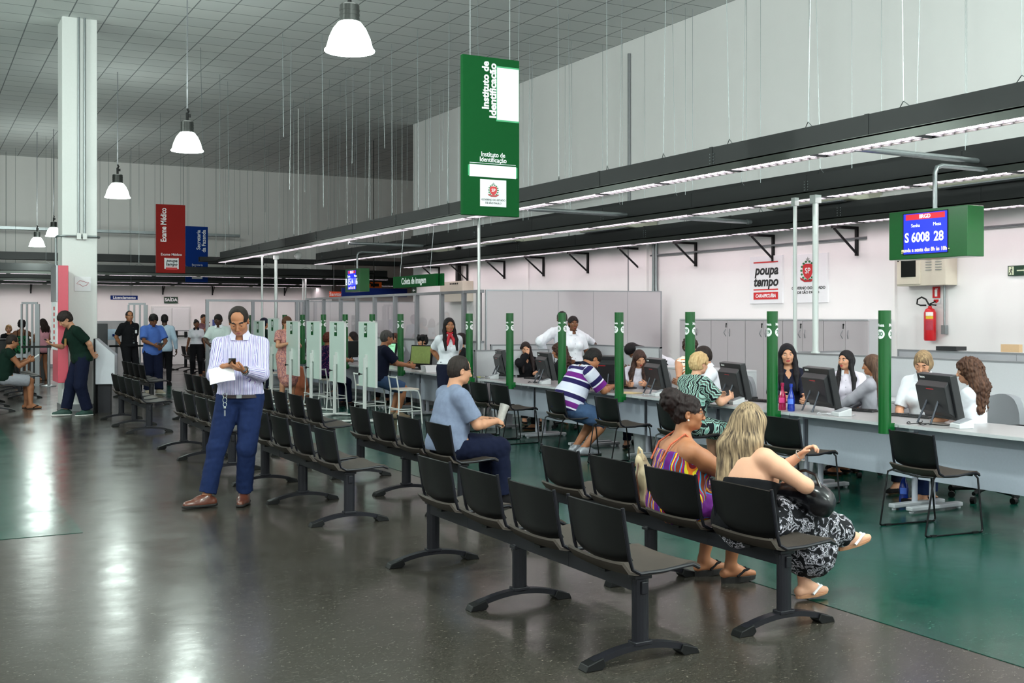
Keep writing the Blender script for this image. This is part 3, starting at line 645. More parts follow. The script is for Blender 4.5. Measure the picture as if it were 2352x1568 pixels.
for y0, y1, c_, nm in ((0.33, 0.38, (232, 226, 220), 'white_label'), (0.29, 0.325, (212, 180, 30), 'yellow_label'), (0.14, 0.27, (170, 40, 60), 'instruction_label')):
    o = grid_patch(-0.05, 0.05, y0, y1).build(nm, mat(nm, c_, 0.5, var=0.25, scale=60), t); wrap(o, 0.0795, math.radians(215))
t = thing('safety_sign', 'red fire extinguisher sign with a white pictogram', 'sign', (WX-0.01, Y-0.03, zat(D, 684)))
m = MB(); m.bx(-0.008, 0, -0.06, 0.06, 0, 0.15); m.build('plate', M_RED, t)
m = MB(); m.bx(-0.011, -0.007, -0.02, 0.02, 0.02, 0.11); m.bx(-0.011, -0.007, -0.03, 0.01, 0.115, 0.125); m.build('pictogram', M_INKW, t)
t = thing('safety_sign', 'white sign with a red down arrow under the extinguisher sign', 'sign', (WX-0.01, Y-0.03, zat(D, 697)))
m = MB(); m.bx(-0.006, 0, -0.065, 0.065, 0, 0.065); m.build('plate', M_PAPER, t)
m = MB(); m.prism([(-0.04, 0.055), (0.04, 0.055), (0.04, 0.03), (0.0, 0.005), (-0.04, 0.03)], -0.009, -0.005, axis='x'); m.build('arrow', M_RED, t)
Y, D = atX(2335, WX)
t = thing('exit_sign', 'green running-man exit sign at the right edge', 'sign', (WX-0.01, Y-0.02, zat(D, 633)))
m = MB(); m.bx(-0.01, 0, -0.13, 0.13, 0, 0.125); m.build('plate', mat('exit_green', (24, 60, 40), 0.5, var=0), t)
m = MB(); m.bx(-0.013, -0.009, 0.045, 0.115, 0.01, 0.115); m.bx(-0.013, -0.009, -0.1, 0.0, 0.055, 0.07); m.prism([(-0.1, 0.035), (-0.12, 0.0625), (-0.1, 0.09)], -0.013, -0.009, axis='x'); m.build('panel', mat('photolum', (222, 232, 200), 0.5, var=0), t)
m = MB(); m.sphere((-0.014, 0.07, 0.098), (0.003, 0.008, 0.008), 8); m.tube([(-0.014, 0.075, 0.085), (-0.014, 0.082, 0.055), (-0.014, 0.068, 0.035), (-0.014, 0.072, 0.015)], 0.005, 5); m.tube([(-0.014, 0.082, 0.055), (-0.014, 0.1, 0.04), (-0.014, 0.108, 0.02)], 0.005, 5); m.tube([(-0.014, 0.06, 0.07), (-0.014, 0.078, 0.08), (-0.014, 0.1, 0.066)], 0.004, 5); m.build('running_figure', M_BLACK, t)
Y, D = atX(952, WX)
t = thing('exit_sign', 'small green exit arrow sign under the image capture sign', 'sign', (WX-0.01, Y, zat(D, 673)))
m = MB(); m.bx(-0.01, 0, -0.15, 0.15, 0, 0.16); m.build('plate', mat('exit_green', (24, 60, 40), 0.5, var=0), t); m = MB(); m.bx(-0.014, -0.009, -0.1, 0.02, 0.06, 0.09); m.prism([(0.02, 0.03), (0.08, 0.075), (0.02, 0.12)], -0.014, -0.009, axis='x'); m.build('arrow', M_INKW, t)
m = MB(); m.bx(-0.004, 0, -0.14, 0.14, 0, 0.15)
# security camera
x, y = atD(685, 28); t = thing('security_camera', 'small white dome camera under the far tracks', 'camera', (x, y, 3.2)); m = MB(); m.sphere((0, 0, 0), 0.1, 12); m.build('dome', M_WHITE, t, smooth=True); m = MB(); m.tube([(0, 0, 0.08), (0, 0, CEIL-3.2)], 0.012); m.build('mount', M_WHITE, t)
# conduits on the column
for u in (181, 195):
    xx = bxp(u, 20.72)[0]
    t = thing('conduit', 'dark upright conduit on the white column, %s of the pair' % ('left' if u == 181 else 'right'), 'conduit', (xx, 20.73, zat(19.5, 543)))
    m = MB(); m.tube([(0, 0, 0.05), (0, 0, CEIL-zat(19.5, 543))], 0.018, 8); m.build('tube', M_STEEL, t, smooth=True); m = MB(); m.box((0, -0.01, 0), (0.07, 0.05, 0.11)); m.build('junction_box', M_WHITE, t, bevel=0.004)
m = MB(); m.tube([(-0.05, 0.15, -1.0), (-0.05, 0.15, -0.02), (-0.03, 0.1, 0), (0.1, 0, 0), (0.6, 0, 0), (0.66, 0.1, 0), (0.66, 0.2, 0)], 0.02, 8); tag(m.build('conduit', M_STEEL, loc=(2.25, 20.72, zat(19.5, 543)), smooth=True), 'horizontal conduit bending round the white column', 'conduit')
xx = bxp(190, 20.75)[0]
t = thing('notice', 'white paper notice with a red map outline on the column', 'notice', (xx, 20.75, zat(19.5, 668)))
m = MB(); m.bx(-0.135, 0.135, -0.004, 0, 0, 0.25); m.build('sheet', M_PAPER, t)
m = MB(); m.tube([(-0.1, -0.006, 0.13), (-0.05, -0.006, 0.18), (0.02, -0.006, 0.17), (0.05, -0.006, 0.15), (0.1, -0.006, 0.15), (0.06, -0.006, 0.1), (0.0, -0.006, 0.08), (-0.04, -0.006, 0.11)], 0.004, 5, closed=True); m.build('map_outline', mat('map_red', (180, 60, 80), 0.6, var=0), t)
# ================================================================== seating
def sheet_back(w_, z0, z1, x0, lean, curve, low, n=10):
    def f(a, b):
        s = (a-0.5)*2; t = b
        zl = z0+low*(s*s); zt = z1-0.012*s*s
        z = zl+(zt-zl)*t
        return (x0-lean*(z-z0)/(z1-z0)+curve*(s*s)+0.035*max(0, 1-(z-z0)/0.07)**2, s*w_/2*(1-0.03*(1-t)**2-0.02*max(0, (t-0.85)/0.15)**3), z)
    return f
def sheet_pan(w_, xb, xf, z0):
    def f(a, b):
        s = (b-0.5)*2; x = xb+(xf-xb)*a
        z = z0+0.012*s*s-0.012*math.sin(math.pi*min(1, a*1.1))+(0.02 if a > .5 else 0)*math.sin((a-.5)*math.pi)-(0.03*max(0, (a-0.85)/0.15)**2)+0.05*max(0, (0.12-a)/0.12)**2
        return (x, s*w_/2*(1-0.06*max(0, (a-0.7)/0.3)**2), z)
    return f
def seat_unit(parent, y, sub=True, zs=0.43, W=0.49, dx=0.06):
    """one seat: pan, with its backrest and edge frame below it in the tree"""
    M = T(dx, y, 0)
    m = MB(); m.sheet(sheet_pan(W, -0.21, 0.25, zs), 12, 8, 0.014, M); seat = m.build('seat', M_SEATPAD, parent, smooth=True)
    m = MB(); m.sheet(sheet_back(W-0.01, zs+0.045, zs+0.325, -0.205, 0.055, 0.045, 0.022), 10, 10, 0.012, M); m.build('backrest', M_BLACK, seat if sub else parent, smooth=True)
    for s in (-1, 1):
        m = MB(); yy = s*W/2
        m.tube([(-0.212, yy, zs+0.322), (-0.192, yy, zs+0.2), (-0.172, yy, zs+0.08), (-0.155, yy, zs+0.03), (-0.11, yy, zs+0.006), (0.02, yy, zs+0.006), (0.14, yy, zs+0.016), (0.2, yy-s*0.006, zs+0.018), (0.245, yy-s*0.015, zs-0.004)], 0.0095, 8, M)
        m.build('edge_frame', M_FRAME, seat if sub else parent, smooth=True)
    return seat
def make_bench(n, label, legs=3):
    t = thing('tandem_bench', label, 'bench')
    p = 0.6; Lb = p*n; q = 0.63
    m = MB(); m.bx(-0.035, 0.035, -0.02, Lb+0.02, 0.335, 0.415); m.bx(-0.037, 0.037, Lb*0.25, Lb*0.25+0.004, 0.334, 0.416); m.bx(-0.037, 0.037, Lb*0.75, Lb*0.75+0.004, 0.334, 0.416)
    m.build('beam', M_FRAME, t, bevel=0.006)
    for i in range(legs):
        y = Lb*i/(legs-1)
        lg = MB(); lg.prism([(0.045*math.cos(a)*(1 if abs(math.cos(a)) > .7 else 1), 0.028*math.sin(a)) for a in [k*math.pi/8 for k in range(16)]], 0.075, 0.345 if 0 < i < legs-1 else 0.42, T(0, y, 0))
        lg.box((0, y, 0.09), (0.10, 0.066, 0.02)); lg.box((0, y, 0.405 if i in (0, legs-1) else 0.33), (0.098, 0.062, 0.02))
        if i in (0, legs-1): lg.box((0, y-0.032 if i == 0 else y+0.032, 0.355), (0.035, 0.02, 0.06))
        leg = lg.build('leg', M_FRAME, t, bevel=0.004)
        ft = MB()
        def fr(a, b, y=y):
            x = -0.27+0.54*a; zz = 0.03+0.045*(1-(x/0.27)**2)
            return (x, y+(b-0.5)*0.05, zz)
        ft.sheet(fr, 14, 2, 0.028); ft.build('foot_bar', M_FRAME, leg, smooth=True)
        for sx in (-1, 1):
            c = MB(); c.prism([(sx*0.23, 0.055), (sx*0.315, 0.03), (sx*0.33, 0.0), (sx*0.235, 0.0), (sx*0.215, 0.02)], y-0.037, y+0.037, axis='y'); c.build('foot_cap', M_BLACK, leg, bevel=0.004)
    for k in range(n):
        seat_unit(t, 0.17+q*k)
        b_ = MB(); b_.box((0.02, 0.17+q*k, 0.415), (0.26, 0.06, 0.012)); b_.build('seat_mount', M_BLACK, t)
    return t
B4 = make_bench(4, 'empty black four-seat tandem bench closest to the viewer')
B4.location = (3.06, 4.38, 0)
GB = 'black beam-mounted waiting benches'
B4['group'] = GB
benches = [((4.05, 4.48), 'black tandem bench the two chatting women share'), ((4.05, 8.38), 'black tandem bench with the man in grey T-shirt on its nearest seat'),
    ((3.06, 8.40), 'empty black tandem bench just right of the standing man in the striped shirt'), ((4.05, 11.72), 'empty black tandem bench nearest the numbered screens, behind the second row'),
    ((3.0, 11.85), 'empty black tandem bench partly hidden behind the standing man, front one'), ((4.0, 15.9), 'empty black tandem bench partly hidden behind the standing man, rear one'),
    ((2.96, 16.35), 'empty black tandem bench just right of the column foot'), ((3.95, 21.6), 'empty black tandem bench in front of the guard')]
for (x, y), lb in benches: dup(B4, (x, y, 0), 0, lb, GB)
for (x, y), lb in (((7.55, 33.2), 'far black tandem bench by the exit door, right one'), ((6.9, 35.6), 'far black tandem bench by the exit door, left one'), ((1.25, 21.2), 'black tandem bench with the seated man in green at the left edge'), ((2.0, 24.5), 'black tandem bench behind the red totem'), ((0.9, 26.3), 'rear black tandem bench at the left edge')):
    dup(B4, (x, y, 0), 0, lb, GB)
# sled-base visitor chairs
def make_sled():
    t = thing('visitor_chair', 'black sled-base visitor chair closest to the viewer, in front of desk 30', 'chair')
    seat_unit(t, 0, sub=False, zs=0.44, W=0.48, dx=0.02)
    for s in (-1, 1):
        m = MB(); y = s*0.25; yt = s*0.225
        m.tube([(-0.16, yt, 0.45), (-0.2, y, 0.43), (-0.275, y, 0.02), (-0.26, y, 0.009), (-0.24, y, 0.008), (0.24, y, 0.008), (0.262, y, 0.012), (0.27, y, 0.03), (0.225, y, 0.42), (0.21, yt, 0.452)], 0.008, 8)
        m.build('sled_leg', M_ROD, t, smooth=True)
    m = MB(); m.tube([(-0.17, -0.225, 0.44), (-0.14, 0, 0.42), (-0.17, 0.225, 0.44)], 0.008); m.build('cross_rod', M_ROD, t); m = MB(); m.tube([(0.2, -0.22, 0.44), (0.18, 0, 0.425), (0.2, 0.22, 0.44)], 0.008); m.build('cross_rod', M_ROD, t)
    m = MB()
    for s in (-1, 1):
        for x in (-0.2, 0.2): m.box((x, s*0.25, 0.009), (0.05, 0.02, 0.018))
    m.build('glide', M_BLACK, t); return t
CH = make_sled(); CH.location = (6.93, 6.02, 0); CH.rotation_euler.z = -0.12; CH['group'] = 'visitor chairs at the counter'
sled = [(7.5, -0.02, 'black sled-base visitor chair in front of desk 29, right of the two women'), (9.1, 0.0, 'black sled-base visitor chair the woman in zebra blouse sits on'), (10.3, -0.05, 'empty black sled-base visitor chair right of the man in striped polo'), (11.4, -0.1, 'black sled-base visitor chair under the man in striped polo'),
    (12.85, 0.0, 'nearest of the three side-by-side empty visitor chairs'), (13.45, 0.0, 'middle of the three side-by-side empty visitor chairs'), (14.05, 0.03, 'farthest of the three side-by-side empty visitor chairs')]
for y, rz, lb in sled: dup(CH, (6.93, y, 0), rz, lb)
# ------------------------------------------------------------------ counter
DX = 7.3
postY = [6.68+1.315*k for k in range(7)]
postN = [30, 29, 28, 27, 26, 25, 24]
def desk(y0, y1, label):
    t = thing('service_desk', label, 'desk', (DX, (y0+y1)/2, 0)); h = (y1-y0)/2
    m = MB(); m.bx(0, 0.78, -h, h, 0.715, 0.742); m.build('worktop', M_DESK, t, bevel=0.004)
    m = MB(); m.bx(-0.003, 0.0, -h, h, 0.716, 0.741); m.build('edge_band', M_GREYLAM, t)
    m = MB(); m.bx(0.20, 0.22, -h+0.03, h-0.03, 0.27, 0.715); m.build('modesty_panel', M_PANEL, t)
    for s in (-1, 1):
        l = MB(); yy = s*(h-0.09); l.prism([(0.03*math.cos(k*math.pi/6)+0.3, 0.022*math.sin(k*math.pi/6)+yy) for k in range(12)], 0.05, 0.715); l.box((0.3, yy, 0.7), (0.5, 0.05, 0.03))
        lg = l.build('leg', mat('desk_leg', (176, 178, 190), 0.35, 0.2, var=0.02), t, smooth=True)
        f_ = MB(); f_.sheet(lambda a, b, yy=yy: (0.02+0.62*a, yy+(b-0.5)*0.07, 0.04), 6, 2, 0.035)
        for x in (0.05, 0.62): f_.lathe([(0.02, 0), (0.02, 0.02)], 10, c=(x, yy, 0))
        f_.build('foot', mat('desk_foot', (170, 172, 178), 0.4, var=0.02), lg, bevel=0.008)
    return t
ys = [4.05, 5.37]+postY
names = ['the right edge of the view', 'the nearest one', 'monitor 30', 'monitor 29', 'monitor 28', 'monitor 27', 'monitor 26', 'monitor 25']
dlab = ['grey-white service desk cut off by the right edge', 'grey-white service desk right of the nearest green post', "grey-white service desk carrying the nearest computer's neighbour, right of the bottles", 'grey-white service desk behind the blonde woman, left of the bottles', 'grey-white service desk where the zebra-blouse woman sits', 'grey-white service desk where the long-haired woman writes', 'grey-white service desk where the striped polo man leans', 'grey-white service desk behind the three side-by-side chairs']
for i in range(len(ys)-1): desk(ys[i]+0.004, ys[i+1]-0.004, dlab[i])
farP = [17.16, 18.5, 19.85, 21.15, 22.45, 25.2, 26.44]; farN = [23, 22, 21, 20, 19, 18, 17]
fy = [15.85]+farP[:5]+[23.8, 25.2, 26.35]
for i in range(len(fy)-1): desk(fy[i]+0.004, fy[i+1]-0.004, ['far service desk behind the hostess', 'far service desk where the man in navy T-shirt sits', 'far service desk just left of the man in navy', 'far service desk by the woman in purple floral blouse', 'far service desk right of the woman in pink', 'far service desk behind the woman in pink', 'far service desk second from the end of the row', 'farthest service desk of the row'][i])
# number posts
RP = 0.053
POSTW = {30: 'nearest the right edge, left of the looking-down woman', 29: 'just left of the pink and blue bottles', 28: 'above the boyish customer', 27: 'left of the long-haired woman writing', 26: 'covering half of a standing woman', 25: 'right of the first far computer', 24: 'right of the hostess', 23: 'left of the hostess, right of the man in navy', 22: 'hidden behind panel 23', 21: 'just right of the woman in purple floral blouse', 20: 'just left of the woman in purple floral blouse', 19: 'just right of the woman in pink', 18: 'behind the woman in pink', 17: 'beside the shoulder of the standing man, farthest of all'}
def post(y, n, zt=1.70, zb=0.66):
    t = thing('number_post', 'green round number post ' + POSTW[n], 'sign', (DX-RP-0.012, y, zb))
    m = MB(); m.tube([(0, 0, 0), (0, 0, zt-zb)], RP, 32); m.bx(0.0, RP+0.012, -0.05, 0.05, 0.02, 0.09); m.build('tube', M_GREEN, t, smooth=True)
    h = zt-zb
    for ang in (180, 300, 60):
        a = math.radians(ang)
        o = disc_patch(3, 28, 0.041).build('number_disc', M_INKW, t); me = o.data
        for v in me.vertices: v.co.y += h-0.20
        wrap(o, RP+0.0008, a)
        for txt, sz, zz, mm, bold in ((str(n), 0.052, h-0.20, M_INKG, 0.0012), ('Mesa', 0.036, h-0.125, M_INKW, 0.0012)):
            tm = text_mesh(txt, sz, ext=0.0, bold=bold); tm.materials.append(mm)
            bm = bmesh.new(); bm.from_mesh(tm); bm.to_mesh(tm); bm.free()
            to = bpy.data.objects.new('lettering', tm); COL.objects.link(to); to.parent = t if txt == 'Mesa' else o
            for v in tm.vertices: v.co.y += zz
            wrap(to, RP+0.0016, a)
    return t
for u, n in zip([2032, 1774, 1585, 1422, 1291, 1171, 1078, 920, 855, 793, 743, 695, 654, 577], postN+farN): post(atX(u, DX-RP-0.012)[0], n)
# all-in-one computers seen from behind
def monitor(x, y, rz, label, screen_col=None):
    t = thing('computer', label, 'computer', (x, y, 0.742), rz)
    M = T(0, 0, 0.02) @ Ry(math.radians(-12))
    m = MB(); m.bx(-0.035, 0.03, -0.27, 0.27, 0.03, 0.41, M); m.prism([(-0.035, 0.36), (-0.085, 0.32), (-0.085, 0.10), (-0.035, 0.05)], -0.24, 0.24, M, axis='y'); m.build('casing', M_MONI, t, bevel=0.006)
    m = MB(); m.bx(0.03, 0.033, -0.25, 0.25, 0.06, 0.39, M); m.build('display', M_BLACK if screen_col is None else screen_col, t)
    m = MB(); m.tube([(-0.075, -0.09, 0.20), (-0.22, -0.11, -0.01), (-0.22, 0.11, -0.01), (-0.075, 0.09, 0.20)], 0.009, 6, M); m.tube([(-0.075, -0.09, 0.2), (-0.075, 0.09, 0.2)], 0.01, 6, M); m.build('stand', mat('stand_metal', (78, 82, 92), 0.35, 0.3, var=0), t)
    m = MB(); m.bx(-0.0865, -0.085, -0.06, 0.06, 0.295, 0.302, M); m.build('red_strip', M_RED, t)
    text('lenovo', 0.03, M_INKW, t, M @ T(-0.0365, 0.18, 0.385) @ Rz(-math.pi/2) @ Rx(math.pi/2), bold=0.001, ext=0.0005)
    return t
names = {30: 'behind post 30, closest to the viewer', 29: 'between posts 29 and 30', 28: 'between zebra-blouse woman and post 29', 27: 'left of the boyish customer', 26: 'half hidden behind the striped polo man', 25: 'left of the striped polo man', 24: 'by the white side screen'}
mY = [6.55, 7.95, 9.22, 10.6, 11.8, 13.2, 14.5]; rzs = [-0.35, -0.3, -0.28, -0.28, 0.55, -0.25, -0.3]
for n, y, r in zip(postN, mY, rzs): monitor(7.72, y, r, 'black all-in-one computer seen from behind, '+names[n])
# document boxes on the desks
def scanner(x, y, rz, label):
    t = thing('card_reader', label, 'device', (x, y, 0.742), rz)
    m = MB(); m.prism([(-0.06, 0), (0.07, 0), (0.07, 0.075), (-0.06, 0.035)], -0.07, 0.07, axis='y'); m.build('housing', mat('reader_grey', (200, 202, 206), 0.4, var=0.02), t, bevel=0.005)
    m = MB(); m.prism([(-0.045, 0.041), (0.06, 0.074), (0.06, 0.078), (-0.045, 0.045)], -0.05, 0.05, axis='y'); m.build('reading_pad', mat('reader_pad', (150, 152, 160), 0.3, var=0), t)
for n, u, X in ((30, 2208, 7.5), (29, 1932, 7.45), (28, 1690, 7.5), (27, 1512, 7.5), (26, 1372, 7.55), (25, 1251, 7.5), (24, 1133, 7.5)):
    Y, _ = atX(u, X); scanner(X, Y, -0.3, 'light grey sloped reader by the computer '+names[n])
# cables, keyboards, mice
for n, u, X in ((30, 2085, 7.9), (29, 1960, 7.95), (28, 1755, 7.95), (26, 1420, 7.9), (25, 1225, 7.95), (24, 1150, 7.95)):
    Y, _ = atX(u, X); t = thing('keyboard', 'black keyboard by the computer '+names[n], 'keyboard', (X+0.05, Y, 0.742), -1.4)
    m = MB(); m.bx(-0.21, 0.21, -0.07, 0.07, 0, 0.018); m.build('keyboard_base', M_MONI, t, bevel=0.004)
    m = MB()
    for r in range(4):
        for k in range(12): m.bx(-0.195+k*0.0325, -0.17+k*0.0325, -0.055+r*0.028, -0.033+r*0.028, 0.018, 0.023)
    m.build('keys', M_BLACK, t)
for i, (n, u, X) in enumerate(((30, 2110, 7.42), (29, 1900, 7.42), (28, 1665, 7.45), (27, 1490, 7.45), (25, 1225, 7.5), (24, 1115, 7.5))):
    Y, _ = atX(u, X); m = MB(); pts = []
    for k in range(14):
        a = k*0.55; pts.append((0.06*math.cos(a)+k*0.012-0.05, 0.07*math.sin(a*0.8)-k*0.02+0.1, 0.006+0.006*math.sin(a*2)))
    m.tube(pts, 0.004, 6); m.tube([(p[0]+0.03, -p[1]*0.6, p[2]) for p in pts], 0.0035, 6)
    tag(m.build('cable', mat('cable_pale', (190, 190, 196), 0.5, var=0) if i % 2 else M_BLACK, loc=(X, Y, 0.745), smooth=True), 'tangled computer cable by the computer '+names[n], 'cable')
# bottles
def bottle(u, X, c, label, z=0.742, k=1.0):
    Y, _ = atX(u, X); t = thing('water_bottle', label, 'bottle', (X, Y, z))
    gm = mat('tinted_glass_'+label.split()[0], c, 0.08, var=0.0, coat=0.5, trans=0.55)
    m = MB(); m.lathe([(r*k, h*k) for r, h in [(0.0, 0), (0.034, 0), (0.037, 0.01), (0.036, 0.04), (0.033, 0.06), (0.037, 0.09), (0.036, 0.12), (0.028, 0.155), (0.017, 0.185), (0.013, 0.21), (0.0125, 0.235)]], 24); m.build('body', gm, t, smooth=True)
    m = MB(); m.lathe([(r*k, h*k) for r, h in [(0.016, 0.232), (0.016, 0.262), (0.0, 0.264)]], 16); m.build('cap', mat('cap_'+label.split()[0], tuple(int(x*0.8) for x in c), 0.4, var=0), t, smooth=True)
    o = grid_patch(-0.03, 0.03, 0.07*k, 0.12*k).build('label_band', mat('label_'+label.split()[0], tuple(min(255, int(x*1.0)+60) for x in c), 0.4, var=0.2, scale=80), t); wrap(o, 0.0375*k, math.radians(215))
bottle(1797, 7.45, (205, 20, 92), 'pink glass-look water bottle beside post 29'); bottle(1817, 7.42, (30, 70, 200), 'blue glass-look water bottle right of the pink one')
bottle(2076, 7.75, (20, 40, 170), 'blue bottle standing on the floor under desk 30', 0.0, 1.1)
# paper stacks, folders
def papers(x, y, z, n, label, c=(228, 228, 228), sz=(0.21, 0.3), rz=0.0):
    m = MB()
    for k in range(n): m.bx(-sz[0]/2, sz[0]/2, -sz[1]/2, sz[1]/2, k*0.004, k*0.004+0.003, Rz(random.uniform(-.25, .25)))
    tag(m.build('papers', mat('paper_%d' % c[0], c, 0.7, var=0.03), loc=(x, y, z), rz=rz), label, 'papers')
papers(7.5, 10.95, 0.742, 2, 'buff folder and sheets on the desk by post 27', (214, 190, 140)); papers(7.5, 12.1, 0.742, 2, 'white form under the striped polo man\'s arm')
papers(7.45, 16.9, 0.742, 4, 'crumpled white papers on the far desk left of the hostess'); papers(7.5, 14.9, 0.742, 2, 'yellow-green notepad beside the white side screen', (196, 206, 60), (0.08, 0.16))
Y, _ = atX(980, 7.45); t = thing('tray_box', 'white desk tray in front of the far green-lit monitor', 'tray', (7.5, Y, 0.742)); m = MB(); m.prism([(-0.1, 0), (0.1, 0), (0.12, 0.11), (-0.12, 0.11)], -0.1, 0.1, axis='y'); m.build('tray', M_PAPER, t)
# ------------------------------------------------------------------ photo stations (white display panels on stands)
M_SCREENP = mat('pale_green_panel', (196, 214, 206), 0.35, var=0.02)
pY = [16.32, 17.72, 18.97, 20.2, 21.45, 22.5]
def panel(y, n, zt, zb, label, rz=0.0):
    t = thing('photo_backdrop', label, 'backdrop', (6.25, y, 0), rz)
    m = MB(); m.bx(-0.012, 0.012, -0.36, 0.36, zb, zt); m.build('board', M_SCREENP, t, bevel=0.003)
    m = MB()
    for a, b_ in ((-0.37, -0.355), (0.355, 0.37)): m.bx(-0.016, 0.016, a, b_, zb, zt)
    m.bx(-0.016, 0.016, -0.37, 0.37, zt-0.008, zt+0.008); m.build('rim', M_WHITE, t)
    m = MB(); m.bx(-0.014, -0.012, -0.0, 0.13, zt-0.24, zt-0.02); m.build('number_plate', M_GREENSIGN, t)
    text(str(n), 0.17, M_INKW, t, face_mx(-0.016, 0.065, zt-0.12), bold=0.003, sx=0.62)
    m = MB(); m.bx(-0.075, -0.03, -0.025, 0.025, 0.03, zb+0.28); m.build('stand_column', M_WHITE, t, bevel=0.004)
    m = MB(); m.bx(-0.07, -0.035, -0.02, 0.02, zb+0.28, zb+0.45); m.bx(-0.04, -0.01, -0.03, 0.03, zb+0.3, zb+0.5); m.build('clamp', M_WHITE, t, bevel=0.003)
    m = MB(); m.tube([(-0.09, 0.0, zb+0.2), (-0.13, 0.02, zb+0.2)], [0.008, 0.008], 8); m.sphere((-0.135, 0.02, zb+0.2), 0.022, 8); m.build('knob', M_BLACK, t)
    for a in (-0.35, 0.35):
        m = MB(); m.sheet(lambda p, q, a=a: (-0.05+(p-0.5)*0.62, 0+(p-0.5)*a*1.4+(q-0.5)*0.07, 0.022+0.012*(1-(2*p-1)**2)), 10, 2, 0.02); m.build('base_bar', M_WHITE, t, bevel=0.003)
    return t
PANW = {23: 'rightmost, beside the man in navy', 22: 'hiding part of the man in navy\'s stool, second from right', 21: 'just left of the woman in purple floral blouse', 20: 'just right of the woman in pink', 19: 'taller one just left of the woman in pink', 18: 'farthest, beside the man in cap'}
for y, n, zt, zb in zip(pY, (23, 22, 21, 20, 19, 18), (1.57, 1.57, 1.57, 1.57, 1.62, 1.57), (0.56, 0.56, 0.56, 0.56, 0.62, 0.62)):
    panel(y, n, zt, zb, 'pale green photo backdrop panel on white stand, '+PANW[n])
def make_stool():
    t = thing('high_stool', 'empty white metal stool with low back in front of the far desk', 'stool')
    m = MB(); m.bx(-0.17, 0.17, -0.17, 0.17, 0.52, 0.545); m.build('seat', mat('stool_seat', (206, 196, 184), 0.6, var=0.04), t, bevel=0.006)
    def tb(nm, pts, r=0.012): m = MB(); m.tube(pts, r, 8); m.build(nm, M_WHITE, t, smooth=True)
    for s in (-1, 1):
        tb('leg', [(-0.2, s*0.19, 0.0), (-0.17, s*0.17, 0.3), (-0.17, s*0.165, 0.52), (-0.21, s*0.165, 0.74)])
        tb('leg', [(0.21, s*0.19, 0.0), (0.18, s*0.17, 0.42), (0.15, s*0.168, 0.5), (0.08, s*0.165, 0.52), (-0.16, s*0.165, 0.52)])
        tb('foot_rail', [(-0.19, s*0.18, 0.2), (0.2, s*0.18, 0.2)], 0.010)
    tb('foot_rail', [(-0.19, -0.18, 0.24), (-0.19, 0.18, 0.24)], 0.010); tb('foot_rail', [(0.19, -0.18, 0.24), (0.19, 0.18, 0.24)], 0.010)
    tb('back_rail', [(-0.21, -0.165, 0.72), (-0.21, 0.165, 0.72)])
    return t
ST = make_stool(); ST.location = (6.72, 15.95, 0); ST['group'] = 'white stools at the photo stations'
for x, y, rz, lb in ((6.62, 17.2, 0.1, 'white stool under the man in navy T-shirt'), (6.62, 19.9, 0.0, 'white stool under the woman in purple floral blouse'), (6.6, 19.0, 0.1, 'empty white stool right of panel 22'), (6.5, 21.9, -0.1, 'white stool beside the woman in pink, behind panel 20'), (6.7, 24.0, 0.0, 'white stool behind panel 19')):
    dup(ST, (x, y, 0), rz, lb)
# computers of the photo stations, screens towards us
M_SCG = mat('screen_mint', (150, 214, 170), 0.3, var=0.3, scale=20, emit=(150, 214, 170), estr=0.55)
M_SCO = mat('screen_olive', (96, 110, 60), 0.3, var=0.4, scale=20, emit=(96, 110, 60), estr=0.5)
M_SCB = mat('screen_pale', (200, 226, 236), 0.3, var=0.3, scale=20, emit=(200, 226, 236), estr=0.6)
for u, X, rz, ms, lb in ((890, 8.0, math.pi+0.2, M_SCG, 'monitor with mint-green screen right of the man in navy'), (966, 7.75, math.pi+0.35, M_SCO, 'monitor with olive screen just left of the hostess'), (805, 7.9, math.pi-0.9, M_SCG, 'narrow green-lit monitor behind post 21'), (697, 8.0, math.pi-0.2, M_SCB, 'pale-lit monitor behind panel 21')):
    Y, _ = atX(u, X); t = thing('monitor', lb, 'monitor', (X, Y, 0.742), rz)
    M = T(0, 0, 0.08) @ Ry(math.radians(-8))
    m = MB(); m.bx(-0.02, 0.02, -0.26, 0.26, 0.0, 0.34, M); m.build('casing', M_BLACK, t, bevel=0.004)
    m = MB(); m.bx(0.02, 0.023, -0.24, 0.24, 0.02, 0.32, M); m.build('display', ms, t)
    if ms is M_SCG:
        m = MB(); m.bx(0.023, 0.025, -0.06, 0.12, 0.12, 0.2, M); m.bx(0.023, 0.025, -0.2, 0.2, 0.27, 0.28, M); m.build('on_screen_form', mat('form_grey', (90, 110, 84), 0.5, var=0.3, scale=60), t)
    m = MB(); m.bx(-0.1, 0.1, -0.12, 0.12, 0, 0.015); m.bx(-0.03, 0.0, -0.04, 0.04, 0.01, 0.2); m.build('stand', M_BLACK, t)
for u, X, lb in ((895, 8.2, 'webcam on a black stand above the mint-green screen'), (970, 8.0, 'webcam on a black stand above the olive screen')):
    Y, D = atX(u, X); t = thing('photo_camera', lb, 'camera', (X, Y, 0.742))
    m = MB(); m.tube([(0, 0, 0), (0, 0, 0.5)], 0.012); m.box((0, 0, 0.008), (0.12, 0.12, 0.016)); m.build('stand', M_BLACK, t)
    m = MB(); m.box((0, 0, 0.53), (0.09, 0.14, 0.08)); m.tube([(-0.05, 0, 0.53), (-0.1, 0, 0.53)], 0.035, 14); m.build('camera_body', M_BLACK, t, bevel=0.005)
    for s in (-1, 1):
        m = MB(); m.box((0, s*0.17, 0.53), (0.03, 0.035, 0.13)); m.tube([(0, 0, 0.48), (0, s*0.17, 0.48)], 0.006); m.build('flash_lamp', M_BLACK, t)
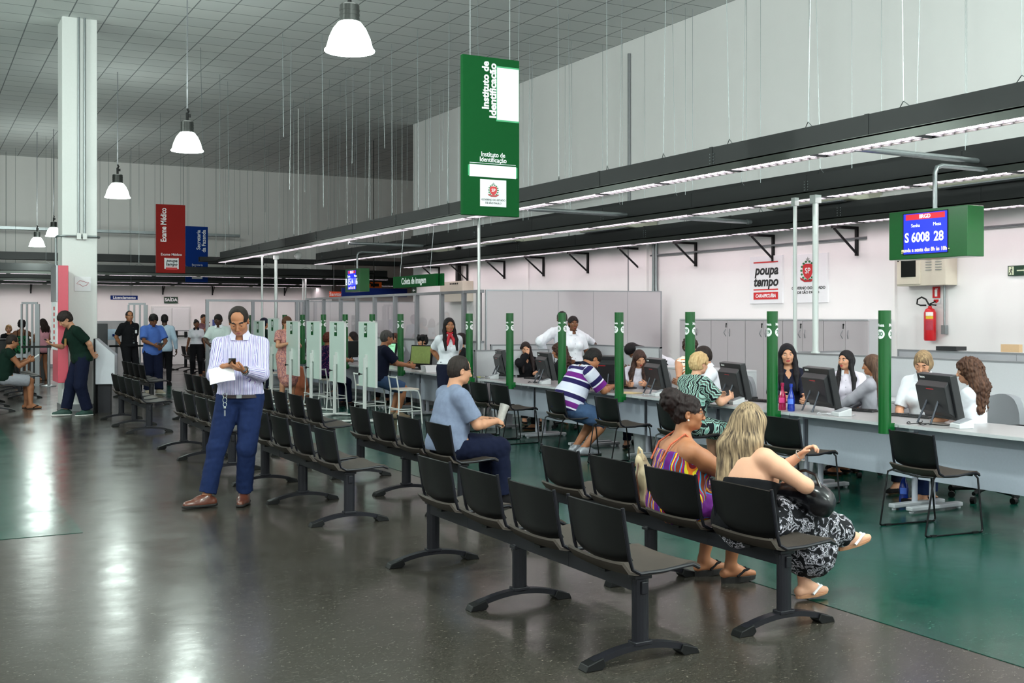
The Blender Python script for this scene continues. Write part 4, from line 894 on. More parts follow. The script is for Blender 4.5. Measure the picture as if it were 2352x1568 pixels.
# ------------------------------------------------------------------ partitions
def solid_panel(p0, p1, z0, z1, label, m_=M_GREYLAM, seams=0, th=0.04, cap=True, name='partition'):
    p0 = Vector((p0[0], p0[1], 0)); p1 = Vector((p1[0], p1[1], 0)); L_ = (p1-p0).length; a = math.atan2((p1-p0).y, (p1-p0).x)
    t = thing(name, label, 'partition', (p0.x, p0.y, z0), a)
    m = MB(); m.bx(0, L_, -th/2, th/2, 0, z1-z0-0.02)
    m.build('panel', m_, t)
    m = MB(); m.bx(-0.01, L_+0.01, -th/2-0.004, th/2+0.004, z1-z0-0.02, z1-z0); m.bx(-0.01, 0.015, -th/2-0.003, th/2+0.003, 0, z1-z0); m.bx(L_-0.015, L_+0.01, -th/2-0.003, th/2+0.003, 0, z1-z0)
    m.build('trim', M_ALU, t)
    if seams:
        m = MB()
        for k in range(1, seams): m.bx(L_*k/seams-0.003, L_*k/seams+0.003, -th/2-0.002, th/2+0.002, 0, z1-z0-0.02)
        m.build('seam_strip', M_EDGE, t)
    return t
solid_panel((8.6, 16.87), (11.8, 16.25), 0, 2.115, 'tall lilac-grey cloth partition behind the counter', M_PARTI, 5)
solid_panel((8.3, 16.1), (9.8, 16.1), 0, 1.2, 'low cream partition in front of the lilac-grey one', M_GREYLAM)
solid_panel((9.8, 13.5), (9.8, 16.05), 0, 1.2, 'low cream partition where the braided woman bends over', M_GREYLAM)
solid_panel((7.6, 15.28), (8.9, 15.28), 0.74, 1.14, 'white side screen at the far end of the counter', M_GREYLAM)
solid_panel((9.8, 3.2), (9.8, 10.95), 0, 1.2, 'long low white partition behind the seated attendants', M_GREYLAM, 5)
solid_panel((11.0, 3.2), (11.0, 10.05), 0, 1.24, 'second low grey partition near the wall carrying a folded cardboard', mat('grey_partition', (166, 168, 174), 0.5, var=0.02), 4)
solid_panel((9.83, 10.93), (11.0, 10.93), 0, 1.2, 'short return of the low white partition', M_GREYLAM)
m = MB(); m.bx(-0.15, 0.15, -0.09, 0.09, 0, 0.05); tag(m.build('keyboard', M_MONI, loc=(11.05, atX(2178, 11.0)[0], 1.242), rz=1.57), 'dark flat device lying on the grey partition top', 'device')
m = MB(); m.bx(-0.12, 0.12, -0.03, 0.03, 0, 0.09); tag(m.build('cardboard_box', mat('cardboard', (206, 174, 136), 0.8, var=0.05), loc=(11.1, atX(2310, 11.0)[0], 1.242), rz=1.57), 'flat piece of cardboard on the partition at the right edge', 'box')
# credenza in front of the long low partition
def cabinet(y0, y1, x0, x1, h, label, z0=0.0):
    t = thing('storage_cabinet', label, 'cabinet', (x0, (y0+y1)/2, z0)); hw = (y1-y0)/2
    m = MB(); m.bx(0.02, x1-x0, -hw+0.002, hw-0.002, 0.04, h-0.025); m.build('body', M_GREYLAM, t)
    m = MB(); m.bx(0, x1-x0, -hw+0.001, hw-0.001, h-0.025, h); m.build('top', M_GREYLAM, t, bevel=0.003)
    for s in (-1, 1):
        m = MB(); m.bx(0, 0.02, min(s*0.003, s*(hw-0.006)), max(s*0.003, s*(hw-0.006)), 0.06, h-0.03); d_ = m.build('door', M_PARTI, t, bevel=0.002)
        m = MB(); zc = h-0.2 if h < 1 else h-0.22; m.tube([(0, s*0.05, zc-0.06), (-0.03, s*0.065, zc), (0, s*0.05, zc+0.06)], 0.006); m.build('handle', M_ALU, d_)
    m = MB(); m.sphere((-0.005, 0.03, h-0.08), 0.014, 8); m.tube([(-0.01, 0.03, h-0.09), (-0.012, 0.03, h-0.14)], 0.007, 6); m.build('key', M_BLACK, t)
for k in range(5): cabinet(11.05+0.85*k, 11.9+0.85*k, 11.5, 11.98, 1.62, ['tall grey two-door cabinet, rightmost of the wall row', 'tall grey two-door cabinet, second from the right in the wall row', 'tall grey two-door cabinet, middle of the wall row', 'tall grey two-door cabinet behind the white-shirted young man, fourth from right', 'tall grey two-door cabinet, leftmost of the wall row near post 28'][k])
for k in range(6): cabinet(4.2+0.9*k, 5.1+0.9*k, 9.32, 9.76, 0.74, ['low grey key-locked credenza at the right edge', 'low grey key-locked credenza behind the grey office chair', 'low grey key-locked credenza behind the wavy-haired woman', 'low grey key-locked credenza behind the woman looking down', 'low grey key-locked credenza behind post 30', 'low grey key-locked credenza at the far end of the low row'][k])
for k in range(2): cabinet(11.3+0.9*k, 12.2+0.9*k, 9.3, 9.75, 0.95, ['waist-high grey cabinet with hanging keys behind the white-shirted young man', 'waist-high grey cabinet behind the customer in striped sleeveless top'][k])
# glass screen room
M_GLASS = bpy.data.materials.new('clear_glass'); N, L = nt(M_GLASS); b = N['Principled BSDF']; b.inputs['Base Color'].default_value = (0.92, 0.95, 0.95, 1); b.inputs['Roughness'].default_value = 0.01; b.inputs['Transmission Weight'].default_value = 1.0; b.inputs['IOR'].default_value = 1.25
def glass_wall(p0, p1, posts, zg, zt, label):
    p0 = Vector((p0[0], p0[1], 0)); p1 = Vector((p1[0], p1[1], 0)); L_ = (p1-p0).length; a = math.atan2((p1-p0).y, (p1-p0).x)
    t = thing('glass_partition', label, 'partition', p0, a)
    m = MB(); m.bx(0, L_, -0.035, 0.035, zt-0.05, zt); m.bx(0, L_, -0.03, 0.03, zg-0.04, zg); m.build('rail', M_ALU, t, bevel=0.003)
    for s in posts:
        m = MB(); m.bx(s*L_-0.035, s*L_+0.035, -0.04, 0.04, 0, zt-0.001); m.build('upright', M_ALU, t, bevel=0.003)
    m = MB(); m.bx(0, L_, -0.02, 0.02, 0, zg-0.04); m.build('lower_panel', M_GREYLAM, t)
    for s0, s1 in zip(posts[:-1], posts[1:]):
        m = MB(); m.bx(s0*L_+0.03, s1*L_-0.03, -0.004, 0.004, zg, zt-0.05); m.build('glass_pane', M_GLASS, t)
    return t
g0, g1 = 16.9, 26.5
us = [1100, 1066, 1015, 958, 908, 861, 821, 783, 744, 706]
ps = [min(1, max(0, (atX(u, 8.55)[0]-g0)/(g1-g0))) for u in us]
glass_wall((8.55, g0), (8.55, g1), ps, 1.24, 2.115, 'aluminium-framed glass screen running behind the photo stations')
glass_wall((6.13, 26.55), (8.5, 26.55), [0, 0.46, 0.92, 1.0], 1.2, 2.07, 'aluminium-framed glass screen crossing behind the standing man')
solid_panel((8.65, 27.4), (11.9, 27.4), 0, 2.06, 'pale rear partition seen through the glass screen', M_PARTI, 4)
x, y = atD(486, 30.5); t = thing('notice', 'small navy and white notice on the glass by the exit door', 'notice', (6.3, 26.50, zat(26.2, 757)))
m = MB(); m.bx(-0.06, 0.06, -0.004, 0, 0, 0.24); m.build('sheet', mat('notice_navy', (60, 70, 130), 0.5, var=0.5, scale=25), t)
# far slatted screens
for u, D, v0, v1, w_, lb in ((68, 27, 698, 905, 0.36, 'grey slatted screen behind the woman in green at far left'), (315, 28.5, 700, 890, 0.42, 'grey slatted screen just left of the exit door'), ):
    x, y = atD(u, D); h_ = zat(D, v0); t = thing('slatted_screen', lb, 'screen', (x, y, 0), -0.3)
    for k in range(4):
        m = MB(); xx = -w_/2+w_*k/3; r = 0.02 if k < 3 else 0.05; m.bx(xx-r, xx+r, -0.03, 0.03, 0.02, h_); m.build('upright', M_ALU, t)
    m = MB(); m.bx(-w_/2, w_/2, -0.03, 0.03, h_, h_+0.05); m.build('top_rail', M_ALU, t)
    m = MB(); m.bx(-w_/2-0.1, w_/2+0.1, -0.25, 0.25, 0, 0.02); m.build('base_plate', M_ALU, t)
# ------------------------------------------------------------------ left group: totem, kiosk, stands
xl = bxp(133, 19.95)[0]; xr = bxp(157, 19.95)[0]
t = thing('sign_totem', 'tall red totem cabinet mounted beside the white column', 'sign', ((xl+xr)/2, 20.3, 0.0)); wd = xr-xl
M_TOT = mat('totem_red', (204, 74, 92), 0.35, var=0.04)
z0, z1 = zat(19, 876), zat(19, 612)
m = MB(); m.bx(-wd/2, wd/2, -0.36, 0.44, z0, z1); m.build('cabinet', M_TOT, t, bevel=0.008)
m = MB(); m.bx(-wd/2-0.02, -wd/2, -0.34, 0.42, z0+0.55, z1-0.6); m.build('side_display', M_PAPER, t)
m = MB(); m.bx(-wd/2-0.03, -wd/2, -0.36, 0.44, z1-0.6, z1); m.build('upper_cap', M_ALU, t)
m = MB()
for k in range(7): m.bx(-wd/2-0.024, -wd/2-0.019, -0.05, 0.09, z0+0.62+k*0.1, z0+0.68+k*0.1)
m.build('print_marks', M_INKR, t)
m = MB(); m.bx(-0.02, wd/2+0.05, 0.45, 0.46, z0+0.5, z1-0.5); m.build('wall_mount', M_ALU, t)
x, y = atD(247, 19.2); t = thing('info_kiosk', 'white information kiosk with sloped top beside the column', 'kiosk', (x, y, 0), -0.25)
m = MB(); m.prism([(-0.17, 0.5), (0.14, 0.5), (0.14, 1.0), (-0.17, 1.28)], -0.25, 0.25, axis='y'); m.build('cabinet', mat('kiosk_white', (206, 208, 216), 0.2, var=0.02), t, bevel=0.008)
m = MB(); m.bx(-0.2, -0.17, -0.25, 0.25, 0.0, 1.28); m.build('side_plate', M_BLACK, t)
m = MB(); m.bx(-0.14, 0.06, -0.12, 0.12, 0.0, 0.5); m.build('pedestal', M_FRAME, t)
x, y = atD(258, 27); t = thing('poster_stand', 'small stand holding a blue and white notice beside the guard', 'sign', (x, y, 0))
m = MB(); m.bx(-0.17, 0.17, -0.01, 0.01, 1.1, 1.36); m.build('notice_sheet', mat('notice_pale', (190, 210, 230), 0.5, var=0.1, scale=20), t)
m = MB(); m.tube([(0.1, 0, 0.0), (0.1, 0, 1.1)], 0.03); m.lathe([(0.18, 0), (0.18, 0.02)], 16, c=(0.1, 0, 0)); m.build('post', M_ALU, t)
m = MB(); m.tube([(0, -0.012, 1.21), (0.05, -0.012, 1.21)], 0.03); m.build('round_mark', M_NAVY, t)
for u, D, lb in ((112, 26.5, 'queue barrier post under the woman in pink top'), (310, 27.2, 'queue barrier post left of the man in blue polo')):
    x, y = atD(u, D); t = thing('barrier_post', lb, 'barrier', (x, y, 0)); m = MB(); m.tube([(0, 0, 0.0), (0, 0, 0.98)], 0.035, 12); m.lathe([(0.17, 0), (0.17, 0.02), (0.04, 0.05)], 20); m.build('post', M_ALU, t, smooth=True)
    m = MB(); m.box((0, 0, 0.95), (0.09, 0.09, 0.06)); m.bx(-0.6, 0.7, -0.003, 0.003, 0.92, 0.97); m.build('belt', M_BLACK, t)
x, y = atD(238, 30); solid_panel((x-0.25, y), (x+0.75, y), 0, 1.55, 'pale partition behind the guard', M_PARTI)
m = MB(); m.bx(-0.9, 0.9, -0.35, 0.35, 0.0, 1.05); m.bx(-0.95, 0.95, -0.4, 0.4, 1.05, 1.09); x, y = atD(18, 29); tag(m.build('reception_counter', M_MONI, loc=(x, y, 0), bevel=0.01), 'dark reception counter at the far left edge', 'counter')
m = MB(); m.bx(-0.25, 0.25, -0.2, 0.2, 0.0, 1.5); x, y = atD(229, 26); tag(m.build('equipment_tower', M_MONI, loc=(x-0.1, y, 0), bevel=0.01), 'dark equipment tower just behind the column', 'cabinet')
# waste bins, office chairs
def bin_(u, X, z, label, lid=False, k=1.0):
    Y, _ = atX(u, X); t = thing('waste_bin', label, 'bin', (X, Y, 0)); m = MB(); m.lathe([(0.0, 0), (0.1*k, 0), (0.125*k, 0.3*k), (0.13*k, 0.3*k), (0.13*k, 0.31*k), (0.115*k, 0.31*k), (0.095*k, 0.02)], 20); m.build('bucket', mat('bin_white', (196, 200, 206), 0.4, var=0.02), t, smooth=True)
    if lid: m = MB(); m.lathe([(0.14*k, 0.29*k), (0.14*k, 0.33*k), (0.0, 0.335*k)], 20); m.build('liner', M_BLACK, t, smooth=True)
bin_(1842, 8.0, 0, 'white waste bin under the desk beside post 29'); bin_(1477, 7.75, 0, 'white waste bin with black liner right of post 27', True); bin_(1160, 7.75, 0, 'white waste bin under the desk at post 25'); bin_(908, 7.9, 0, 'waste bin under the far desk near the white stool', True)
def make_office():
    t = thing('office_chair', 'grey office chair at the right edge behind the counter', 'chair')
    m = MB(); m.sheet(lambda a, b: (-0.22-0.03*b+0.04*(2*a-1)**2, (a-0.5)*0.46*(1-0.3*b**4), 0.55+0.36*b+0.035*(1-(2*a-1)**2)*b), 8, 8, 0.06); m.build('backrest', M_GREY_CLOTH, t, smooth=True)
    m = MB(); m.sheet(lambda a, b: ((a-0.5)*0.46, (b-0.5)*0.46, 0.47+0.015*math.sin(a*3)), 8, 8, 0.07); m.build('seat', M_GREY_CLOTH, t, smooth=True)
    m = MB(); m.tube([(0, 0, 0.09), (0, 0, 0.45)], 0.03); m.tube([(-0.02, 0, 0.42), (-0.25, 0, 0.45), (-0.27, 0, 0.62)], 0.018); m.build('column', M_BLACK, t)
    for s in (-1, 1):
        m = MB(); m.tube([(-0.05, s*0.22, 0.46), (-0.05, s*0.27, 0.5), (-0.05, s*0.27, 0.67)], 0.015); m.box((0, s*0.27, 0.68), (0.24, 0.06, 0.03)); m.build('armrest', M_BLACK, t)
    for k in range(5):
        a = k*2*math.pi/5+0.3; m = MB(); m.tube([(0, 0, 0.12), (0.28*math.cos(a), 0.28*math.sin(a), 0.085)], [0.028, 0.018]); lg = m.build('leg', M_BLACK, t)
        c = MB(); c.tube([(0.29*math.cos(a)-0.02*math.sin(a), 0.29*math.sin(a)+0.02*math.cos(a), 0.03), (0.29*math.cos(a)+0.02*math.sin(a), 0.29*math.sin(a)-0.02*math.cos(a), 0.03)], 0.03, 12); c.build('caster', M_BLACK, lg)
    return t
OC = make_office(); Y, _ = atX(2300, 8.55); OC.location = (8.5, Y+0.12, -0.0); OC.rotation_euler.z = math.pi; OC['group'] = 'grey office chairs behind the counter'
for x, y, rz, lb in ((8.65, 7.55, math.pi, 'grey office chair under the woman looking down'), (8.65, 8.55, math.pi-0.5, 'grey office chair under the woman in grey blazer'), (9.0, 9.4, math.pi, 'grey office chair under the black-haired woman in white blouse'), (8.65, 10.5, math.pi+0.4, 'grey office chair under the white-shirted young man'), (8.5, 12.0, math.pi, 'grey office chair behind post 27'), (8.6, 14.1, math.pi-0.3, 'grey office chair behind post 26'), (8.7, 15.0, math.pi, 'grey office chair behind post 25')):
    dup(OC, (x, y, 0), rz, lb)
# ================================================================== people: bodies and clothes grown from blended volumes
V = lambda *a: np.array(a, float)
def unit(v): return v/max(1e-9, np.linalg.norm(v))
class P_:  # one volume
    __slots__ = ('k', 'a', 'b', 'ra', 'rb', 'R', 'tag', 'sk', 'clip', 'neg')
def cone(a, b, ra, rb, tag='', sk=0.02, clip=None, neg=False):
    p = P_(); p.k = 0; p.a = np.array(a, float); p.b = np.array(b, float); p.ra = ra; p.rb = rb; p.R = None; p.tag = tag; p.sk = sk; p.clip = clip; p.neg = neg; return p
def ell(c, r, R=None, tag='', sk=0.02, neg=False):
    p = P_(); p.k = 1; p.a = np.array(c, float); p.b = None; p.ra = np.array(r, float); p.rb = 0; p.R = np.eye(3) if R is None else np.array(R, float); p.tag = tag; p.sk = sk; p.clip = None; p.neg = neg; return p
def bounds(p, e):
    if p.k == 0:
        r = max(p.ra, p.rb)+e; return np.minimum(p.a, p.b)-r, np.maximum(p.a, p.b)+r
    r = np.sqrt((p.R**2) @ (p.ra**2))+e; return p.a-r, p.a+r
def dist(p, X, Y, Z, infl=0.0):
    if p.k == 0:
        ba = p.b-p.a; L2 = max(1e-9, ba @ ba)
        t = ((X-p.a[0])*ba[0]+(Y-p.a[1])*ba[1]+(Z-p.a[2])*ba[2])/L2; tc = np.clip(t, 0, 1)
        d = np.sqrt((X-p.a[0]-tc*ba[0])**2+(Y-p.a[1]-tc*ba[1])**2+(Z-p.a[2]-tc*ba[2])**2)-(p.ra+(p.rb-p.ra)*tc)-infl
        if p.clip is not None:
            L = math.sqrt(L2); d = np.maximum(d, (t-p.clip)*L)
        return d
    x = X-p.a[0]; y = Y-p.a[1]; z = Z-p.a[2]; R = p.R; r = p.ra+infl
    u = (x*R[0, 0]+y*R[1, 0]+z*R[2, 0])/r[0]; v = (x*R[0, 1]+y*R[1, 1]+z*R[2, 1])/r[1]; w_ = (x*R[0, 2]+y*R[1, 2]+z*R[2, 2])/r[2]
    k0 = np.sqrt(u*u+v*v+w_*w_); k1 = np.sqrt((u/r[0])**2+(v/r[1])**2+(w_/r[2])**2)
    return k0*(k0-1)/np.maximum(k1, 1e-6)
def axis_lines(lo, hi, h, zones):
    xs = [lo]
    while xs[-1] < hi:
        x = xs[-1]; s = h
        for a, b, hh in zones:
            if a-0.01 <= x <= b: s = min(s, hh)
            elif x < a < x+s: s = min(s, max(hh, a-x))
        xs.append(x+s)
    return np.array(xs)
def noise3(X, Y, Z, f, seed):
    rs = np.random.RandomState(seed); o = 0
    for i in range(4):
        d = rs.randn(3); d /= np.linalg.norm(d); ph = rs.rand()*6.28; o = o+np.sin((X*d[0]+Y*d[1]+Z*d[2])*f*(0.7+rs.rand()*0.9)+ph+1.5*np.sin((X*d[1]-Y*d[2]+Z*d[0])*f*0.6+ph*2))
    return o/4
def field_mesh(prims, h, infl=0.0, zones=None, cuts=None, disp=None):
    """surface of the blended volumes -> verts, quads. zones: (lo3, hi3, h) finer boxes. cuts: functions (X,Y,Z)->distance kept negative"""
    pos = [p for p in prims if not p.neg]
    lo = np.min([bounds(p, infl+0.02)[0] for p in pos], 0); hi = np.max([bounds(p, infl+0.02)[1] for p in pos], 0)
    ax = [axis_lines(lo[i], hi[i], h, [(z[0][i], z[1][i], z[2]) for z in (zones or [])]) for i in range(3)]
    F = np.full([len(a) for a in ax], 0.06, np.float32)
    for p in prims:
        e = infl+0.05+p.sk; b0, b1 = bounds(p, e)
        ix = [slice(max(0, np.searchsorted(ax[i], b0[i])-1), np.searchsorted(ax[i], b1[i])+1) for i in range(3)]
        X = ax[0][ix[0]][:, None, None]; Y = ax[1][ix[1]][None, :, None]; Z = ax[2][ix[2]][None, None, :]
        if X.size == 0 or Y.size == 0 or Z.size == 0: continue
        d = dist(p, X, Y, Z, 0.0 if p.neg else infl).astype(np.float32); c = F[ix[0], ix[1], ix[2]]; k = p.sk
        if p.neg:
            hh = np.clip(0.5-0.5*(c+d)/k, 0, 1); F[ix[0], ix[1], ix[2]] = c*(1-hh)-d*hh+k*hh*(1-hh)
        else:
            hh = np.clip(0.5+0.5*(c-d)/k, 0, 1); F[ix[0], ix[1], ix[2]] = c*(1-hh)+d*hh-k*hh*(1-hh)
    X = ax[0][:, None, None]; Y = ax[1][None, :, None]; Z = ax[2][None, None, :]
    if disp is not None: F = F+disp(X, Y, Z).astype(np.float32)
    for c in (cuts or []): F = np.maximum(F, c(X, Y, Z))
    F[0] = F[-1] = 0.06; F[:, 0] = F[:, -1] = 0.06; F[:, :, 0] = F[:, :, -1] = 0.06
    S = F < 0
    nx, ny, nz = [n-1 for n in F.shape]
    cnt = np.zeros((nx, ny, nz), np.int8)
    for a in (0, 1):
        for b in (0, 1):
            for c in (0, 1): cnt += S[a:nx+a, b:ny+b, c:nz+c]
    act = (cnt > 0) & (cnt < 8); idx = np.full(act.shape, -1, np.int64); I = np.argwhere(act); n = len(I); idx[act] = np.arange(n)
    acc = np.zeros((n, 3)); m = np.zeros(n)
    i, j, k = I.T
    for d_ in range(3):
        o1, o2 = [q for q in range(3) if q != d_]
        for a in (0, 1):
            for b in (0, 1):
                st = [i.copy(), j.copy(), k.copy()]; st[o1] = st[o1]+a; st[o2] = st[o2]+b
                en = [s.copy() for s in st]; en[d_] = en[d_]+1
                f0 = F[tuple(st)]; f1 = F[tuple(en)]; cr = (f0 < 0) != (f1 < 0)
                t = np.where(cr, f0/np.where(cr, f0-f1, 1), 0)
                pt = np.stack([ax[q][st[q]] for q in range(3)], 1); pt[:, d_] += t*(ax[d_][en[d_]]-ax[d_][st[d_]])
                acc[cr] += pt[cr]; m[cr] += 1
    verts = acc/np.maximum(m, 1)[:, None]
    quads = []
    for d_ in range(3):
        o1, o2 = (d_+1) % 3, (d_+2) % 3
        sl0 = [slice(1, -1)]*3; sl0[d_] = slice(0, -1); sl1 = [slice(1, -1)]*3; sl1[d_] = slice(1, None)
        a = S[tuple(sl0)]; b = S[tuple(sl1)]; E = np.argwhere(a != b)
        if len(E) == 0: continue
        flip = a[tuple(E.T)]
        E = E.copy(); E[:, o1] += 1; E[:, o2] += 1
        def q(da, db):
            e = E.copy(); e[:, o1] -= da; e[:, o2] -= db; return idx[tuple(e.T)]
        Q = np.stack([q(0, 0), q(1, 0), q(1, 1), q(0, 1)], 1); Q[~flip] = Q[~flip][:, ::-1]; quads.append(Q)
    quads = np.concatenate(quads); quads = quads[(quads >= 0).all(1)]
    return verts, quads[:, ::-1]
def np_mesh(name, V_, Q, mats, parent, mi=None, pat=None):
    me = bpy.data.meshes.new(name); n = len(V_); q = len(Q)
    me.vertices.add(n); me.vertices.foreach_set('co', V_.astype(np.float32).ravel())
    me.loops.add(q*4); me.loops.foreach_set('vertex_index', Q.astype(np.int32).ravel())
    me.polygons.add(q); me.polygons.foreach_set('loop_start', np.arange(q, dtype=np.int32)*4)
    for x in (mats if isinstance(mats, (list, tuple)) else [mats]): me.materials.append(x)
    if mi is not None: me.polygons.foreach_set('material_index', mi.astype(np.int32))
    me.polygons.foreach_set('use_smooth', np.ones(q, bool)); me.update(calc_edges=True); me.validate()
    if pat is not None:
        at = me.attributes.new('pat', 'FLOAT_VECTOR', 'POINT'); at.data.foreach_set('vector', pat.astype(np.float32).ravel())
    o = bpy.data.objects.new(name, me); COL.objects.link(o)
    if parent is not None: o.parent = parent
    return o
def rotm(yaw=0, pitch=0, roll=0):
    """facing +y; yaw>0 turns left, pitch>0 looks down/leans forward, roll>0 tips to the right"""
    cy, sy = math.cos(yaw), math.sin(yaw); cp, sp = math.cos(-pitch), math.sin(-pitch); cr, sr = math.cos(roll), math.sin(roll)
    Z = np.array([[cy, -sy, 0], [sy, cy, 0], [0, 0, 1]]); X = np.array([[1, 0, 0], [0, cp, -sp], [0, sp, cp]]); Y = np.array([[cr, 0, sr], [0, 1, 0], [-sr, 0, cr]])
    return Z @ X @ Y
def ik(a, c, l1, l2, hint):
    """middle joint between a and c, bending towards hint direction"""
    d = c-a; L = np.linalg.norm(d)
    if L > (l1+l2)*0.999: c = a+d/L*(l1+l2)*0.999; d = c-a; L = np.linalg.norm(d)
    u = d/L; x = (L*L+l1*l1-l2*l2)/(2*L); hh = math.sqrt(max(0, l1*l1-x*x)); hv = hint-u*(hint @ u); hv = unit(hv)
    return a+u*x+hv*hh, c
SKIN = {'pale': (214, 162, 134), 'light': (198, 144, 114), 'tan': (168, 112, 80), 'brown': (120, 76, 52), 'dark': (74, 48, 36)}
def skin_mat(k):
    m = mat('skin_'+k, SKIN[k], 0.5, var=0.07, scale=14, bump=0.12, bscale=160, spec=0.35)
    b = m.node_tree.nodes['Principled BSDF']; b.inputs['Subsurface Weight'].default_value = 0.08; b.inputs['Subsurface Radius'].default_value = (0.9, 0.35, 0.2); b.inputs['Subsurface Scale'].default_value = 0.012; return m
def hair_mat(c, c2=None):
    nm = 'hair_%d_%d_%d' % c
    if nm in MATS: return MATS[nm]
    m = bpy.data.materials.new(nm); N, L = nt(m); b = N['Principled BSDF']; b.inputs['Roughness'].default_value = 0.6; b.inputs['Specular IOR Level'].default_value = 0.2
    a = N.new('ShaderNodeAttribute'); a.attribute_name = 'pat'
    mp = N.new('ShaderNodeMapping'); mp.inputs['Scale'].default_value = (1, 0.05, 1); L.new(a.outputs['Vector'], mp.inputs[0])
    n = N.new('ShaderNodeTexNoise'); n.inputs['Scale'].default_value = 170; n.inputs['Detail'].default_value = 5; L.new(mp.outputs[0], n.inputs['Vector'])
    c2 = c2 or tuple(min(255, int(x*1.5)+8) for x in c); r = ramp(N, [(0.35, c), (0.68, c2)]); L.new(n.outputs['Fac'], r.inputs[0]); L.new(r.outputs[0], b.inputs['Base Color'])
    bp = N.new('ShaderNodeBump'); bp.inputs['Strength'].default_value = 0.5; bp.inputs['Distance'].default_value = 0.004; L.new(n.outputs['Fac'], bp.inputs['Height']); L.new(bp.outputs[0], b.inputs['Normal'])
    MATS[nm] = m; return m
M_EYEW = mat('eye_white', (186, 180, 174), 0.2, var=0); M_IRIS = mat('iris_dark', (32, 20, 14), 0.15, var=0)
M_DENIM = mat('denim_blue', (24, 38, 76), 0.9, var=0.22, scale=45, bump=0.5, bscale=500, spec=0.2)
M_DENIMD = mat('denim_dark', (14, 20, 44), 0.9, var=0.2, scale=45, bump=0.5, bscale=500, spec=0.2)
M_DENIMW = mat('denim_washed', (62, 84, 118), 0.9, var=0.28, scale=12, bump=0.5, bscale=500, spec=0.2)
def cloth(name, c, var=0.06): return mat('cloth_'+name, c, 0.9, var=var, scale=40, bump=0.3, bscale=350, spec=0.2)
C_BLACK = cloth('black', (20, 20, 24)); C_WHITE = cloth('white', (226, 228, 236)); C_NAVY = cloth('navy', (20, 24, 44)); C_DKGREEN = cloth('dark_green', (10, 34, 26)); C_GREY = cloth('heather_grey', (120, 130, 154), 0.16)
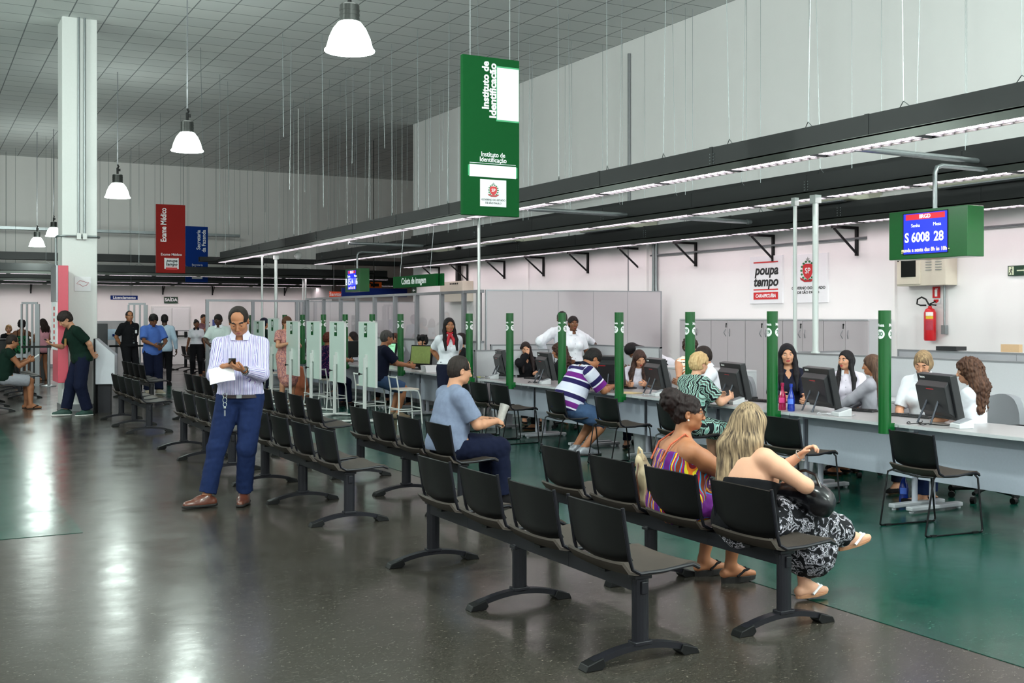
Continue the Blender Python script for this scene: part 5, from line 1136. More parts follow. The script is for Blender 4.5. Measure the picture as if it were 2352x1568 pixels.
def person(label, x, y, yaw, H=1.70, pelvis=None, lean=0.0, side=0.0, twist=0.0, head=(0, 0, 0), hands=None, elbows=None, feet=None, knees=None, fat=0.0, female=False, skin='tan', hair=None, top=None, bottom=None, shoes=None,
           h=0.011, fine=None, hz=0.006, curl=(0.5, 0.5), handdir=None, palm=None, extras=None, neckcut=0.075, name='person', footdir=None, group=None, arms_fat=0.0, brow=(30, 22, 18), spine=0.0, eyes=True, root_z=0.0, shoulder_drop=0.0, tl=1.0):
    """everything in the person's own frame: +y the way the hips face, +x their right hand side"""
    fat = fat*0.62; s = H/1.72; t = thing(name, label, 'person', (x, y, root_z), yaw, group)
    pz = 0.93*s if pelvis is None else pelvis
    pc = V(0, 0, pz); fw = 1.0+fat
    Rt = rotm(0, lean, side); Rt2 = rotm(twist, lean+spine, side)
    waist = pc+Rt @ V(0, 0, 0.15*s*tl); chest = waist+Rt2 @ V(0, 0.0, 0.17*s*tl); neckb = chest+Rt2 @ V(0, -0.012*s, 0.20*s*(0.35+0.65*tl))
    sw = (0.150 if female else 0.168)*s*(1+0.25*fat)
    sh = {q: neckb+Rt2 @ V(q*sw, 0.0, -0.078*s-shoulder_drop) for q in (-1, 1)}
    Rh = Rt2 @ rotm(head[0], head[1]-(lean+spine), head[2]) if True else None
    # head direction is given in the person's own frame (not the torso's)
    Rh = rotm(head[0]+twist*0, head[1], head[2])
    hc = neckb+Rt2 @ V(0, 0.012, 0.048*s)+Rh @ V(0, 0.018, 0.100*s)
    hk = s*0.985 if not female else s*0.955
    sk = []
    tw = (0.145 if not female else 0.14)*s
    def add(*a, **k): sk.append(cone(*a, **k))
    # torso
    sk += [ell(pc+V(0, -0.01, 0.02), (0.165*s*(1+.5*fat)*(1.04 if female else 1), 0.12*s*(1+.9*fat), 0.12*s), Rt, 'torso', 0.05),
           ell(waist+Rt @ V(0, 0.02*fat, 0), (tw*(1+1.0*fat)*(0.92 if female else 1), 0.105*s*(1+1.7*fat), 0.14*s), Rt, 'torso', 0.06),
           ell(chest+Rt2 @ V(0, 0, -0.01), (0.155*s*(1+.55*fat), 0.112*s*(1+.8*fat), 0.165*s), Rt2, 'torso', 0.06),
           ell(chest+Rt2 @ V(0, -0.005, 0.075*s), (sw*0.93, 0.085*s*(1+.4*fat), 0.080*s), Rt2, 'torso', 0.05)]
    if female: sk += [ell(chest+Rt2 @ V(q*0.07*s, 0.085*s*(1+.8*fat), -0.01*s), (0.062*s*(1+.4*fat),)*3, Rt2, 'torso', 0.03) for q in (-1, 1)]
    add(neckb-Rt2 @ V(0, 0, 0.04*s), hc+Rh @ V(0, -0.02, -0.06*s), (0.058 if not female else 0.05)*s*(1+.3*fat), (0.056 if not female else 0.047)*s*(1+.25*fat), 'neck', 0.03)
    for q in (-1, 1): add(neckb+Rt2 @ V(q*0.03, 0, -0.02*s), sh[q]+Rt2 @ V(-q*0.01, 0, 0.004), 0.042*s, 0.046*s, 'torso', 0.03)
    # legs
    LT, LS = 0.425*s, 0.42*s
    hipw = 0.088*s*(1+.25*fat); feet = feet or {}; knees = knees or {}; J = {}
    for q in (-1, 1):
        hp = pc+V(q*hipw, 0, -0.02*s); an = V(*feet.get(q, (q*0.11, 0.0, 0.085*s))); kn, an = ik(hp, an, LT, LS, V(*knees.get(q, (q*0.12, 1, 0))))
        J['hip', q], J['knee', q], J['ankle', q] = hp, kn, an
        r0 = 0.088*s*(1+.55*fat)*(1.04 if female else 1)
        add(hp, kn, r0, 0.058*s*(1+.3*fat), 'thigh', 0.03); add(kn, kn+(an-kn)*0.3, 0.054*s, 0.056*s*(1+.2*fat), 'shin', 0.02); add(kn+(an-kn)*0.3, an, 0.056*s*(1+.2*fat), 0.036*s, 'shin', 0.02)
        fd = V(*(footdir or {}).get(q, (q*0.25, 1, 0))); fd = unit(fd); J['fd', q] = fd
        toe = an+fd*0.165*s+V(0, 0, -0.06*s+max(0, 0)); heel = an-fd*0.045*s+V(0, 0, -0.05*s)
        add(heel, an+fd*0.06*s-V(0, 0, 0.045*s), 0.032*s, 0.036*s, 'foot', 0.02); add(an+fd*0.05*s-V(0, 0, 0.048*s), toe, 0.038*s, 0.022*s, 'foot', 0.02); add(an, an+fd*0.07*s-V(0, 0, 0.04*s), 0.036*s, 0.03*s, 'foot', 0.02)
        J['toe', q], J['heel', q] = toe, heel
    # arms and hands
    LU, LF = 0.275*s, 0.245*s; hands = hands or {}; elbows = elbows or {}; hzones = []
    for q in (-1, 1):
        wr = V(*hands.get(q, (q*0.27*s, 0.04, pz-0.06*s))); el, wr = ik(sh[q], wr, LU, LF, V(*elbows.get(q, (q*0.5, -0.8, -0.3))))
        J['sh', q], J['el', q], J['wr', q] = sh[q], el, wr; af = 1+arms_fat+.35*fat
        add(sh[q], sh[q]+(el-sh[q])*0.35, 0.052*s*af, 0.047*s*af, 'uarm', 0.03); add(sh[q]+(el-sh[q])*0.35, el, 0.047*s*af, 0.037*s*af, 'uarm', 0.02)
        add(el, el+(wr-el)*0.3, 0.037*s*af, 0.037*s*af, 'farm', 0.02); add(el+(wr-el)*0.3, wr, 0.037*s*af, 0.024*s, 'farm', 0.02)
        # hand
        d = unit(V(*handdir[q])) if handdir and q in handdir else unit(wr-el)
        pn = V(*palm[q]) if palm and q in palm else V(-q, 0, 0); pn = pn-d*(pn @ d); pn = unit(pn) if np.linalg.norm(pn) > 1e-3 else unit(np.cross(d, V(0, 0, 1)))
        sd = np.cross(d, pn)*q  # towards the thumb side
        k = s*(0.93 if female else 1.0); R = np.stack([sd, d, pn], 1)
        sk.append(ell(wr+d*0.05*k, (0.040*k, 0.052*k, 0.017*k), R, 'hand', 0.012))
        cr = curl[0] if q == -1 else curl[1]
        for i, (off, L) in enumerate(((0.030, 0.070), (0.011, 0.080), (-0.010, 0.074), (-0.029, 0.058))):
            p0 = wr+d*0.088*k+sd*off*k; a1 = cr*0.75; d1 = d*math.cos(a1)+pn*math.sin(a1)+sd*off*1.6; p1 = p0+unit(d1)*L*0.45*k
            a2 = a1+cr*1.2; d2 = d*math.cos(a2)+pn*math.sin(a2); p2 = p1+d2*L*0.33*k; a3 = a2+cr*0.7; d3 = d*math.cos(a3)+pn*math.sin(a3); p3 = p2+d3*L*0.25*k
            fr = 0.0088*k if h < 0.01 or fine else 0.0105*k
            sk += [cone(p0-d*0.02*k, p1, fr*1.05, fr, 'hand', 0.004), cone(p1, p2, fr, fr*0.92, 'hand', 0.003), cone(p2, p3, fr*0.92, fr*0.8, 'hand', 0.003)]
        tb = wr+d*0.03*k+sd*0.03*k; t1 = tb+unit(sd*0.75+d*0.6+pn*0.45)*0.04*k; t2 = t1+unit(sd*0.25+d*0.9+pn*(0.35+cr*0.3))*0.033*k
        sk += [cone(tb-d*0.01, t1, 0.0135*k, 0.0105*k, 'hand', 0.008), cone(t1, t2, 0.0102*k, 0.0085*k, 'hand', 0.003)]
        J['palm', q] = wr+d*0.07*k+pn*0.02; J['hd', q], J['hn', q], J['hs', q] = d, pn, sd
        hzones.append((wr-0.02-np.abs(d)*0.02-0.05, wr+d*0.12+0.05, 0))
    # head
    HM = lambda *v: hc+Rh @ (V(*v)*hk)
    RR = lambda *v: tuple(a*hk for a in v)
    jf = 1+0.5*fat; jw = 0.9 if female else 1.0
    hd = [ell(HM(0, -0.012, 0.028), RR(0.077, 0.097, 0.088), Rh, 'head', 0.02), ell(HM(0, 0.028, -0.04), RR(0.060*jw*jf, 0.064, 0.070), Rh, 'head', 0.03), ell(HM(0, 0.064, -0.092), RR(0.026*jw, 0.022, 0.02), Rh, 'head', 0.025),
          ell(HM(0, 0.01, -0.075), RR(0.056*jw*jf, 0.055, 0.035), Rh, 'head', 0.025),
          ell(HM(0, 0.078, 0.020), RR(0.050, 0.014, 0.012), Rh, 'head', 0.015), ell(HM(0, 0.035, -0.01), RR(0.066, 0.045, 0.03), Rh, 'head', 0.02)]
    for q in (-1, 1):
        hd += [ell(HM(q*0.036, 0.062, -0.032), RR(0.024, 0.022, 0.022), Rh, 'head', 0.02)]
    for q in (-1, 1): hd += [ell(HM(q*0.033, 0.101, -0.002), RR(0.021, 0.017, 0.013), Rh, 'head', 0.010, neg=True)]
    hd += [cone(HM(0, 0.089, 0.008), HM(0, 0.111, -0.034), 0.0075*hk, 0.0105*hk, 'head', 0.010), ell(HM(0, 0.104, -0.040), RR(0.017, 0.011, 0.008), Rh, 'head', 0.006)]
    hd += [ell(HM(0, 0.088, -0.066), RR(0.024, 0.0095, 0.006), Rh, 'head', 0.006), ell(HM(0, 0.086, -0.076), RR(0.021, 0.010, 0.007), Rh, 'head', 0.005), ell(HM(0, 0.100, -0.0708), RR(0.022, 0.008, 0.0016), Rh, 'head', 0.003, neg=True)]
    for q in (-1, 1):
        hd += [ell(HM(q*0.079, -0.012, -0.012), RR(0.010, 0.019, 0.031), Rh @ rotm(q*-0.35, 0, 0), 'head', 0.008), ell(HM(q*0.087, -0.006, -0.010), RR(0.006, 0.009, 0.015), Rh, 'head', 0.005, neg=True)]
    zones = []
    if fine: zones.append((hc-0.15*hk, hc+0.15*hk, fine)); 
    if fine: zones += [(np.minimum(a, b), np.maximum(a, b), hz) for a, b, _ in hzones]
    body = sk+hd
    Vb, Qb = field_mesh(body, h, 0.0, zones)
    # colour faces: lips
    cen = Vb[Qb].mean(1); loc = ((cen-hc) @ Rh)/hk; mi = np.zeros(len(Qb), int)
    lips = ((loc[:, 0]/0.024)**2+((loc[:, 2]+0.0712)/0.0115)**2 < 1) & (loc[:, 1] > 0.07); mi[lips] = 1
    brows = np.zeros(len(Qb), bool)
    for q in (-1, 1):
        xx = (q*loc[:, 0]-0.034)/0.021; zz = (loc[:, 2]-0.0235+0.006*xx*xx)/(0.0042 if female else 0.0058); brows |= (xx*xx+zz*zz < 1) & (loc[:, 1] > 0.06)
    mi[brows] = 4
    lipc = {'pale': (190, 104, 98), 'light': (184, 98, 92), 'tan': (158, 86, 78), 'brown': (122, 70, 62), 'dark': (88, 52, 50)}[skin]
    if female: lipc = (int(lipc[0]*0.95), int(lipc[1]*0.62), int(lipc[2]*0.70))
    # eyes as shallow balls, joined to the body mesh
    Ve, Qe, me_ = [], [], []
    if eyes:
        for q in (-1, 1):
            c0 = V(q*0.0325, 0.0752, -0.002)
            def ball(c, r, sc, n, mi_, keep=None):
                vs = []; qs = []
                for a in range(n+1):
                    for b in range(2*n):
                        th = math.pi*a/n; ph = math.pi*b/n; vs.append(hc+Rh @ ((c+V(r*math.sin(th)*math.cos(ph)*sc[0], r*math.cos(th)*sc[1], r*math.sin(th)*math.sin(ph)*sc[2]))*hk))
                for a in range(n):
                    for b in range(2*n):
                        if keep and not keep(a, b, n): continue
                        qs.append((a*2*n+b, a*2*n+(b+1) % (2*n), (a+1)*2*n+(b+1) % (2*n), (a+1)*2*n+b))
                base = sum(len(v) for v in Ve)+len(Vb); Ve.append(np.array(vs)); Qe.append(np.array(qs)+base); me_.append(np.full(len(qs), mi_))
            ball(c0, 0.0128, (1, 1, 1), 8, 2); dn = -0.0035 if head[1] > 0.2 else 0.0
            ball(c0+V(0, 0.0072, dn), 0.0074, (1, 0.8, 1), 6, 3)
            # upper lid: a slightly larger shell over the top of the ball
            lid = 0.60 if head[1] < 0.2 else (0.62 if head[1] < 0.4 else 0.95)
            ball(c0+V(0, 0.0003, 0.0012), 0.0138, (1.05, 1, 1), 10, 0, keep=lambda a, b, n: math.sin(math.pi*(b+0.5)/n)*math.sin(math.pi*(a+0.5)/n) > (1-lid*1.25))
            ball(c0+V(0, 0.0003, -0.0008), 0.0135, (1.05, 1, 1), 10, 0, keep=lambda a, b, n: math.sin(math.pi*(b+0.5)/n)*math.sin(math.pi*(a+0.5)/n) < -0.42)
        Vb = np.concatenate([Vb]+Ve); Qb = np.concatenate([Qb]+Qe); mi = np.concatenate([mi]+me_)
    np_mesh('body', Vb, Qb, [skin_mat(skin), mat('lips_%d_%d' % (lipc[0], lipc[1]), lipc, 0.4, var=0), M_EYEW, M_IRIS, mat('brow_%d' % brow[0], brow, 0.8, var=0)], t, mi)
    B = {'sk': sk, 'J': J, 'hc': hc, 'Rh': Rh, 'hk': hk, 'neckb': neckb, 'Rt': Rt, 'Rt2': Rt2, 'pc': pc, 'waist': waist, 'chest': chest, 's': s, 't': t, 'h': h, 'fine': fine, 'fat': fat, 'female': female, 'HM': HM, 'sh': sh, 'seat': pelvis is not None}
    if hair: make_hair(B, **hair)
    if bottom: garment_bottom(B, **bottom)
    if top: garment_top(B, **{**dict(neckcut=neckcut), **top})
    if shoes: make_shoes(B, **shoes)
    return B
def patcoords(B, Vv, bones, mode):
    """pattern coordinates: across, along, depth measured on the nearest bone"""
    best = np.full(len(Vv), 9.0); pat = np.zeros((len(Vv), 3)); nrm = B['Rt2']
    for (a, b, r, xdir) in bones:
        ba = b-a; L = np.linalg.norm(ba); u = ba/L; t = (Vv-a) @ u; tc = np.clip(t, 0, L); d = np.linalg.norm(Vv-a-tc[:, None]*u, axis=1)-r
        m = d < best; best[m] = d[m]; x = xdir-u*(xdir @ u); x = unit(x); y = np.cross(u, x)
        rel = Vv-a; px = rel @ x; py = rel @ y
        pat[m, 0] = (px if (mode == 'flat' and r > 0.055) else np.arctan2(px, py)*r)[m]; pat[m, 1] = t[m]; pat[m, 2] = py[m]
    return pat
def top_bones(B, arms=True):
    X = B['Rt2'] @ V(1, 0, 0); J = B['J']
    bn = [(B['pc']-B['Rt'] @ V(0, 0, 0.2), B['neckb'], 0.13*(1+B['fat']), X)]
    if arms:
        for q in (-1, 1): bn += [(B['sh'][q], J['el', q], 0.05, V(0, 1, 0.2)), (J['el', q], J['wr', q], 0.04, V(0, 1, 0.2))]
    return bn
def garment_top(B, m, sleeve=0.55, infl=0.012, hem=0.10, fold=0.003, neckcut=0.075, name='shirt', mode='flat', loose=0.0, vneck=0.0, flare=0.0, straps=False, long_cuff=0.93, collar=None, lowcut=None, hemfollow=None, seed=1, buttons=False, belly=0.0):
    s = B['s']; J = B['J']; pr = [p for p in B['sk'] if p.tag == 'torso']
    pr2 = list(pr)
    for q in (-1, 1):
        sh, el, wr = B['sh'][q], J['el', q], J['wr', q]
        af = 1+.35*B['fat']
        if sleeve > 0:
            r = 0.056*s*af
            pr2.append(cone(sh, el, r+loose*0.5, (0.044*s*af)+loose, 'uarm', 0.03, clip=min(1.0, sleeve) if sleeve < 1 else None))
            if sleeve > 1: pr2.append(cone(el, wr, 0.044*s*af+loose, 0.030*s+loose*0.5, 'farm', 0.02, clip=(sleeve-1)))
    # hem extension
    if B.get('seat') and hem > 0.05: hem = 0.05
    if B['seat']: infl = infl+0.004
    Rt = B['Rt']; pc = B['pc']; fw = 1+B['fat']
    pr2.append(ell(pc-Rt @ V(0, 0.01, hem*0.35), ((0.172+flare)*s*(1+.5*B['fat']), (0.128+flare)*s*(1+.9*B['fat']), 0.12*s), Rt, 'torso', 0.05))
    if belly: pr2.append(ell(B['waist']+Rt @ V(0, 0.05, -0.03), (0.15*s*fw, (0.1+belly)*s, 0.13*s), Rt, 'torso', 0.05))
    nb = B['neckb']; up = B['Rt2'] @ V(0, 0, 1); fwd = B['Rt2'] @ V(0, 1, 0)
    hz = pc-Rt @ V(0, 0, hem); ru = Rt @ V(0, 0, 1)
    cuts = [lambda X, Y, Z: -((X-hz[0])*ru[0]+(Y-hz[1])*ru[1]+(Z-hz[2])*ru[2])]
    nc = nb+up*0.04*s+fwd*0.015
    if neckcut: cuts.append(lambda X, Y, Z: neckcut*s-np.sqrt((X-nc[0])**2+(Y-nc[1])**2+(Z-nc[2])**2))
    if vneck:
        vn = nb+fwd*(0.10*s)+up*(-0.02-vneck*0.3)
        xr = B['Rt2'] @ V(1, 0, 0)
        cuts.append(lambda X, Y, Z: vneck*0.55-(np.abs((X-vn[0])*xr[0]+(Y-vn[1])*xr[1]+(Z-vn[2])*xr[2])*1.6+np.abs((X-vn[0])*up[0]+(Y-vn[1])*up[1]+(Z-vn[2])*up[2])*0.9+0.35*np.abs((X-vn[0])*fwd[0]+(Y-vn[1])*fwd[1]+(Z-vn[2])*fwd[2])))
    if lowcut is not None:   # bare shoulders: fabric stays below this height along the spine
        lc = nb-up*lowcut
        cuts.append(lambda X, Y, Z: ((X-lc[0])*up[0]+(Y-lc[1])*up[1]+(Z-lc[2])*up[2]))
    dz = (lambda X, Y, Z: fold*noise3(X, Y, Z*0.6, 38, seed)+fold*0.7*noise3(X, Y, Z, 75, seed+5)) if fold else None
    hh = B['h'] if not B['fine'] else 0.008
    Vv, Q = field_mesh(pr2, hh, infl, None, cuts, dz)
    o = np_mesh(name, Vv, Q, m, B['t'], None, patcoords(B, Vv, top_bones(B), mode))
    if collar is not None:
        mb = MB(); n = 20; pts0 = []; pts1 = []
        for i in range(n+1):
            a = math.radians(-65)+math.radians(310)*i/n+math.pi/2+math.radians(0)
            a = math.pi/2+math.radians(22)+math.radians(316)*i/n
            c_ = V(math.cos(a)*0.066*s, math.sin(a)*0.066*s, 0); e_ = V(math.cos(a)*0.086*s, math.sin(a)*0.086*s, 0)
            drop = 0.028 if (i < 3 or i > n-3) else 0.0
            pts0.append(nb+B['Rt2'] @ (c_+V(0, 0.008, 0.045*s-drop*0.6))); pts1.append(nb+B['Rt2'] @ (e_*1.06+V(0, 0.012, 0.0-drop*1.3)))
        mb.sheet(lambda a, b: Vector(tuple((pts0[int(round(a*n))]*(1-b)+pts1[int(round(a*n))]*b))), n, 2, 0.005)
        mb.build('collar', collar, B['t'], smooth=True)
    if buttons:
        mb = MB()
        for i in range(5):
            p = B['chest']+B['Rt2'] @ V(0, (0.112*(1+.8*B['fat'])+infl+0.012)*s, 0.1-0.075*i); mb.sphere(tuple(p), 0.005, 6)
        mb.build('button', M_EDGE, B['t'])
    return o
def garment_bottom(B, m, length=1.95, infl=0.012, fold=0.003, name='trousers', top=0.10, loose=0.0, belt=None, skirt=None, seed=2, cuff=0.0, tuck=False):
    s = B['s']; J = B['J']; Rt = B['Rt']; tf = 1.0 if tuck else 0.955; pr = [ell(B['pc']+V(0, -0.01, 0.02), (tf*0.168*s*(1+.5*B['fat']), tf*0.123*s*(1+.9*B['fat']), 0.12*s), Rt, 'torso', 0.05), ell(B['waist']+Rt @ V(0, 0.02*B['fat'], -0.04), ((0.145)*tf*s*(1+.8*B['fat']), 0.105*tf*s*(1+1.4*B['fat']), 0.1*s), Rt, 'torso', 0.05)]
    for q in (-1, 1):
        hp, kn, an = J['hip', q], J['knee', q], J['ankle', q]; r0 = 0.094*s*(1+.55*B['fat'])
        pr.append(cone(hp, kn, r0, 0.064*s*(1+.3*B['fat'])+loose, 'thigh', 0.03, clip=length if length < 1 else None))
        if length > 1: pr.append(cone(kn, an, 0.060*s*(1+.2*B['fat'])+loose, 0.045*s+loose+cuff, 'shin', 0.03, clip=length-1))
    if skirt: pr += skirt(B)
    if B['seat'] and not skirt: top = min(top, 0.05)
    tz = B['pc']+Rt @ V(0, 0, top); ru = Rt @ V(0, 0, 1)
    yl = 0.13 if B['seat'] else 9.0
    cuts = [lambda X, Y, Z: np.minimum((X-tz[0])*ru[0]+(Y-tz[1])*ru[1]+(Z-tz[2])*ru[2], yl-Y)]
    cuts.append(lambda X, Y, Z: 0.012-Z+0*X+0*Y)
    dz = (lambda X, Y, Z: fold*noise3(X, Y, Z, 42, seed)+fold*0.8*noise3(X, Y, Z*1.6, 80, seed+7)) if fold else None
    hh = B['h'] if not B['fine'] else 0.009
    Vv, Q = field_mesh(pr, hh, infl, None, cuts, dz)
    X = V(1, 0, 0); bn = [(B['pc'], B['waist'], 0.13, X)]
    for q in (-1, 1): bn += [(J['hip', q], J['knee', q], 0.09, X), (J['knee', q], J['ankle', q], 0.06, X)]
    o = np_mesh(name, Vv, Q, m, B['t'], None, patcoords(B, Vv, bn, 'flat'))
    if belt is not None:
        mb = MB(); n = 28; rx = 0.172*s*(1+.5*B['fat'])+infl; ry = 0.128*s*(1+.9*B['fat'])+infl; pts = []
        rb = [];
        for i in range(n):
            a = 2*math.pi*i/n; rb.append(B['pc']+Rt @ V(math.cos(a)*rx*0.985, math.sin(a)*ry*1.0-0.004, top-0.02))
        mb.sheet(lambda a, b: Vector(tuple(rb[int(round(a*n)) % n]+Rt @ V(0, 0, (b-0.5)*0.034))), n, 1, 0.006); mb.build('belt', belt, B['t'], smooth=True)
        mb = MB(); p = B['pc']+Rt @ V(-0.01, ry+0.004, top-0.02); mb.box(tuple(p), (0.045, 0.01, 0.036)); mb.build('belt_buckle', M_STEEL, B['t'], bevel=0.003)
    return o
def make_shoes(B, m, sole=None, kind='shoe', k=1.0):
    s = B['s']; J = B['J']
    for q in (-1, 1):
        an, fd = J['ankle', q], J['fd', q]; up = V(0, 0, 1); z0 = -0.082*s
        if kind in ('shoe', 'sneaker', 'pump'):
            r = 1.06*k if kind != 'sneaker' else 1.16
            pr = [cone(an-fd*0.045*s+V(0, 0, -0.045*s), an+fd*0.06*s-V(0, 0, 0.045*s), 0.040*s*r, 0.043*s*r, '', 0.02), cone(an+fd*0.05*s-V(0, 0, 0.048*s), an+fd*0.175*s+V(0, 0, -0.058*s), 0.044*s*r, 0.028*s*r, '', 0.03)]
            if kind != 'pump': pr.append(cone(an+V(0, 0, -0.01), an+fd*0.07*s-V(0, 0, 0.035*s), 0.042*s*r, 0.037*s*r, '', 0.02))
            zb = an[2]+z0
            cuts = [lambda X, Y, Z: zb+0.012-Z+0*X+0*Y, lambda X, Y, Z: Z-(an[2]+(0.02 if kind != 'pump' else -0.03))+0*X+0*Y]
            Vv, Q = field_mesh(pr, 0.008 if B['h'] < 0.012 else B['h'], 0.002, None, cuts)
            o = np_mesh('shoe', Vv, Q, m, B['t'], None, patcoords(B, Vv, [(an-fd*0.06+up*z0, an+fd*0.2+up*z0, 0.03, np.cross(fd, up))], 'flat'))
            if sole is not None:
                Vv, Q = field_mesh([cone(an-fd*0.045*s+V(0, 0, -0.065*s), an+fd*0.06*s-V(0, 0, 0.065*s), 0.044*s*r, 0.046*s*r, '', 0.02), cone(an+fd*0.05*s-V(0, 0, 0.065*s), an+fd*0.178*s+V(0, 0, -0.068*s), 0.046*s*r, 0.033*s*r, '', 0.03)], 0.008 if B['h'] < 0.012 else B['h'], 0.003, None, [lambda X, Y, Z: zb-Z+0*X+0*Y, lambda X, Y, Z: Z-(zb+0.022)+0*X+0*Y])
                np_mesh('sole', Vv, Q, sole, o)
        else:   # sandals: shaped wedge sole with straps, foot bare
            mb = MB(); sdv = np.cross(fd, up); tl = J.get(('tilt', q), 0.0); ol = []
            for i in range(20):
                a = 2*math.pi*i/20; l = math.cos(a); w_ = math.sin(a)*(0.040 if l > 0 else 0.034)*s; ol.append((0.058*s+l*0.128*s, w_))
            zt = lambda l: z0+ (0.028 if l < 0.03 else 0.028-0.014*(l-0.03)/0.15) if False else z0+0.004
            n = 20; hl = 0.045 if kind == 'wedge' else 0.022
            top_ = [an+fd*l+sdv*w_+up*(z0+0.012) for l, w_ in ol]; bot = [an+fd*l*0.97+sdv*w_*0.95+up*(z0+0.012-hl*(1.0-0.45*max(0, l)/0.18)) for l, w_ in ol]
            mb.add([tuple(p) for p in top_+bot], [tuple(range(n-1, -1, -1)), tuple(range(n, 2*n))]+[(i, (i+1) % n, n+(i+1) % n, n+i) for i in range(n)])
            o = mb.build('sandal', sole, B['t'], bevel=0.003)
            mb = MB(); toe = an+fd*0.135*s+up*(z0+0.035)
            for sg in (-1, 1): mb.tube([tuple(an+fd*0.03*s+sdv*sg*0.045*s+up*(z0+0.015)), tuple(an+fd*0.085*s+sdv*sg*0.036*s+up*(z0+0.05)), tuple(toe+up*0.012)], 0.008, 8)
            mb.sphere(tuple(toe-fd*0.03*s+up*0.02), 0.012, 8); mb.build('strap', m, o, smooth=True)
def make_hair(B, c=(24, 20, 20), c2=None, style='short', length=0.3, curly=0.0, vol=0.0, recede=0.0, seed=3, back=0.07, fringe=0.0, extra=None):
    HM, Rh, hk, hc = B['HM'], B['Rh'], B['hk'], B['hc']; RR = lambda *v: tuple(a*hk for a in v)
    v = 0.006+vol
    pr = [ell(HM(0, -0.014, 0.032), RR(0.080+v, 0.099+v, 0.089+v), Rh, 'hair', 0.02), ell(HM(0, -0.045, -0.02), RR(0.070+v*0.8, 0.062+v, 0.065+v), Rh, 'hair', 0.03)]
    up = V(0, 0, 1)
    if style == 'long':
        fwdw = B['Rt2'] @ V(0, 1, 0); rx = Rh @ V(1, 0, 0); nb = B['neckb']
        top_ = HM(0, -0.05, -0.02)
        dn = B['Rt2'] @ V(0, 0, -1)
        for q in (-1, 0, 1):
            a = HM(q*0.062, -0.045 if q else -0.075, 0.0); b = nb+rx*q*0.07-fwdw*(back+0.012)+dn*0.0; cc = b+dn*length*0.75-fwdw*0.01+rx*q*0.01
            pr += [cone(a, b, 0.045+vol, 0.048+vol, 'hair', 0.04), cone(b, cc, 0.048+vol, 0.030+vol*0.5, 'hair', 0.04)]
    if style == 'front':   # long hair falling over the front of the shoulders too
        fwdw = B['Rt2'] @ V(0, 1, 0); rx = B['Rt2'] @ V(1, 0, 0); nb = B['neckb']; dn = B['Rt2'] @ V(0, 0, -1)
        for q in (-1, 1):
            a = HM(q*0.074, 0.0, 0.01); m_ = HM(q*0.080, 0.0, -0.09); b = nb+rx*q*0.085+fwdw*0.115+dn*0.07; cc = b+dn*length*0.5+fwdw*0.065+rx*q*0.0
            pr += [cone(a, m_, 0.020+vol, 0.024+vol, 'hair', 0.03), cone(m_, b, 0.024+vol, 0.028+vol, 'hair', 0.03), cone(b, cc, 0.028+vol, 0.016, 'hair', 0.02)]
        pr += [cone(HM(0, -0.07, -0.02), nb-fwdw*0.09+dn*0.1, 0.06, 0.05, 'hair', 0.04)]
    if style == 'bun': pr += [ell(HM(0, -0.09, 0.10), RR(0.055+vol, 0.055+vol, 0.05+vol), Rh, 'hair', 0.02), ell(HM(0, -0.075, 0.02), RR(0.07, 0.05, 0.06), Rh, 'hair', 0.02)]
    if style == 'bob': pr += [ell(HM(0, -0.03, -0.03), RR(0.088+v, 0.085+v, 0.075+v), Rh, 'hair', 0.03)]
    if extra: pr += extra(B)
    # face opening and ears
    fz = -0.035+fringe+(0.016 if style == 'front' else 0)
    pr += [ell(HM(0, 0.105, fz-0.005), RR(0.067, 0.080, 0.090+recede*0.02), Rh, 'hair', 0.012, neg=True)]
    if recede > 0: pr += [ell(HM(0, 0.082, 0.068), RR(0.060, 0.030+0.030*recede, 0.048), Rh, 'hair', 0.03, neg=True)]
    cuts = []
    if style in ('short', 'bun'):
        for q in (-1, 1): pr += [ell(HM(q*0.084, 0.0, -0.018), RR(0.03, 0.028, 0.033), Rh, 'hair', 0.008, neg=True), ell(HM(q*0.06, 0.06, -0.05), RR(0.05, 0.05, 0.05), Rh, 'hair', 0.01, neg=True)]
        zz = hc+Rh @ V(0, 0, -0.072*hk); u = Rh @ V(0, -0.15, 1)
        cuts.append(lambda X, Y, Z: -((X-zz[0])*u[0]+(Y-zz[1])*u[1]+(Z-zz[2])*u[2]))
    amp = (0.0018 if style == 'short' else 0.0008)+curly; fr = 150 if curly < 0.003 else 110
    dz = lambda X, Y, Z: amp*noise3(X, Y, Z*0.45 if curly < 0.004 else Z, fr, seed)+(amp*0.8*noise3(X, Y, Z, fr*1.8, seed+1))
    Vv, Q = field_mesh(pr, 0.010 if not B['fine'] else 0.0055, 0.0, None, cuts, dz)
    if len(Vv) == 0: return
    rel = (Vv-hc) @ Rh; ang = np.arctan2(rel[:, 0], -rel[:, 1]+1e-6)*0.09
    pat = np.stack([ang, rel[:, 2]+0.25*np.linalg.norm(rel[:, :2], axis=1), rel[:, 1]*0.3], 1)
    return np_mesh('hair', Vv, Q, hair_mat(c, c2), B['t'], None, pat)
def local_mb(B): return MB()
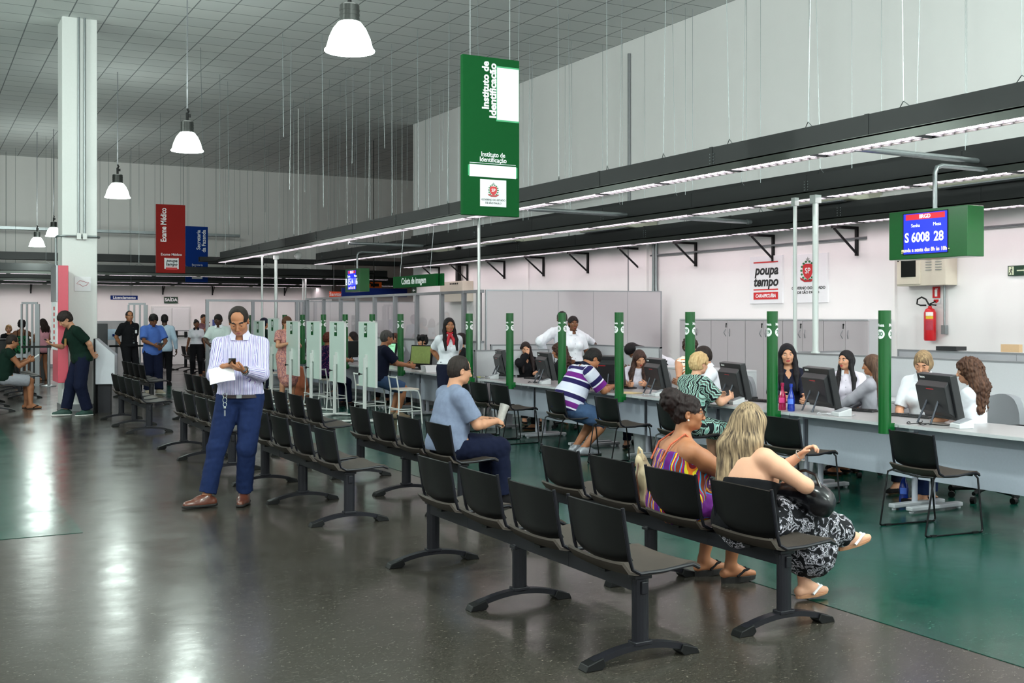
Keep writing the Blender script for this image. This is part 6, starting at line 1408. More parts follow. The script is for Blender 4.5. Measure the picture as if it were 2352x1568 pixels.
def glasses(B, m=None):
    HM = B['HM']; mb = MB()
    for q in (-1, 1):
        n = 14; mb.tube([tuple(HM(q*0.034+0.022*math.cos(2*math.pi*i/n), 0.103+0.0, -0.003+0.016*math.sin(2*math.pi*i/n))) for i in range(n)], 0.0016, 5, closed=True)
        mb.tube([tuple(HM(q*0.056, 0.102, 0.004)), tuple(HM(q*0.074, 0.07, 0.004)), tuple(HM(q*0.082, -0.005, 0.003))], 0.0016, 5)
    mb.tube([tuple(HM(-0.012, 0.104, 0.003)), tuple(HM(0.012, 0.104, 0.003))], 0.0016, 5)
    mb.build('glasses', m or M_BLACK, B['t'])
def M3(R, p):
    m_ = Matrix.Identity(4)
    for i in range(3):
        for j in range(3): m_[i][j] = R[i][j]
        m_[i][3] = p[i]
    return m_
def world_of(B, p):
    a = B['t'].rotation_euler.z; x, y, z = p; l = B['t'].location
    return (l[0]+x*math.cos(a)-y*math.sin(a), l[1]+x*math.sin(a)+y*math.cos(a), l[2]+z)
def held(B, name, label, cat, mb, m, bevel=0.002):
    o = mb.build(name, m, bevel=bevel); o.location = B['t'].location; o.rotation_euler.z = B['t'].rotation_euler.z
    return tag(o, label, cat)
# ================================================================== the people
R90 = math.pi/2
def pt(u, X): Y, D = atX(u, X); return X, Y
def seated(label, x, y, yaw, H=1.7, seat=0.44, reach=0.43, kx=0.12, **k):
    s = H/1.72; pz = seat+0.105*s*(1+.3*k.get('fat', 0))
    k.setdefault('feet', {1: (kx, reach*s, 0.085*s), -1: (-kx, reach*s-0.02, 0.085*s)}); k.setdefault('knees', {1: (0.05, 0.6, 1), -1: (-0.05, 0.6, 1)})
    k.setdefault('hands', {1: (0.13, 0.36, pz+0.12), -1: (-0.13, 0.36, pz+0.12)}); k.setdefault('footdir', {1: (0.1, 1, 0), -1: (-0.1, 1, 0)}); k.setdefault('shoes', dict(m=SH_BLACK, kind='pump'))
    return person(label, x, y, yaw, H=H, pelvis=pz, **k)
BLK = dict(c=(20, 17, 18)); BRN = dict(c=(44, 28, 22))
SH_BLACK = cloth('shoe_black', (22, 20, 22)); M_LEATHER = mat('brown_leather', (96, 52, 38), 0.3, var=0.15, scale=20, coat=0.4)
M_SOLE_D = mat('sole_dark', (30, 27, 26), 0.7, var=0); M_SOLE_W = mat('sole_white', (210, 210, 206), 0.6, var=0); M_SOLE_T = mat('sole_tan', (176, 126, 92), 0.6, var=0.08, scale=60)
# --- 1 man in striped shirt
st = attr_mat('striped_shirt', stripes([(0.0, (206, 202, 226)), (0.24, (118, 96, 170)), (0.34, (210, 206, 230)), (0.60, (90, 92, 156)), (0.70, (204, 200, 224)), (0.88, (160, 130, 186)), (0.96, (206, 202, 226))], 0.036, 0), 0.8)
x, y = atD(552, 9.75)
B = person('standing man in white and lilac striped shirt and jeans typing on a phone', x, y, math.radians(158), H=1.755, head=(0.0, 0.48, 0.06), skin='tan', fat=0.20,
    hands={1: (0.105, 0.30, 1.225), -1: (-0.075, 0.32, 1.19)}, elbows={1: (0.55, -0.7, -1.0), -1: (-0.6, -0.6, -1.0)}, handdir={1: (-0.85, 0.25, 0.25), -1: (0.75, 0.3, 0.25)}, palm={1: (-0.2, -0.3, -1), -1: (0.1, -0.25, 1)}, curl=(0.55, 0.75),
    feet={1: (0.27, 0.12, 0.088), -1: (-0.03, -0.02, 0.088)}, footdir={1: (1.0, 0.55, 0), -1: (0.05, 1, 0)}, knees={1: (0.4, 1, 0), -1: (-0.05, 1, 0)}, h=0.0095, fine=0.0042, hz=0.0048,
    hair=dict(c=(26, 20, 18), style='short', recede=0.9), top=dict(m=st, sleeve=1.93, infl=0.010, hem=-0.02, loose=0.006, fold=0.0045, neckcut=0.07, belly=0.03, collar=st, name='shirt', seed=11),
    bottom=dict(m=M_DENIM, tuck=True, length=1.93, loose=0.002, fold=0.0045, top=0.03, belt=mat('belt_brown', (52, 40, 40), 0.5, var=0.05), cuff=0.012, infl=0.014), shoes=dict(m=M_LEATHER, sole=M_SOLE_D), extras=None)
J = B['J']
pc_ = J['palm', -1]; mb = MB(); Mx = M3(rotm(0.15, -0.5, 0), pc_+V(0.035, 0.03, 0.035)); mb.box((0, 0, 0), (0.062, 0.12, 0.012), Mx); held(B, 'phone', 'black phone in the hands of the man in striped shirt', 'phone', mb, mat('phone_black', (16, 16, 18), 0.15, var=0))
mb = MB(); Mx = M3(rotm(0.3, 0.9, 0.3), V(0.11, 0.335, 1.155)); mb.sheet(lambda a, b: (-(a-0.5)*0.21, (b-0.5)*0.16, 0.012*math.sin(a*3)), 8, 6, 0.0015, Mx); held(B, 'paper', 'folded white paper held by the man in striped shirt', 'paper', mb, M_PAPER, 0)
w0, d0, n0 = J['wr', -1], J['hd', -1], J['hn', -1]; el = J['el', -1]; ax_ = unit(w0-el)
mb = MB(); n = 18; u1 = unit(np.cross(ax_, V(0, 0, 1))); u2 = np.cross(ax_, u1); mb.tube([tuple(w0-ax_*0.012+(u1*math.cos(2*math.pi*i/n)+u2*math.sin(2*math.pi*i/n))*0.034) for i in range(n)], 0.007, 8, closed=True)
c_ = w0-ax_*0.012+unit(-n0*0.2+V(0, 0.9, 0.45))*0.036; mb.tube([tuple(c_-unit(V(0, .9, .45))*0.004), tuple(c_+unit(V(0, .9, .45))*0.008)], 0.019, 16); mb.build('wristwatch', mat('watch_steel', (120, 120, 124), 0.25, 0.9, var=0), B['t'], smooth=True)
mb = MB(); k0 = B['pc']+V(0.105, 0.185, 0.02)
for i, (dz_, r) in enumerate(((0, 0.016), (-0.04, 0.017), (-0.078, 0.014))): mb.tube([tuple(k0+V(r*math.cos(a*math.pi/6), 0.01, dz_+r*1.3*math.sin(a*math.pi/6))) for a in range(12)], 0.0035, 5, closed=True)
mb.sphere(tuple(k0+V(0, 0.01, -0.105)), (0.012, 0.008, 0.014), 8); mb.box(tuple(k0+V(0, 0.01, -0.15)), (0.012, 0.004, 0.05)); mb.build('key_ring', M_STEEL, B['t'])
mb = MB(); rr_ = J['wr', -1]+J['hd', -1]*0.098-J['hs', -1]*0.012; mb.tube([tuple(rr_+(J['hs', -1]*math.cos(a*math.pi/6)+J['hn', -1]*math.sin(a*math.pi/6))*0.0105) for a in range(12)], 0.002, 5, closed=True); mb.build('ring', mat('gold', (220, 190, 100), 0.2, 1.0, var=0), B['t'])
# --- 2 man in grey t-shirt
B = seated('seated man with glasses in heather grey T-shirt holding a rolled paper', 4.06, 8.69, -R90-0.06, H=1.74, tl=0.93, seat=0.43, lean=0.06, spine=0.12, head=(0.0, 0.16, 0), skin='light', fat=0.48, h=0.010, fine=0.0048,
    hands={1: (0.13, 0.40, 0.74), -1: (-0.06, 0.42, 0.74)}, elbows={1: (0.6, -0.5, -0.8), -1: (-0.6, -0.5, -0.8)}, handdir={1: (-0.5, 0.8, -0.1), -1: (0.6, 0.6, 0)}, palm={1: (-0.7, 0, -0.7), -1: (0.6, 0, -0.8)}, curl=(0.9, 1.0), reach=0.46,
    hair=dict(c=(30, 24, 22), style='short', recede=0.4), top=dict(m=C_GREY, sleeve=0.80, infl=0.010, hem=0.10, fold=0.0035, loose=0.012, neckcut=0.072, name='t_shirt', seed=4),
    bottom=dict(m=M_DENIMD, length=1.95, loose=0.014, fold=0.004, cuff=0.012), shoes=dict(m=SH_BLACK, sole=M_SOLE_D))
glasses(B)
mb = MB(); c0 = B['J']['palm', 1]; dirv = unit(V(-0.12, 0.35, 0.9)); n = 16
mb.tube([tuple(c0-dirv*0.03), tuple(c0+dirv*0.10), tuple(c0+dirv*0.17)], [0.026, 0.036, 0.043], 18, cap=False); mb.tube([tuple(c0-dirv*0.03), tuple(c0+dirv*0.17)], [0.020, 0.036], 18, cap=False)
held(B, 'rolled_paper', 'rolled grey printed paper tube in the hand of the man in grey T-shirt', 'paper', mb, mat('printed_paper', (170, 166, 162), 0.6, var=0.35, scale=35), 0)
# --- 3 woman with dark bun
flor = attr_mat('colourful_print', noisepat([(0.0, (96, 26, 116)), (0.22, (44, 120, 190)), (0.32, (120, 28, 40)), (0.42, (226, 120, 40)), (0.52, (232, 216, 50)), (0.64, (110, 24, 126)), (0.76, (190, 50, 50)), (0.86, (60, 150, 200)), (0.93, (120, 50, 26))], 3.2, 5.0, 2.5, 'CONSTANT', True, (1.0, 0.35, 0.8)), 0.7)
def strap_set(B, m, w_=0.006):
    nb = B['neckb']; R2 = B['Rt2']
    for q in (-1, 1):
        mb = MB(); pts = [V(q*0.075, -0.115*(1+B['fat']*.75), -0.17), V(q*0.09, -0.085*(1+B['fat']*.6), -0.06), V(q*0.085, -0.02, 0.012), V(q*0.08, 0.07, -0.05), V(q*0.075, 0.125*(1+B['fat']*.7), -0.14)]
        mb.tube([tuple(nb+R2 @ p) for p in pts], w_, 6); mb.build('shoulder_strap', m, B['t'], smooth=True)
B = seated('seated woman with dark curly bun and glasses in colourful print dress', 4.10, 5.47, -R90-0.12, H=1.60, tl=0.80, seat=0.41, lean=-0.02, spine=0.16, twist=-0.12, head=(-0.42, 0.02, 0), skin='tan', fat=0.62, female=True, h=0.010, fine=0.0045, arms_fat=0.30, shoulder_drop=0.02,
    hands={1: (0.02, 0.36, 0.80), -1: (-0.12, 0.36, 0.74)}, elbows={1: (0.9, -0.3, -0.8), -1: (-0.8, -0.4, -0.6)}, curl=(0.6, 0.6), feet={1: (0.02, 0.36, 0.105), -1: (-0.20, 0.30, 0.105)}, footdir={1: (0.12, 1, 0), -1: (0.0, 1, 0)},
    hair=dict(c=(26, 18, 18), c2=(44, 32, 32), style='bun', curly=0.006, vol=0.0, extra=lambda B: [ell(B['HM'](0.0, -0.12, 0.085), (0.080, 0.068, 0.078), B['Rh'], 'hair', 0.02)]),
    top=dict(m=flor, sleeve=0, infl=0.012, hem=0.14, fold=0.006, neckcut=0, lowcut=0.10, flare=0.0, name='dress', seed=6), bottom=dict(m=flor, length=0.97, loose=0.03, fold=0.006, name='dress_skirt', skirt=lambda B: [cone((B['J']['hip', 1]+B['J']['hip', -1])/2, (B['J']['knee', 1]+B['J']['knee', -1])/2, 0.13, 0.12, 'thigh', 0.04)]),
    shoes=dict(m=SH_BLACK, sole=M_SOLE_D, kind='wedge'))
glasses(B, mat('glasses_bronze', (90, 70, 60), 0.3, 0.5, var=0)); strap_set(B, mat('strap_print', (190, 90, 60), 0.7, var=0.5, scale=90))
mb = MB(); mb.sphere(tuple(B['HM'](0.088, -0.006, -0.044)), 0.006, 8); mb.build('earring', mat('pearl', (240, 240, 235), 0.15, var=0), B['t'])
# --- 4 blonde woman
mono = attr_mat('mono_print', noisepat([(0.0, (26, 26, 30)), (0.50, (120, 118, 128)), (0.54, (222, 218, 228)), (0.585, (40, 40, 46)), (0.64, (200, 198, 208)), (0.67, (30, 30, 34))], 17.0, 1.6, 2.0), 0.8)
def skirtF(B):
    J = B['J']; o = [cone((J['hip', 1]+J['hip', -1])/2, (J['knee', 1]+J['knee', -1])/2, 0.155, 0.115, 'thigh', 0.05), cone(J['knee', -1], J['ankle', -1]+V(0, 0.03, 0.17), 0.10, 0.135, 'shin', 0.05), cone(J['knee', 1], J['knee', 1]+(J['ankle', 1]-J['knee', 1])*0.80, 0.095, 0.080, 'shin', 0.05),
        cone((J['knee', 1]+J['knee', -1])/2+V(0, 0, -0.06), J['ankle', -1]+V(0.06, -0.0, 0.2), 0.11, 0.12, 'shin', 0.05)]
    return o
B = seated('blonde long-haired woman seen from behind in black top and monochrome skirt', 4.10, 4.84, -R90+0.02, H=1.60, tl=0.80, seat=0.41, side=-0.12, lean=0.05, spine=0.16, head=(0.55, 0.12, -0.12), skin='pale', fat=0.40, female=True, h=0.010, fine=0.0046, arms_fat=0.12,
    hands={1: (0.07, 0.30, 0.72), -1: (0.10, 0.31, 0.86)}, elbows={1: (0.95, 0.15, -0.4), -1: (-0.4, 0.4, -0.9)}, handdir={1: (-0.9, 0.3, -0.1), -1: (0.45, 0.35, 0.55)}, palm={1: (0, 0, -1), -1: (0.7, 0.2, -0.6)}, curl=(0.85, 0.5),
    feet={-1: (-0.02, 0.46, 0.10), 1: (0.02, 0.76, 0.36)}, knees={-1: (0, 0.6, 1), 1: (0.0, 0.3, 1)}, footdir={-1: (0.06, 1, 0), 1: (0.15, 1, 0.18)},
    hair=dict(c=(62, 50, 42), c2=(176, 150, 118), style='long', length=0.44, vol=0.008, curly=0.0003, back=0.050), top=dict(m=C_BLACK, sleeve=0, infl=0.010, hem=0.12, fold=0.0035, neckcut=0, lowcut=0.19, flare=0.01, name='tank_top', seed=8),
    bottom=dict(m=mono, length=0.99, loose=0.02, fold=0.006, name='skirt', skirt=skirtF, top=0.06), shoes=dict(m=mat('strap_white', (235, 235, 238), 0.4, var=0), sole=M_SOLE_T, kind='sandal'))
wr = B['J']['wr', -1]; mb = MB(); ax_ = unit(wr-B['J']['el', -1]); u1 = unit(np.cross(ax_, V(0, 0, 1))); u2 = np.cross(ax_, u1)
mb.tube([tuple(wr+ax_*0.0+(u1*math.cos(2*math.pi*i/16)+u2*math.sin(2*math.pi*i/16))*0.034) for i in range(16)], 0.003, 6, closed=True); mb.build('bracelet', mat('silver', (190, 180, 170), 0.2, 0.9, var=0), B['t'])
# handbags
M_BAGK = mat('black_glossy_leather', (20, 20, 24), 0.22, var=0.1, bump=0.5, bscale=30)
t = thing('handbag', 'glossy black leather handbag in the lap of the blonde woman', 'bag', (4.42, 4.74, 0.62), -R90+0.1)
Vv, Q = field_mesh([ell((0, 0, 0.02), (0.16, 0.085, 0.085), None, '', 0.04), ell((0.1, 0.02, -0.01), (0.1, 0.09, 0.09), None, '', 0.04), ell((-0.1, 0.0, -0.01), (0.1, 0.09, 0.09), None, '', 0.04)], 0.009, 0, None, None, lambda X, Y, Z: 0.007*noise3(X, Y, Z, 45, 5)); np_mesh('bag_body', Vv, Q, M_BAGK, t)
mb = MB(); mb.tube([(-0.13, 0.0, 0.08), (-0.08, 0.02, 0.14), (0.0, 0.03, 0.155), (0.08, 0.02, 0.14), (0.14, 0, 0.06)], 0.009, 8); mb.build('handle', M_BAGK, t, smooth=True)
mb = MB(); mb.tube([(-0.16, 0.03, 0.02), (-0.08, 0.085, 0.085), (0.05, 0.09, 0.09), (0.16, 0.04, 0.03)], 0.004, 6); mb.build('zip', M_EDGE, t, smooth=True)
t = thing('handbag', 'beige leather shoulder bag at the back of the woman with dark bun', 'bag', (4.06, 5.76, 0.445), -0.25)
M_BAGB = mat('beige_leather', (206, 184, 150), 0.5, var=0.1, scale=10)
Vv, Q = field_mesh([ell((0, 0, 0.15), (0.06, 0.12, 0.13), None, '', 0.04), ell((-0.02, 0.02, 0.29), (0.035, 0.05, 0.05), None, '', 0.03), ell((0, 0, 0.05), (0.07, 0.13, 0.05), None, '', 0.04)], 0.009, 0, None, [lambda X, Y, Z: -Z+0*X+0*Y], lambda X, Y, Z: 0.005*noise3(X, Y, Z, 40, 9)); np_mesh('bag_body', Vv, Q, M_BAGB, t)
mb = MB(); mb.tube([(-0.065, 0.08, 0.06), (-0.07, 0.06, 0.2), (-0.04, 0.03, 0.31)], 0.004, 6); mb.tube([(-0.065, -0.08, 0.06), (-0.07, -0.04, 0.2), (-0.04, 0.0, 0.31)], 0.004, 6); mb.build('piping', M_LEATHER, t); mb = MB(); mb.tube([(-0.02, -0.03, 0.3), (-0.03, -0.02, 0.36), (-0.02, 0.05, 0.37), (-0.02, 0.08, 0.3)], 0.008, 8); mb.build('handle', M_BAGB, t, smooth=True)
# --- 5 striped polo man
polo = attr_mat('purple_striped_polo', stripes([(0.0, (216, 218, 236)), (0.26, (38, 32, 84)), (0.42, (226, 226, 238)), (0.47, (112, 36, 130)), (0.65, (214, 216, 236)), (0.78, (44, 36, 88)), (0.93, (226, 226, 238))], 0.36, 1), 0.85)
B = seated('man in purple navy and white striped polo leaning over the desk writing', 6.93, 11.42, -R90-0.05, H=1.74, seat=0.45, lean=0.20, spine=0.38, head=(0.0, 0.75, 0), skin='tan', fat=0.62, h=0.011, fine=0.0055, hz=0.006,
    hands={1: (0.10, 0.55, 0.80), -1: (-0.16, 0.60, 0.80)}, elbows={1: (0.8, -0.2, -0.9), -1: (-0.8, 0, -0.6)}, palm={1: (-0.3, 0, -1), -1: (0.3, 0, -1)}, curl=(0.5, 0.9), feet={1: (0.20, 0.10, 0.085), -1: (-0.06, 0.14, 0.085)}, footdir={1: (0.25, 1, 0), -1: (0.05, 1, 0)},
    hair=dict(c=(22, 20, 20), style='short', curly=0.002, vol=0.004), top=dict(m=polo, sleeve=0.86, infl=0.012, hem=0.13, fold=0.003, loose=0.02, neckcut=0.07, name='polo_shirt', seed=3, collar=C_NAVY),
    bottom=dict(m=M_DENIMW, length=0.99, loose=0.03, fold=0.004, name='shorts'), shoes=dict(m=mat('sneaker_silver', (150, 152, 160), 0.35, 0.3, var=0.35, scale=22), sole=M_SOLE_D, kind='sneaker'))
# --- 6 elderly blonde in zebra blouse
zeb = attr_mat('zebra_mint', noisepat([(0.0, (24, 28, 32)), (0.30, (170, 200, 192)), (0.70, (120, 176, 164)), (0.90, (90, 84, 80))], 15.0, 11.0, 2.0, 'CONSTANT', True, (0.4, 1.2, 0.4)), 0.7)
B = seated('elderly blonde woman seen from behind in mint and black zebra blouse', 6.98, 9.12, -R90, H=1.60, seat=0.45, lean=0.08, spine=0.15, head=(0.05, 0.15, 0), skin='pale', fat=0.45, female=True, h=0.011, fine=0.006,
    hair=dict(c=(176, 140, 96), c2=(222, 190, 144), style='short', vol=0.014, curly=0.003), top=dict(m=zeb, sleeve=0.75, infl=0.012, hem=0.14, fold=0.003, loose=0.02, name='blouse', flare=0.01), bottom=dict(m=zeb, length=0.9, loose=0.02, name='skirt'), hands={1: (0.13, 0.42, 0.82), -1: (-0.13, 0.42, 0.82)})
# --- 7 hostess
x, y = pt(1031, 7.02)
B = person('standing hostess with long black hair white blouse and red scarf, hands behind', x, y, math.radians(168), H=1.64, head=(0.05, 0.0, 0), female=True, skin='tan', h=0.012, fine=0.006, fat=0.1,
    hands={1: (0.07, -0.17, 0.96), -1: (-0.07, -0.17, 0.96)}, elbows={1: (0.7, -1.0, 0.0), -1: (-0.7, -1.0, 0.0)}, hair=dict(c=(18, 14, 16), style='front', length=0.30, vol=0.004, fringe=0.0), top=dict(m=C_WHITE, sleeve=0.72, infl=0.010, hem=-0.06, loose=0.008, fold=0.003, collar=C_WHITE, buttons=True, name='blouse', vneck=0.0), bottom=dict(m=C_NAVY, length=1.95, tuck=True), shoes=dict(m=SH_BLACK, sole=M_SOLE_D))
M_SCARF = mat('red_black_scarf', (186, 24, 44), 0.6, var=0.0)
mb = MB(); nb = B['neckb']; mb.tube([tuple(nb+V(0.062*math.cos(a), 0.062*math.sin(a)+0.01, 0.035-0.012*math.sin(a))) for a in [i*math.pi/9 for i in range(18)]], 0.019, 8, closed=True); mb.sphere(tuple(nb+V(0, 0.09, 0.01)), 0.026, 10); mb.tube([tuple(nb+V(0.01, 0.095, 0.0)), tuple(nb+V(0.05, 0.13, -0.10)), tuple(nb+V(0.075, 0.145, -0.22))], [0.02, 0.03, 0.012], 8); mb.tube([tuple(nb+V(-0.01, 0.095, 0.0)), tuple(nb+V(-0.05, 0.125, -0.08)), tuple(nb+V(-0.045, 0.14, -0.15))], [0.02, 0.028, 0.012], 8)
sc_ = attr_mat('scarf_print', noisepat([(0.0, (180, 20, 40)), (0.54, (24, 16, 20))], 3, 1), 0.5); mb.build('scarf', M_SCARF, B['t'], smooth=True)
# --- behind the near counter
def attendant(label, u, X, yaw, v, seat=0.47, **k):
    x, y = pt(u, X); D = atX(u, X)[1]; z = zat(D, v); ln = k.pop('Hh', None); k.setdefault('female', True); k.setdefault('h', 0.012); k.setdefault('fine', 0.0065)
    H = ln or min(1.75, max(1.5, (z-seat-0.105)/0.79*1.72*0.98))
    B = seated(label, x, y, yaw, H=H, seat=seat, **k)
    B['t'].location.z = max(0, min(0.06, z-(B['hc'][2]+0.125*B['hk'])))*0
    return B
SUIT = C_BLACK
attendant('seated attendant with fair-streaked tied hair and white shirt looking down', 2128, 8.55, math.radians(112), 793, head=(0.1, 0.45, -0.1), skin='light', lean=0.15, hair=dict(c=(64, 46, 40), c2=(190, 160, 120), style='bob', vol=0.0), top=dict(m=C_WHITE, sleeve=0.9, collar=C_WHITE, buttons=True, name='shirt'), bottom=dict(m=C_NAVY))
attendant('woman with wavy brown hair seen from behind in white blouse at the right', 2232, 8.0, math.radians(20), 815, head=(0.15, 0.1, 0), skin='light', hair=dict(c=(52, 34, 28), c2=(96, 66, 50), style='long', length=0.26, vol=0.016, curly=0.008, back=0.05), top=dict(m=C_WHITE, sleeve=0.95, name='blouse'), bottom=dict(m=M_DENIM))
attendant('woman with long straight brown hair in grey blazer behind post 30', 2008, 8.65, math.radians(20), 808, head=(0.25, 0.05, 0), skin='tan', hair=dict(c=(56, 38, 32), c2=(110, 84, 68), style='long', length=0.36, vol=0.008, back=0.05), top=dict(m=cloth('grey_blazer', (160, 158, 168)), sleeve=1.95, name='blazer'), bottom=dict(m=C_NAVY))
attendant('black-haired attendant in white shirt looking sideways left of post 30', 1945, 9.05, math.radians(130), 798, head=(-0.55, 0.0, 0), skin='light', hair=dict(c=(18, 16, 18), style='front', length=0.3), top=dict(m=cloth('pale_pinstripe', (214, 208, 222)), sleeve=1.95, collar=C_WHITE, buttons=True, name='shirt'), bottom=dict(m=C_NAVY))
attendant('black-haired attendant in dark suit looking out right of post 29', 1809, 8.45, math.radians(145), 785, head=(-0.05, 0.0, 0.05), skin='light', hair=dict(c=(16, 14, 18), style='front', length=0.34, vol=0.006), top=dict(m=cloth('dark_suit', (26, 28, 44)), sleeve=1.95, name='jacket', vneck=0.12), bottom=dict(m=C_NAVY), hands={1: (0.12, 0.42, 0.80), -1: (-0.12, 0.45, 0.80)})
attendant('young man with short dark hair and white shirt in profile', 1645, 8.35, math.radians(60), 787, female=False, head=(0.15, 0.25, 0), lean=0.22, skin='light', hair=dict(c=(30, 24, 22), style='short', vol=0.004), top=dict(m=C_WHITE, sleeve=1.9, collar=C_WHITE, name='shirt'), bottom=dict(m=C_NAVY), hands={1: (0.12, 0.42, 0.86), -1: (-0.12, 0.42, 0.86)})
dots = attr_mat('orange_black_stripe', stripes([(0.0, (232, 224, 210)), (0.3, (40, 34, 34)), (0.42, (234, 226, 212)), (0.7, (222, 116, 48)), (0.85, (232, 224, 210))], 0.085, 1), 0.85)
x, y = pt(1583, 8.65); B = seated('boyish customer with tousled dark hair in striped sleeveless top', x, y, math.radians(170), H=1.62, seat=0.55, female=True, head=(-0.15, 0.25, 0), skin='light', h=0.012, fine=0.0065, hair=dict(c=(44, 32, 28), style='short', vol=0.016, curly=0.009, fringe=-0.0), top=dict(m=dots, sleeve=0.0, infl=0.01, name='sleeveless_top', neckcut=0.075), bottom=dict(m=M_DENIM), hands={1: (0.1, 0.35, 0.86), -1: (-0.1, 0.35, 0.86)}, elbows={1: (1, -0.4, -0.6), -1: (-1, -0.4, -0.6)})
attendant('attendant with long straight dark hair writing beside post 27', 1468, 8.25, math.radians(140), 803, head=(0.45, 0.5, 0.1), skin='light', lean=0.15, hair=dict(c=(38, 26, 26), c2=(84, 60, 52), style='front', length=0.34, vol=0.008), top=dict(m=cloth('pale_print', (206, 200, 214), 0.25), sleeve=0.8, name='blouse'), bottom=dict(m=C_NAVY), hands={1: (0.1, 0.42, 0.80), -1: (-0.12, 0.38, 0.80)})
attendant('woman with long curly brown hair in dark jacket half hidden behind post 26', 1287, 8.3, math.radians(50), 785, head=(0.2, 0.05, 0), skin='tan', hair=dict(c=(44, 26, 22), c2=(78, 50, 40), style='long', length=0.26, vol=0.024, curly=0.010, back=0.05), top=dict(m=C_BLACK, sleeve=1.95, name='jacket'), bottom=dict(m=C_BLACK))
attendant('smiling attendant with long dark hair holding a hand to her mouth', 1208, 8.5, math.radians(165), 780, head=(-0.25, 0.2, 0.05), skin='light', hair=dict(c=(30, 22, 22), style='front', length=0.34, vol=0.006), top=dict(m=C_BLACK, sleeve=1.95, name='jacket', vneck=0.1), bottom=dict(m=C_BLACK), hands={1: (0.02, 0.20, 1.08), -1: (-0.12, 0.34, 0.80)}, elbows={1: (0.8, 0.6, -1), -1: (-1, -0.3, -0.6)}, handdir={1: (0.0, -0.35, 0.9), -1: (0.8, 0.5, 0)}, palm={1: (-0.3, -0.9, 0), -1: (0, 0, -1)}, curl=(0.6, 1.2))
# standing ones
def stand(label, u, D, yaw, v, **k):
    x, y = atD(u, D); k.setdefault('h', 0.013); k.setdefault('fine', 0.0075); k.setdefault('H', min(1.85, max(1.5, zat(D, v)))); return person(label, x, y, math.radians(yaw), **k)
stand('standing woman in white blouse peeking from behind post 26', 1316, 17.2, 165, 725, female=True, skin='brown', hair=dict(c=(22, 16, 16), style='short', vol=0.002), top=dict(m=C_WHITE, sleeve=0.7, hem=-0.06, name='blouse', collar=C_WHITE, buttons=True), bottom=dict(m=C_NAVY), hands={1: (0.15, 0.25, 1.0), -1: (-0.22, 0.1, 0.9)})
B = stand('man in white long-sleeved shirt bending with his back turned behind post 26', 1300, 17.7, -10, 708, H=1.78, lean=0.25, head=(-0.2, 0.5, 0), skin='dark', hair=dict(c=(20, 16, 16), style='short', vol=-0.004), top=dict(m=C_WHITE, sleeve=1.9, loose=0.02, fold=0.006, name='shirt'), bottom=dict(m=C_BLACK), hands={1: (0.62, 0.35, 1.22), -1: (-0.3, 0.15, 1.05)}, elbows={1: (0.6, -0.3, -0.5), -1: (-1, -0.3, 0)})
B = stand('woman with long black braids bending over in white shirt', 1530, 17.3, 75, 757, H=1.62, lean=0.95, spine=0.2, head=(0.0, 1.25, 0), female=True, skin='brown', hair=dict(c=(16, 13, 15), style='long', length=0.16, vol=0.008, back=0.02), top=dict(m=C_WHITE, sleeve=0.8, name='shirt'), bottom=dict(m=C_BLACK), hands={1: (0.12, 0.6, 0.85), -1: (-0.12, 0.6, 0.85)})
# photo station people
x, y = pt(868, 6.62); B = seated('man in navy T-shirt and denim shorts on a white stool at the far desk', x, y, -R90-0.1, H=1.72, seat=0.55, lean=0.15, spine=0.1, female=False, fat=0.25, head=(0.15, 0.1, 0), skin='tan', h=0.012, fine=0.0075, hair=dict(c=(44, 42, 42), c2=(90, 86, 84), style='short'), top=dict(m=C_NAVY, sleeve=0.8, loose=0.015, name='t_shirt'), bottom=dict(m=M_DENIMW, length=0.98, loose=0.02, name='shorts'), shoes=dict(m=mat('sneaker_olive', (120, 106, 84), 0.7, var=0.2), sole=mat('sole_olive', (70, 62, 50), 0.7, var=0), kind='sneaker'), hands={1: (0.12, 0.5, 0.86), -1: (-0.12, 0.5, 0.86)}, reach=0.3)
fl2 = attr_mat('purple_floral', noisepat([(0.0, (40, 28, 74)), (0.58, (186, 90, 130)), (0.62, (48, 32, 84)), (0.7, (220, 210, 220))], 30, 1.0, 2), 0.8)
x, y = pt(752, 6.62); seated('woman with short auburn hair in purple floral blouse on a white stool', x, y, -R90+0.2, H=1.58, seat=0.54, female=True, fat=0.3, head=(-0.1, 0.1, 0), skin='tan', h=0.013, fine=0.0085, hair=dict(c=(72, 34, 26), style='short', vol=0.012, curly=0.004), top=dict(m=fl2, sleeve=0.75, loose=0.015, name='blouse'), bottom=dict(m=M_DENIMD, length=1.95), shoes=dict(m=SH_BLACK, sole=M_SOLE_D), hands={1: (0.12, 0.4, 0.86), -1: (-0.12, 0.4, 0.86)})
pk = attr_mat('pink_smear_print', noisepat([(0.0, (206, 150, 146)), (0.45, (150, 96, 104)), (0.52, (214, 166, 156)), (0.6, (206, 124, 96)), (0.7, (190, 150, 160))], 14, 3, 2, 'LINEAR', False, (1.5, 0.5, 1)), 0.8)
stand('standing woman with short brown hair in pink patterned dress behind panel 20', 658, 21.3, 190, 727, H=1.66, female=True, fat=0.4, skin='light', head=(-0.2, 0.2, 0), hair=dict(c=(66, 42, 28), style='short', vol=0.016), top=dict(m=pk, sleeve=0.6, loose=0.02, name='dress'), bottom=dict(m=pk, length=0.96, loose=0.02, name='dress_skirt', skirt=lambda B: [cone(B['pc'], (B['J']['knee', 1]+B['J']['knee', -1])/2, 0.17, 0.17, 'thigh', 0.04)]), hands={1: (0.12, 0.3, 1.15), -1: (-0.12, 0.3, 1.12)}, shoes=dict(m=M_SOLE_T, sole=M_SOLE_T))
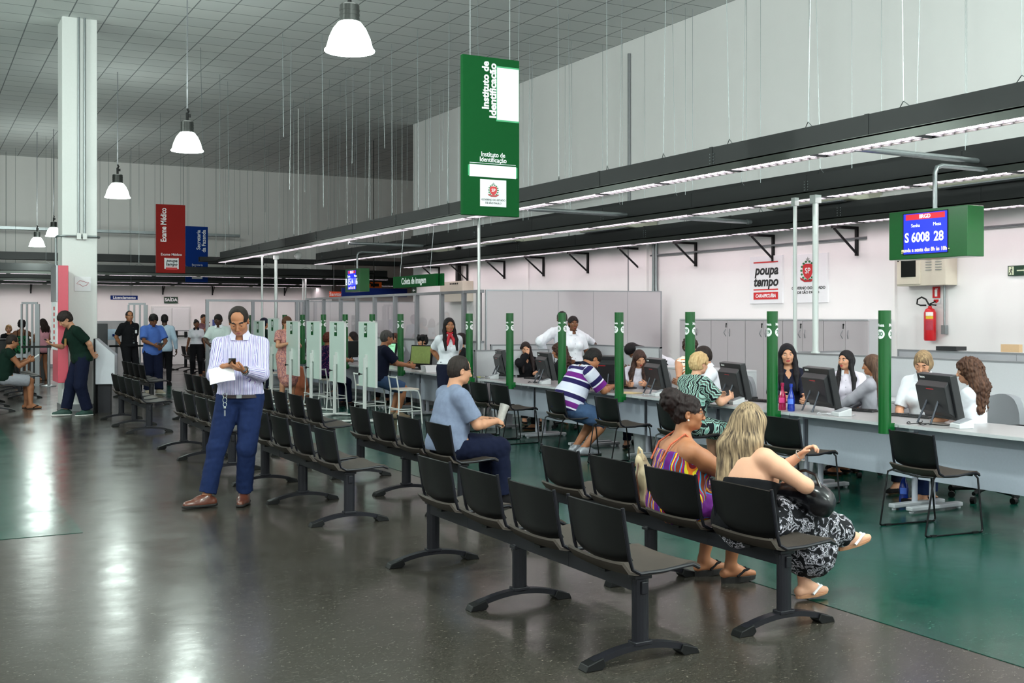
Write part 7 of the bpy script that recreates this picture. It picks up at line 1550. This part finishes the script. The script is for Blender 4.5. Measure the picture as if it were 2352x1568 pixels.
x, y = atD(690, 21.8); t = thing('tote_bag', 'orange-brown fabric bag beside the woman in pink', 'bag', (x, y, 0.0)); Vv, Q = field_mesh([cone((0, 0, 0.32), (0, 0, 0.62), 0.16, 0.07, '', 0.05), ell((0, 0, 0.16), (0.2, 0.12, 0.16), None, '', 0.05)], 0.014, 0, None, [lambda X, Y, Z: -Z+0*X+0*Y], lambda X, Y, Z: 0.006*noise3(X, Y, Z, 40, 2)); np_mesh('bag_body', Vv, Q, mat('bag_orange', (186, 112, 78), 0.8, var=0.15, scale=15), t)
B = stand('man in dark cap and dark green T-shirt behind panel 18', 606, 24.0, -60, 730, fat=0.3, skin='tan', hair=dict(c=(20, 22, 36), style='short', vol=0.008), top=dict(m=C_DKGREEN, sleeve=0.75, name='t_shirt'), bottom=dict(m=C_NAVY))
# --- left and rear
x, y = atD(186, 18.6)
B = person('man in dark green T-shirt leaning by the red totem looking at a phone', x, y, math.radians(100), H=1.80, lean=0.16, spine=0.22, head=(0.0, 0.62, 0), skin='light', fat=0.28, h=0.013, fine=0.0075, hands={1: (0.10, 0.42, 1.18), -1: (-0.12, -0.17, 0.99)}, elbows={1: (0.6, -0.6, -0.8), -1: (-0.9, -0.6, 0.1)}, handdir={1: (-0.3, 0.8, 0.3), -1: (0.7, -0.3, 0)}, palm={1: (-0.2, 0, 1), -1: (0, -1, 0)}, curl=(0.8, 0.6), feet={1: (0.09, 0.22, 0.088), -1: (-0.09, -0.08, 0.088)},
    hair=dict(c=(30, 24, 22), style='short', vol=0.012, curly=0.003, back=0.03), top=dict(m=C_DKGREEN, sleeve=0.8, loose=0.02, hem=0.08, fold=0.005, name='t_shirt'), bottom=dict(m=M_DENIMD, length=1.95, loose=0.02, cuff=0.01), shoes=dict(m=mat('sneaker_green', (26, 60, 52), 0.6, var=0.2), sole=M_SOLE_W, kind='sneaker'))
mb = MB(); mb.box((0, 0, 0), (0.065, 0.13, 0.012), M3(rotm(0, -0.5, 0), B['J']['palm', 1]+V(0, 0.03, 0.03))); held(B, 'phone', 'black phone in the hand of the man by the totem', 'phone', mb, mat('phone_black', (16, 16, 18), 0.15, var=0))
mb = MB(); mb.bx(-0.05, 0.05, -0.003, 0.003, -0.06, 0.06); o = mb.build('chest_print', mat('shirt_print', (150, 110, 60), 0.7, var=0.6, scale=40), B['t']); o.location = tuple(B['chest']+B['Rt2'] @ V(0.02, 0.168, 0.0))
B = stand('security guard in black uniform with badge, hands behind his back', 297, 26.0, 205, 713, H=1.80, fat=0.2, head=(-0.35, 0, 0), skin='tan', hair=dict(c=(32, 28, 28), style='short', vol=-0.003, recede=0.5), top=dict(m=C_BLACK, sleeve=0.8, loose=0.01, hem=0.02, name='uniform_shirt', collar=C_BLACK, buttons=True), bottom=dict(m=C_BLACK, belt=C_BLACK), hands={1: (0.12, -0.14, 0.97), -1: (-0.12, -0.14, 0.97)}, elbows={1: (1, -0.5, 0), -1: (-1, -0.5, 0)}, shoes=dict(m=SH_BLACK, sole=M_SOLE_D))
mb = MB(); mb.box(tuple(B['chest']+V(-0.08, 0.15, 0.0)), (0.05, 0.008, 0.075)); mb.build('badge', M_PAPER, B['t'])
bl = cloth('polo_blue', (76, 108, 182))
B = stand('man in light blue polo and jeans walking while reading a paper', 350, 23.8, 190, 720, H=1.73, fat=0.25, head=(0, 0.5, 0), skin='brown', hair=dict(c=(18, 16, 16), style='short', vol=0.008, curly=0.004), top=dict(m=bl, sleeve=0.82, loose=0.02, infl=0.018, hem=0.10, name='polo_shirt', collar=bl), bottom=dict(m=M_DENIMD, length=1.95, loose=0.02, cuff=0.015), hands={1: (0.08, 0.30, 1.06), -1: (-0.12, 0.26, 1.02)}, elbows={1: (1, -0.5, -0.3), -1: (-1, -0.5, -0.3)}, feet={1: (0.1, 0.0, 0.085), -1: (-0.07, 0.2, 0.085)}, shoes=dict(m=mat('sneaker_beige', (170, 158, 140), 0.7, var=0.15), sole=M_SOLE_W, kind='sneaker'))
mb = MB(); mb.box((0, 0, 0), (0.12, 0.16, 0.004), M3(rotm(0, -0.4, 0), V(-0.02, 0.4, 1.07))); held(B, 'paper', 'folded dark leaflet read by the man in blue polo', 'paper', mb, M_EDGE, 0)
stand('man in pale blue long-sleeved shirt walking away behind the man in blue polo', 378, 26.6, -10, 726, H=1.72, skin='dark', hair=dict(c=(18, 16, 16), style='short'), top=dict(m=cloth('pale_blue', (176, 196, 214)), sleeve=1.93, name='shirt'), bottom=dict(m=C_BLACK), shoes=dict(m=SH_BLACK, sole=M_SOLE_D), feet={1: (0.1, 0.12, 0.085), -1: (-0.1, -0.1, 0.085)})
stand('young woman in white uniform blouse by the far bench', 451, 30.5, 165, 738, H=1.58, female=True, skin='brown', head=(0.3, 0, 0), hair=dict(c=(24, 18, 18), style='bun', vol=0), top=dict(m=C_WHITE, sleeve=0.7, hem=-0.06, name='blouse', collar=C_NAVY), bottom=dict(m=C_BLACK), h=0.015, fine=0.010)
stand('man in mauve T-shirt with a hand to his chin near the exit', 467, 33.0, 215, 723, H=1.74, skin='tan', head=(-0.6, 0, 0), hair=dict(c=(26, 20, 20), style='short', vol=-0.002), top=dict(m=cloth('mauve', (120, 84, 92)), sleeve=0.8, name='t_shirt'), bottom=dict(m=C_BLACK), hands={1: (0.0, 0.15, 1.42), -1: (-0.05, 0.25, 1.15)}, elbows={1: (0.9, 0.3, -0.8), -1: (-1, 0, -0.5)}, h=0.015, fine=0.010)
stand('man in white shirt looking down behind the standing man\'s shoulder', 503, 24.2, 150, 722, H=1.72, fat=0.15, skin='dark', head=(-0.2, 0.25, 0), hair=dict(c=(18, 16, 16), style='short'), top=dict(m=cloth('offwhite_shirt', (196, 208, 206)), sleeve=0.85, loose=0.02, name='shirt', collar=C_WHITE), bottom=dict(m=M_DENIM), hands={1: (0.12, 0.3, 1.05), -1: (-0.1, 0.3, 1.05)}, elbows={1: (1, -0.5, -0.3), -1: (-1, -0.5, -0.3)})
B = seated('seated man in dark green tank top and pale shorts at the left edge', 1.42, 21.7, -R90+0.15, H=1.72, seat=0.45, lean=0.08, spine=0.15, head=(0, 0.3, 0), fat=0.3, skin='tan', h=0.013, fine=0.008, hair=dict(c=(30, 24, 22), style='short', recede=0.6), top=dict(m=C_DKGREEN, sleeve=0.25, loose=0.01, name='tank_top'), bottom=dict(m=cloth('pale_shorts', (150, 152, 160)), length=0.95, loose=0.025, name='shorts'), hands={1: (0.06, 0.42, 0.86), -1: (-0.06, 0.42, 0.88)}, handdir={1: (-0.3, 0.9, 0.3), -1: (0.3, 0.9, 0.3)}, curl=(0.8, 0.8), shoes=dict(m=SH_BLACK, sole=M_SOLE_D, kind='sandal'))
mb = MB(); mb.box((0, 0, 0), (0.07, 0.14, 0.012), M3(rotm(0, -0.6, 0), V(0, 0.54, 0.93))); held(B, 'phone', 'phone held by the seated man at the left edge', 'phone', mb, M_PAPER)
gr = attr_mat('green_print', noisepat([(0.0, (20, 40, 30)), (0.5, (40, 130, 80)), (0.6, (16, 30, 26))], 22, 1.0, 2), 0.8)
B = stand('woman seen from behind in green print top and white shorts', 50, 27.5, -15, 738, H=1.58, female=True, fat=0.35, skin='brown', hair=dict(c=(24, 18, 18), style='short', vol=0.022, curly=0.008), top=dict(m=gr, sleeve=0, lowcut=0.14, neckcut=0, name='top'), bottom=dict(m=C_WHITE, length=0.45, loose=0.03, name='shorts'), hands={1: (0.2, 0.12, 1.0), -1: (-0.25, 0.1, 0.9)}, elbows={1: (1, -0.2, -0.2), -1: (-1, -0.2, -0.2)}, h=0.015, fine=0.010); strap_set(B, C_BLACK)
stand('woman in pink sleeveless top and dark shorts by the queue barrier', 99, 29.0, 30, 732, H=1.62, female=True, skin='tan', hair=dict(c=(34, 24, 22), style='long', length=0.12), top=dict(m=cloth('pink', (222, 156, 170)), sleeve=0.2, hem=0.16, flare=0.02, name='top'), bottom=dict(m=C_BLACK, length=0.4, name='shorts'), hands={1: (0.2, 0.3, 1.0), -1: (-0.2, 0.3, 1.0)}, h=0.015, fine=0.010)
x, y = atD(20, 30.0); seated('fair-haired woman seated behind the dark reception counter', x, y, math.radians(170), H=1.6, seat=0.62, female=True, skin='light', hair=dict(c=(130, 90, 60), c2=(190, 150, 110), style='bob'), top=dict(m=C_BLACK, sleeve=1.9, name='jacket'), bottom=dict(m=C_BLACK), h=0.016, fine=0.011)
# attendants of the photo stations, heads above the monitors
for u, X, yaw, seat, hr, c_, lb in ((812, 8.3, 60, 0.5, dict(c=(24, 18, 18), style='long', length=0.3), C_WHITE, 'dark-haired attendant in pale blouse beside panel 23'), (908, 8.32, 120, 0.5, dict(c=(60, 36, 28), style='front', length=0.3), C_WHITE, 'brown-haired attendant in white blouse partly behind post 23'),
        (972, 8.32, 100, 0.48, dict(c=(20, 16, 16), style='short', vol=0.01), C_BLACK, 'dark-haired attendant behind the olive-lit monitor'), (1060, 8.32, 80, 0.52, dict(c=(24, 18, 18), style='short', vol=0.02), C_BLACK, 'dark-haired person half hidden right of the hostess')):
    x, y = pt(u, min(X, 8.8)); x = X+0.25 if False else X
    seated(lb, x, y, math.radians(yaw), H=1.62, seat=seat, female=True, skin='light', hair=hr, top=dict(m=c_, sleeve=1.9, name='blouse'), bottom=dict(m=C_NAVY), h=0.015, fine=0.009)
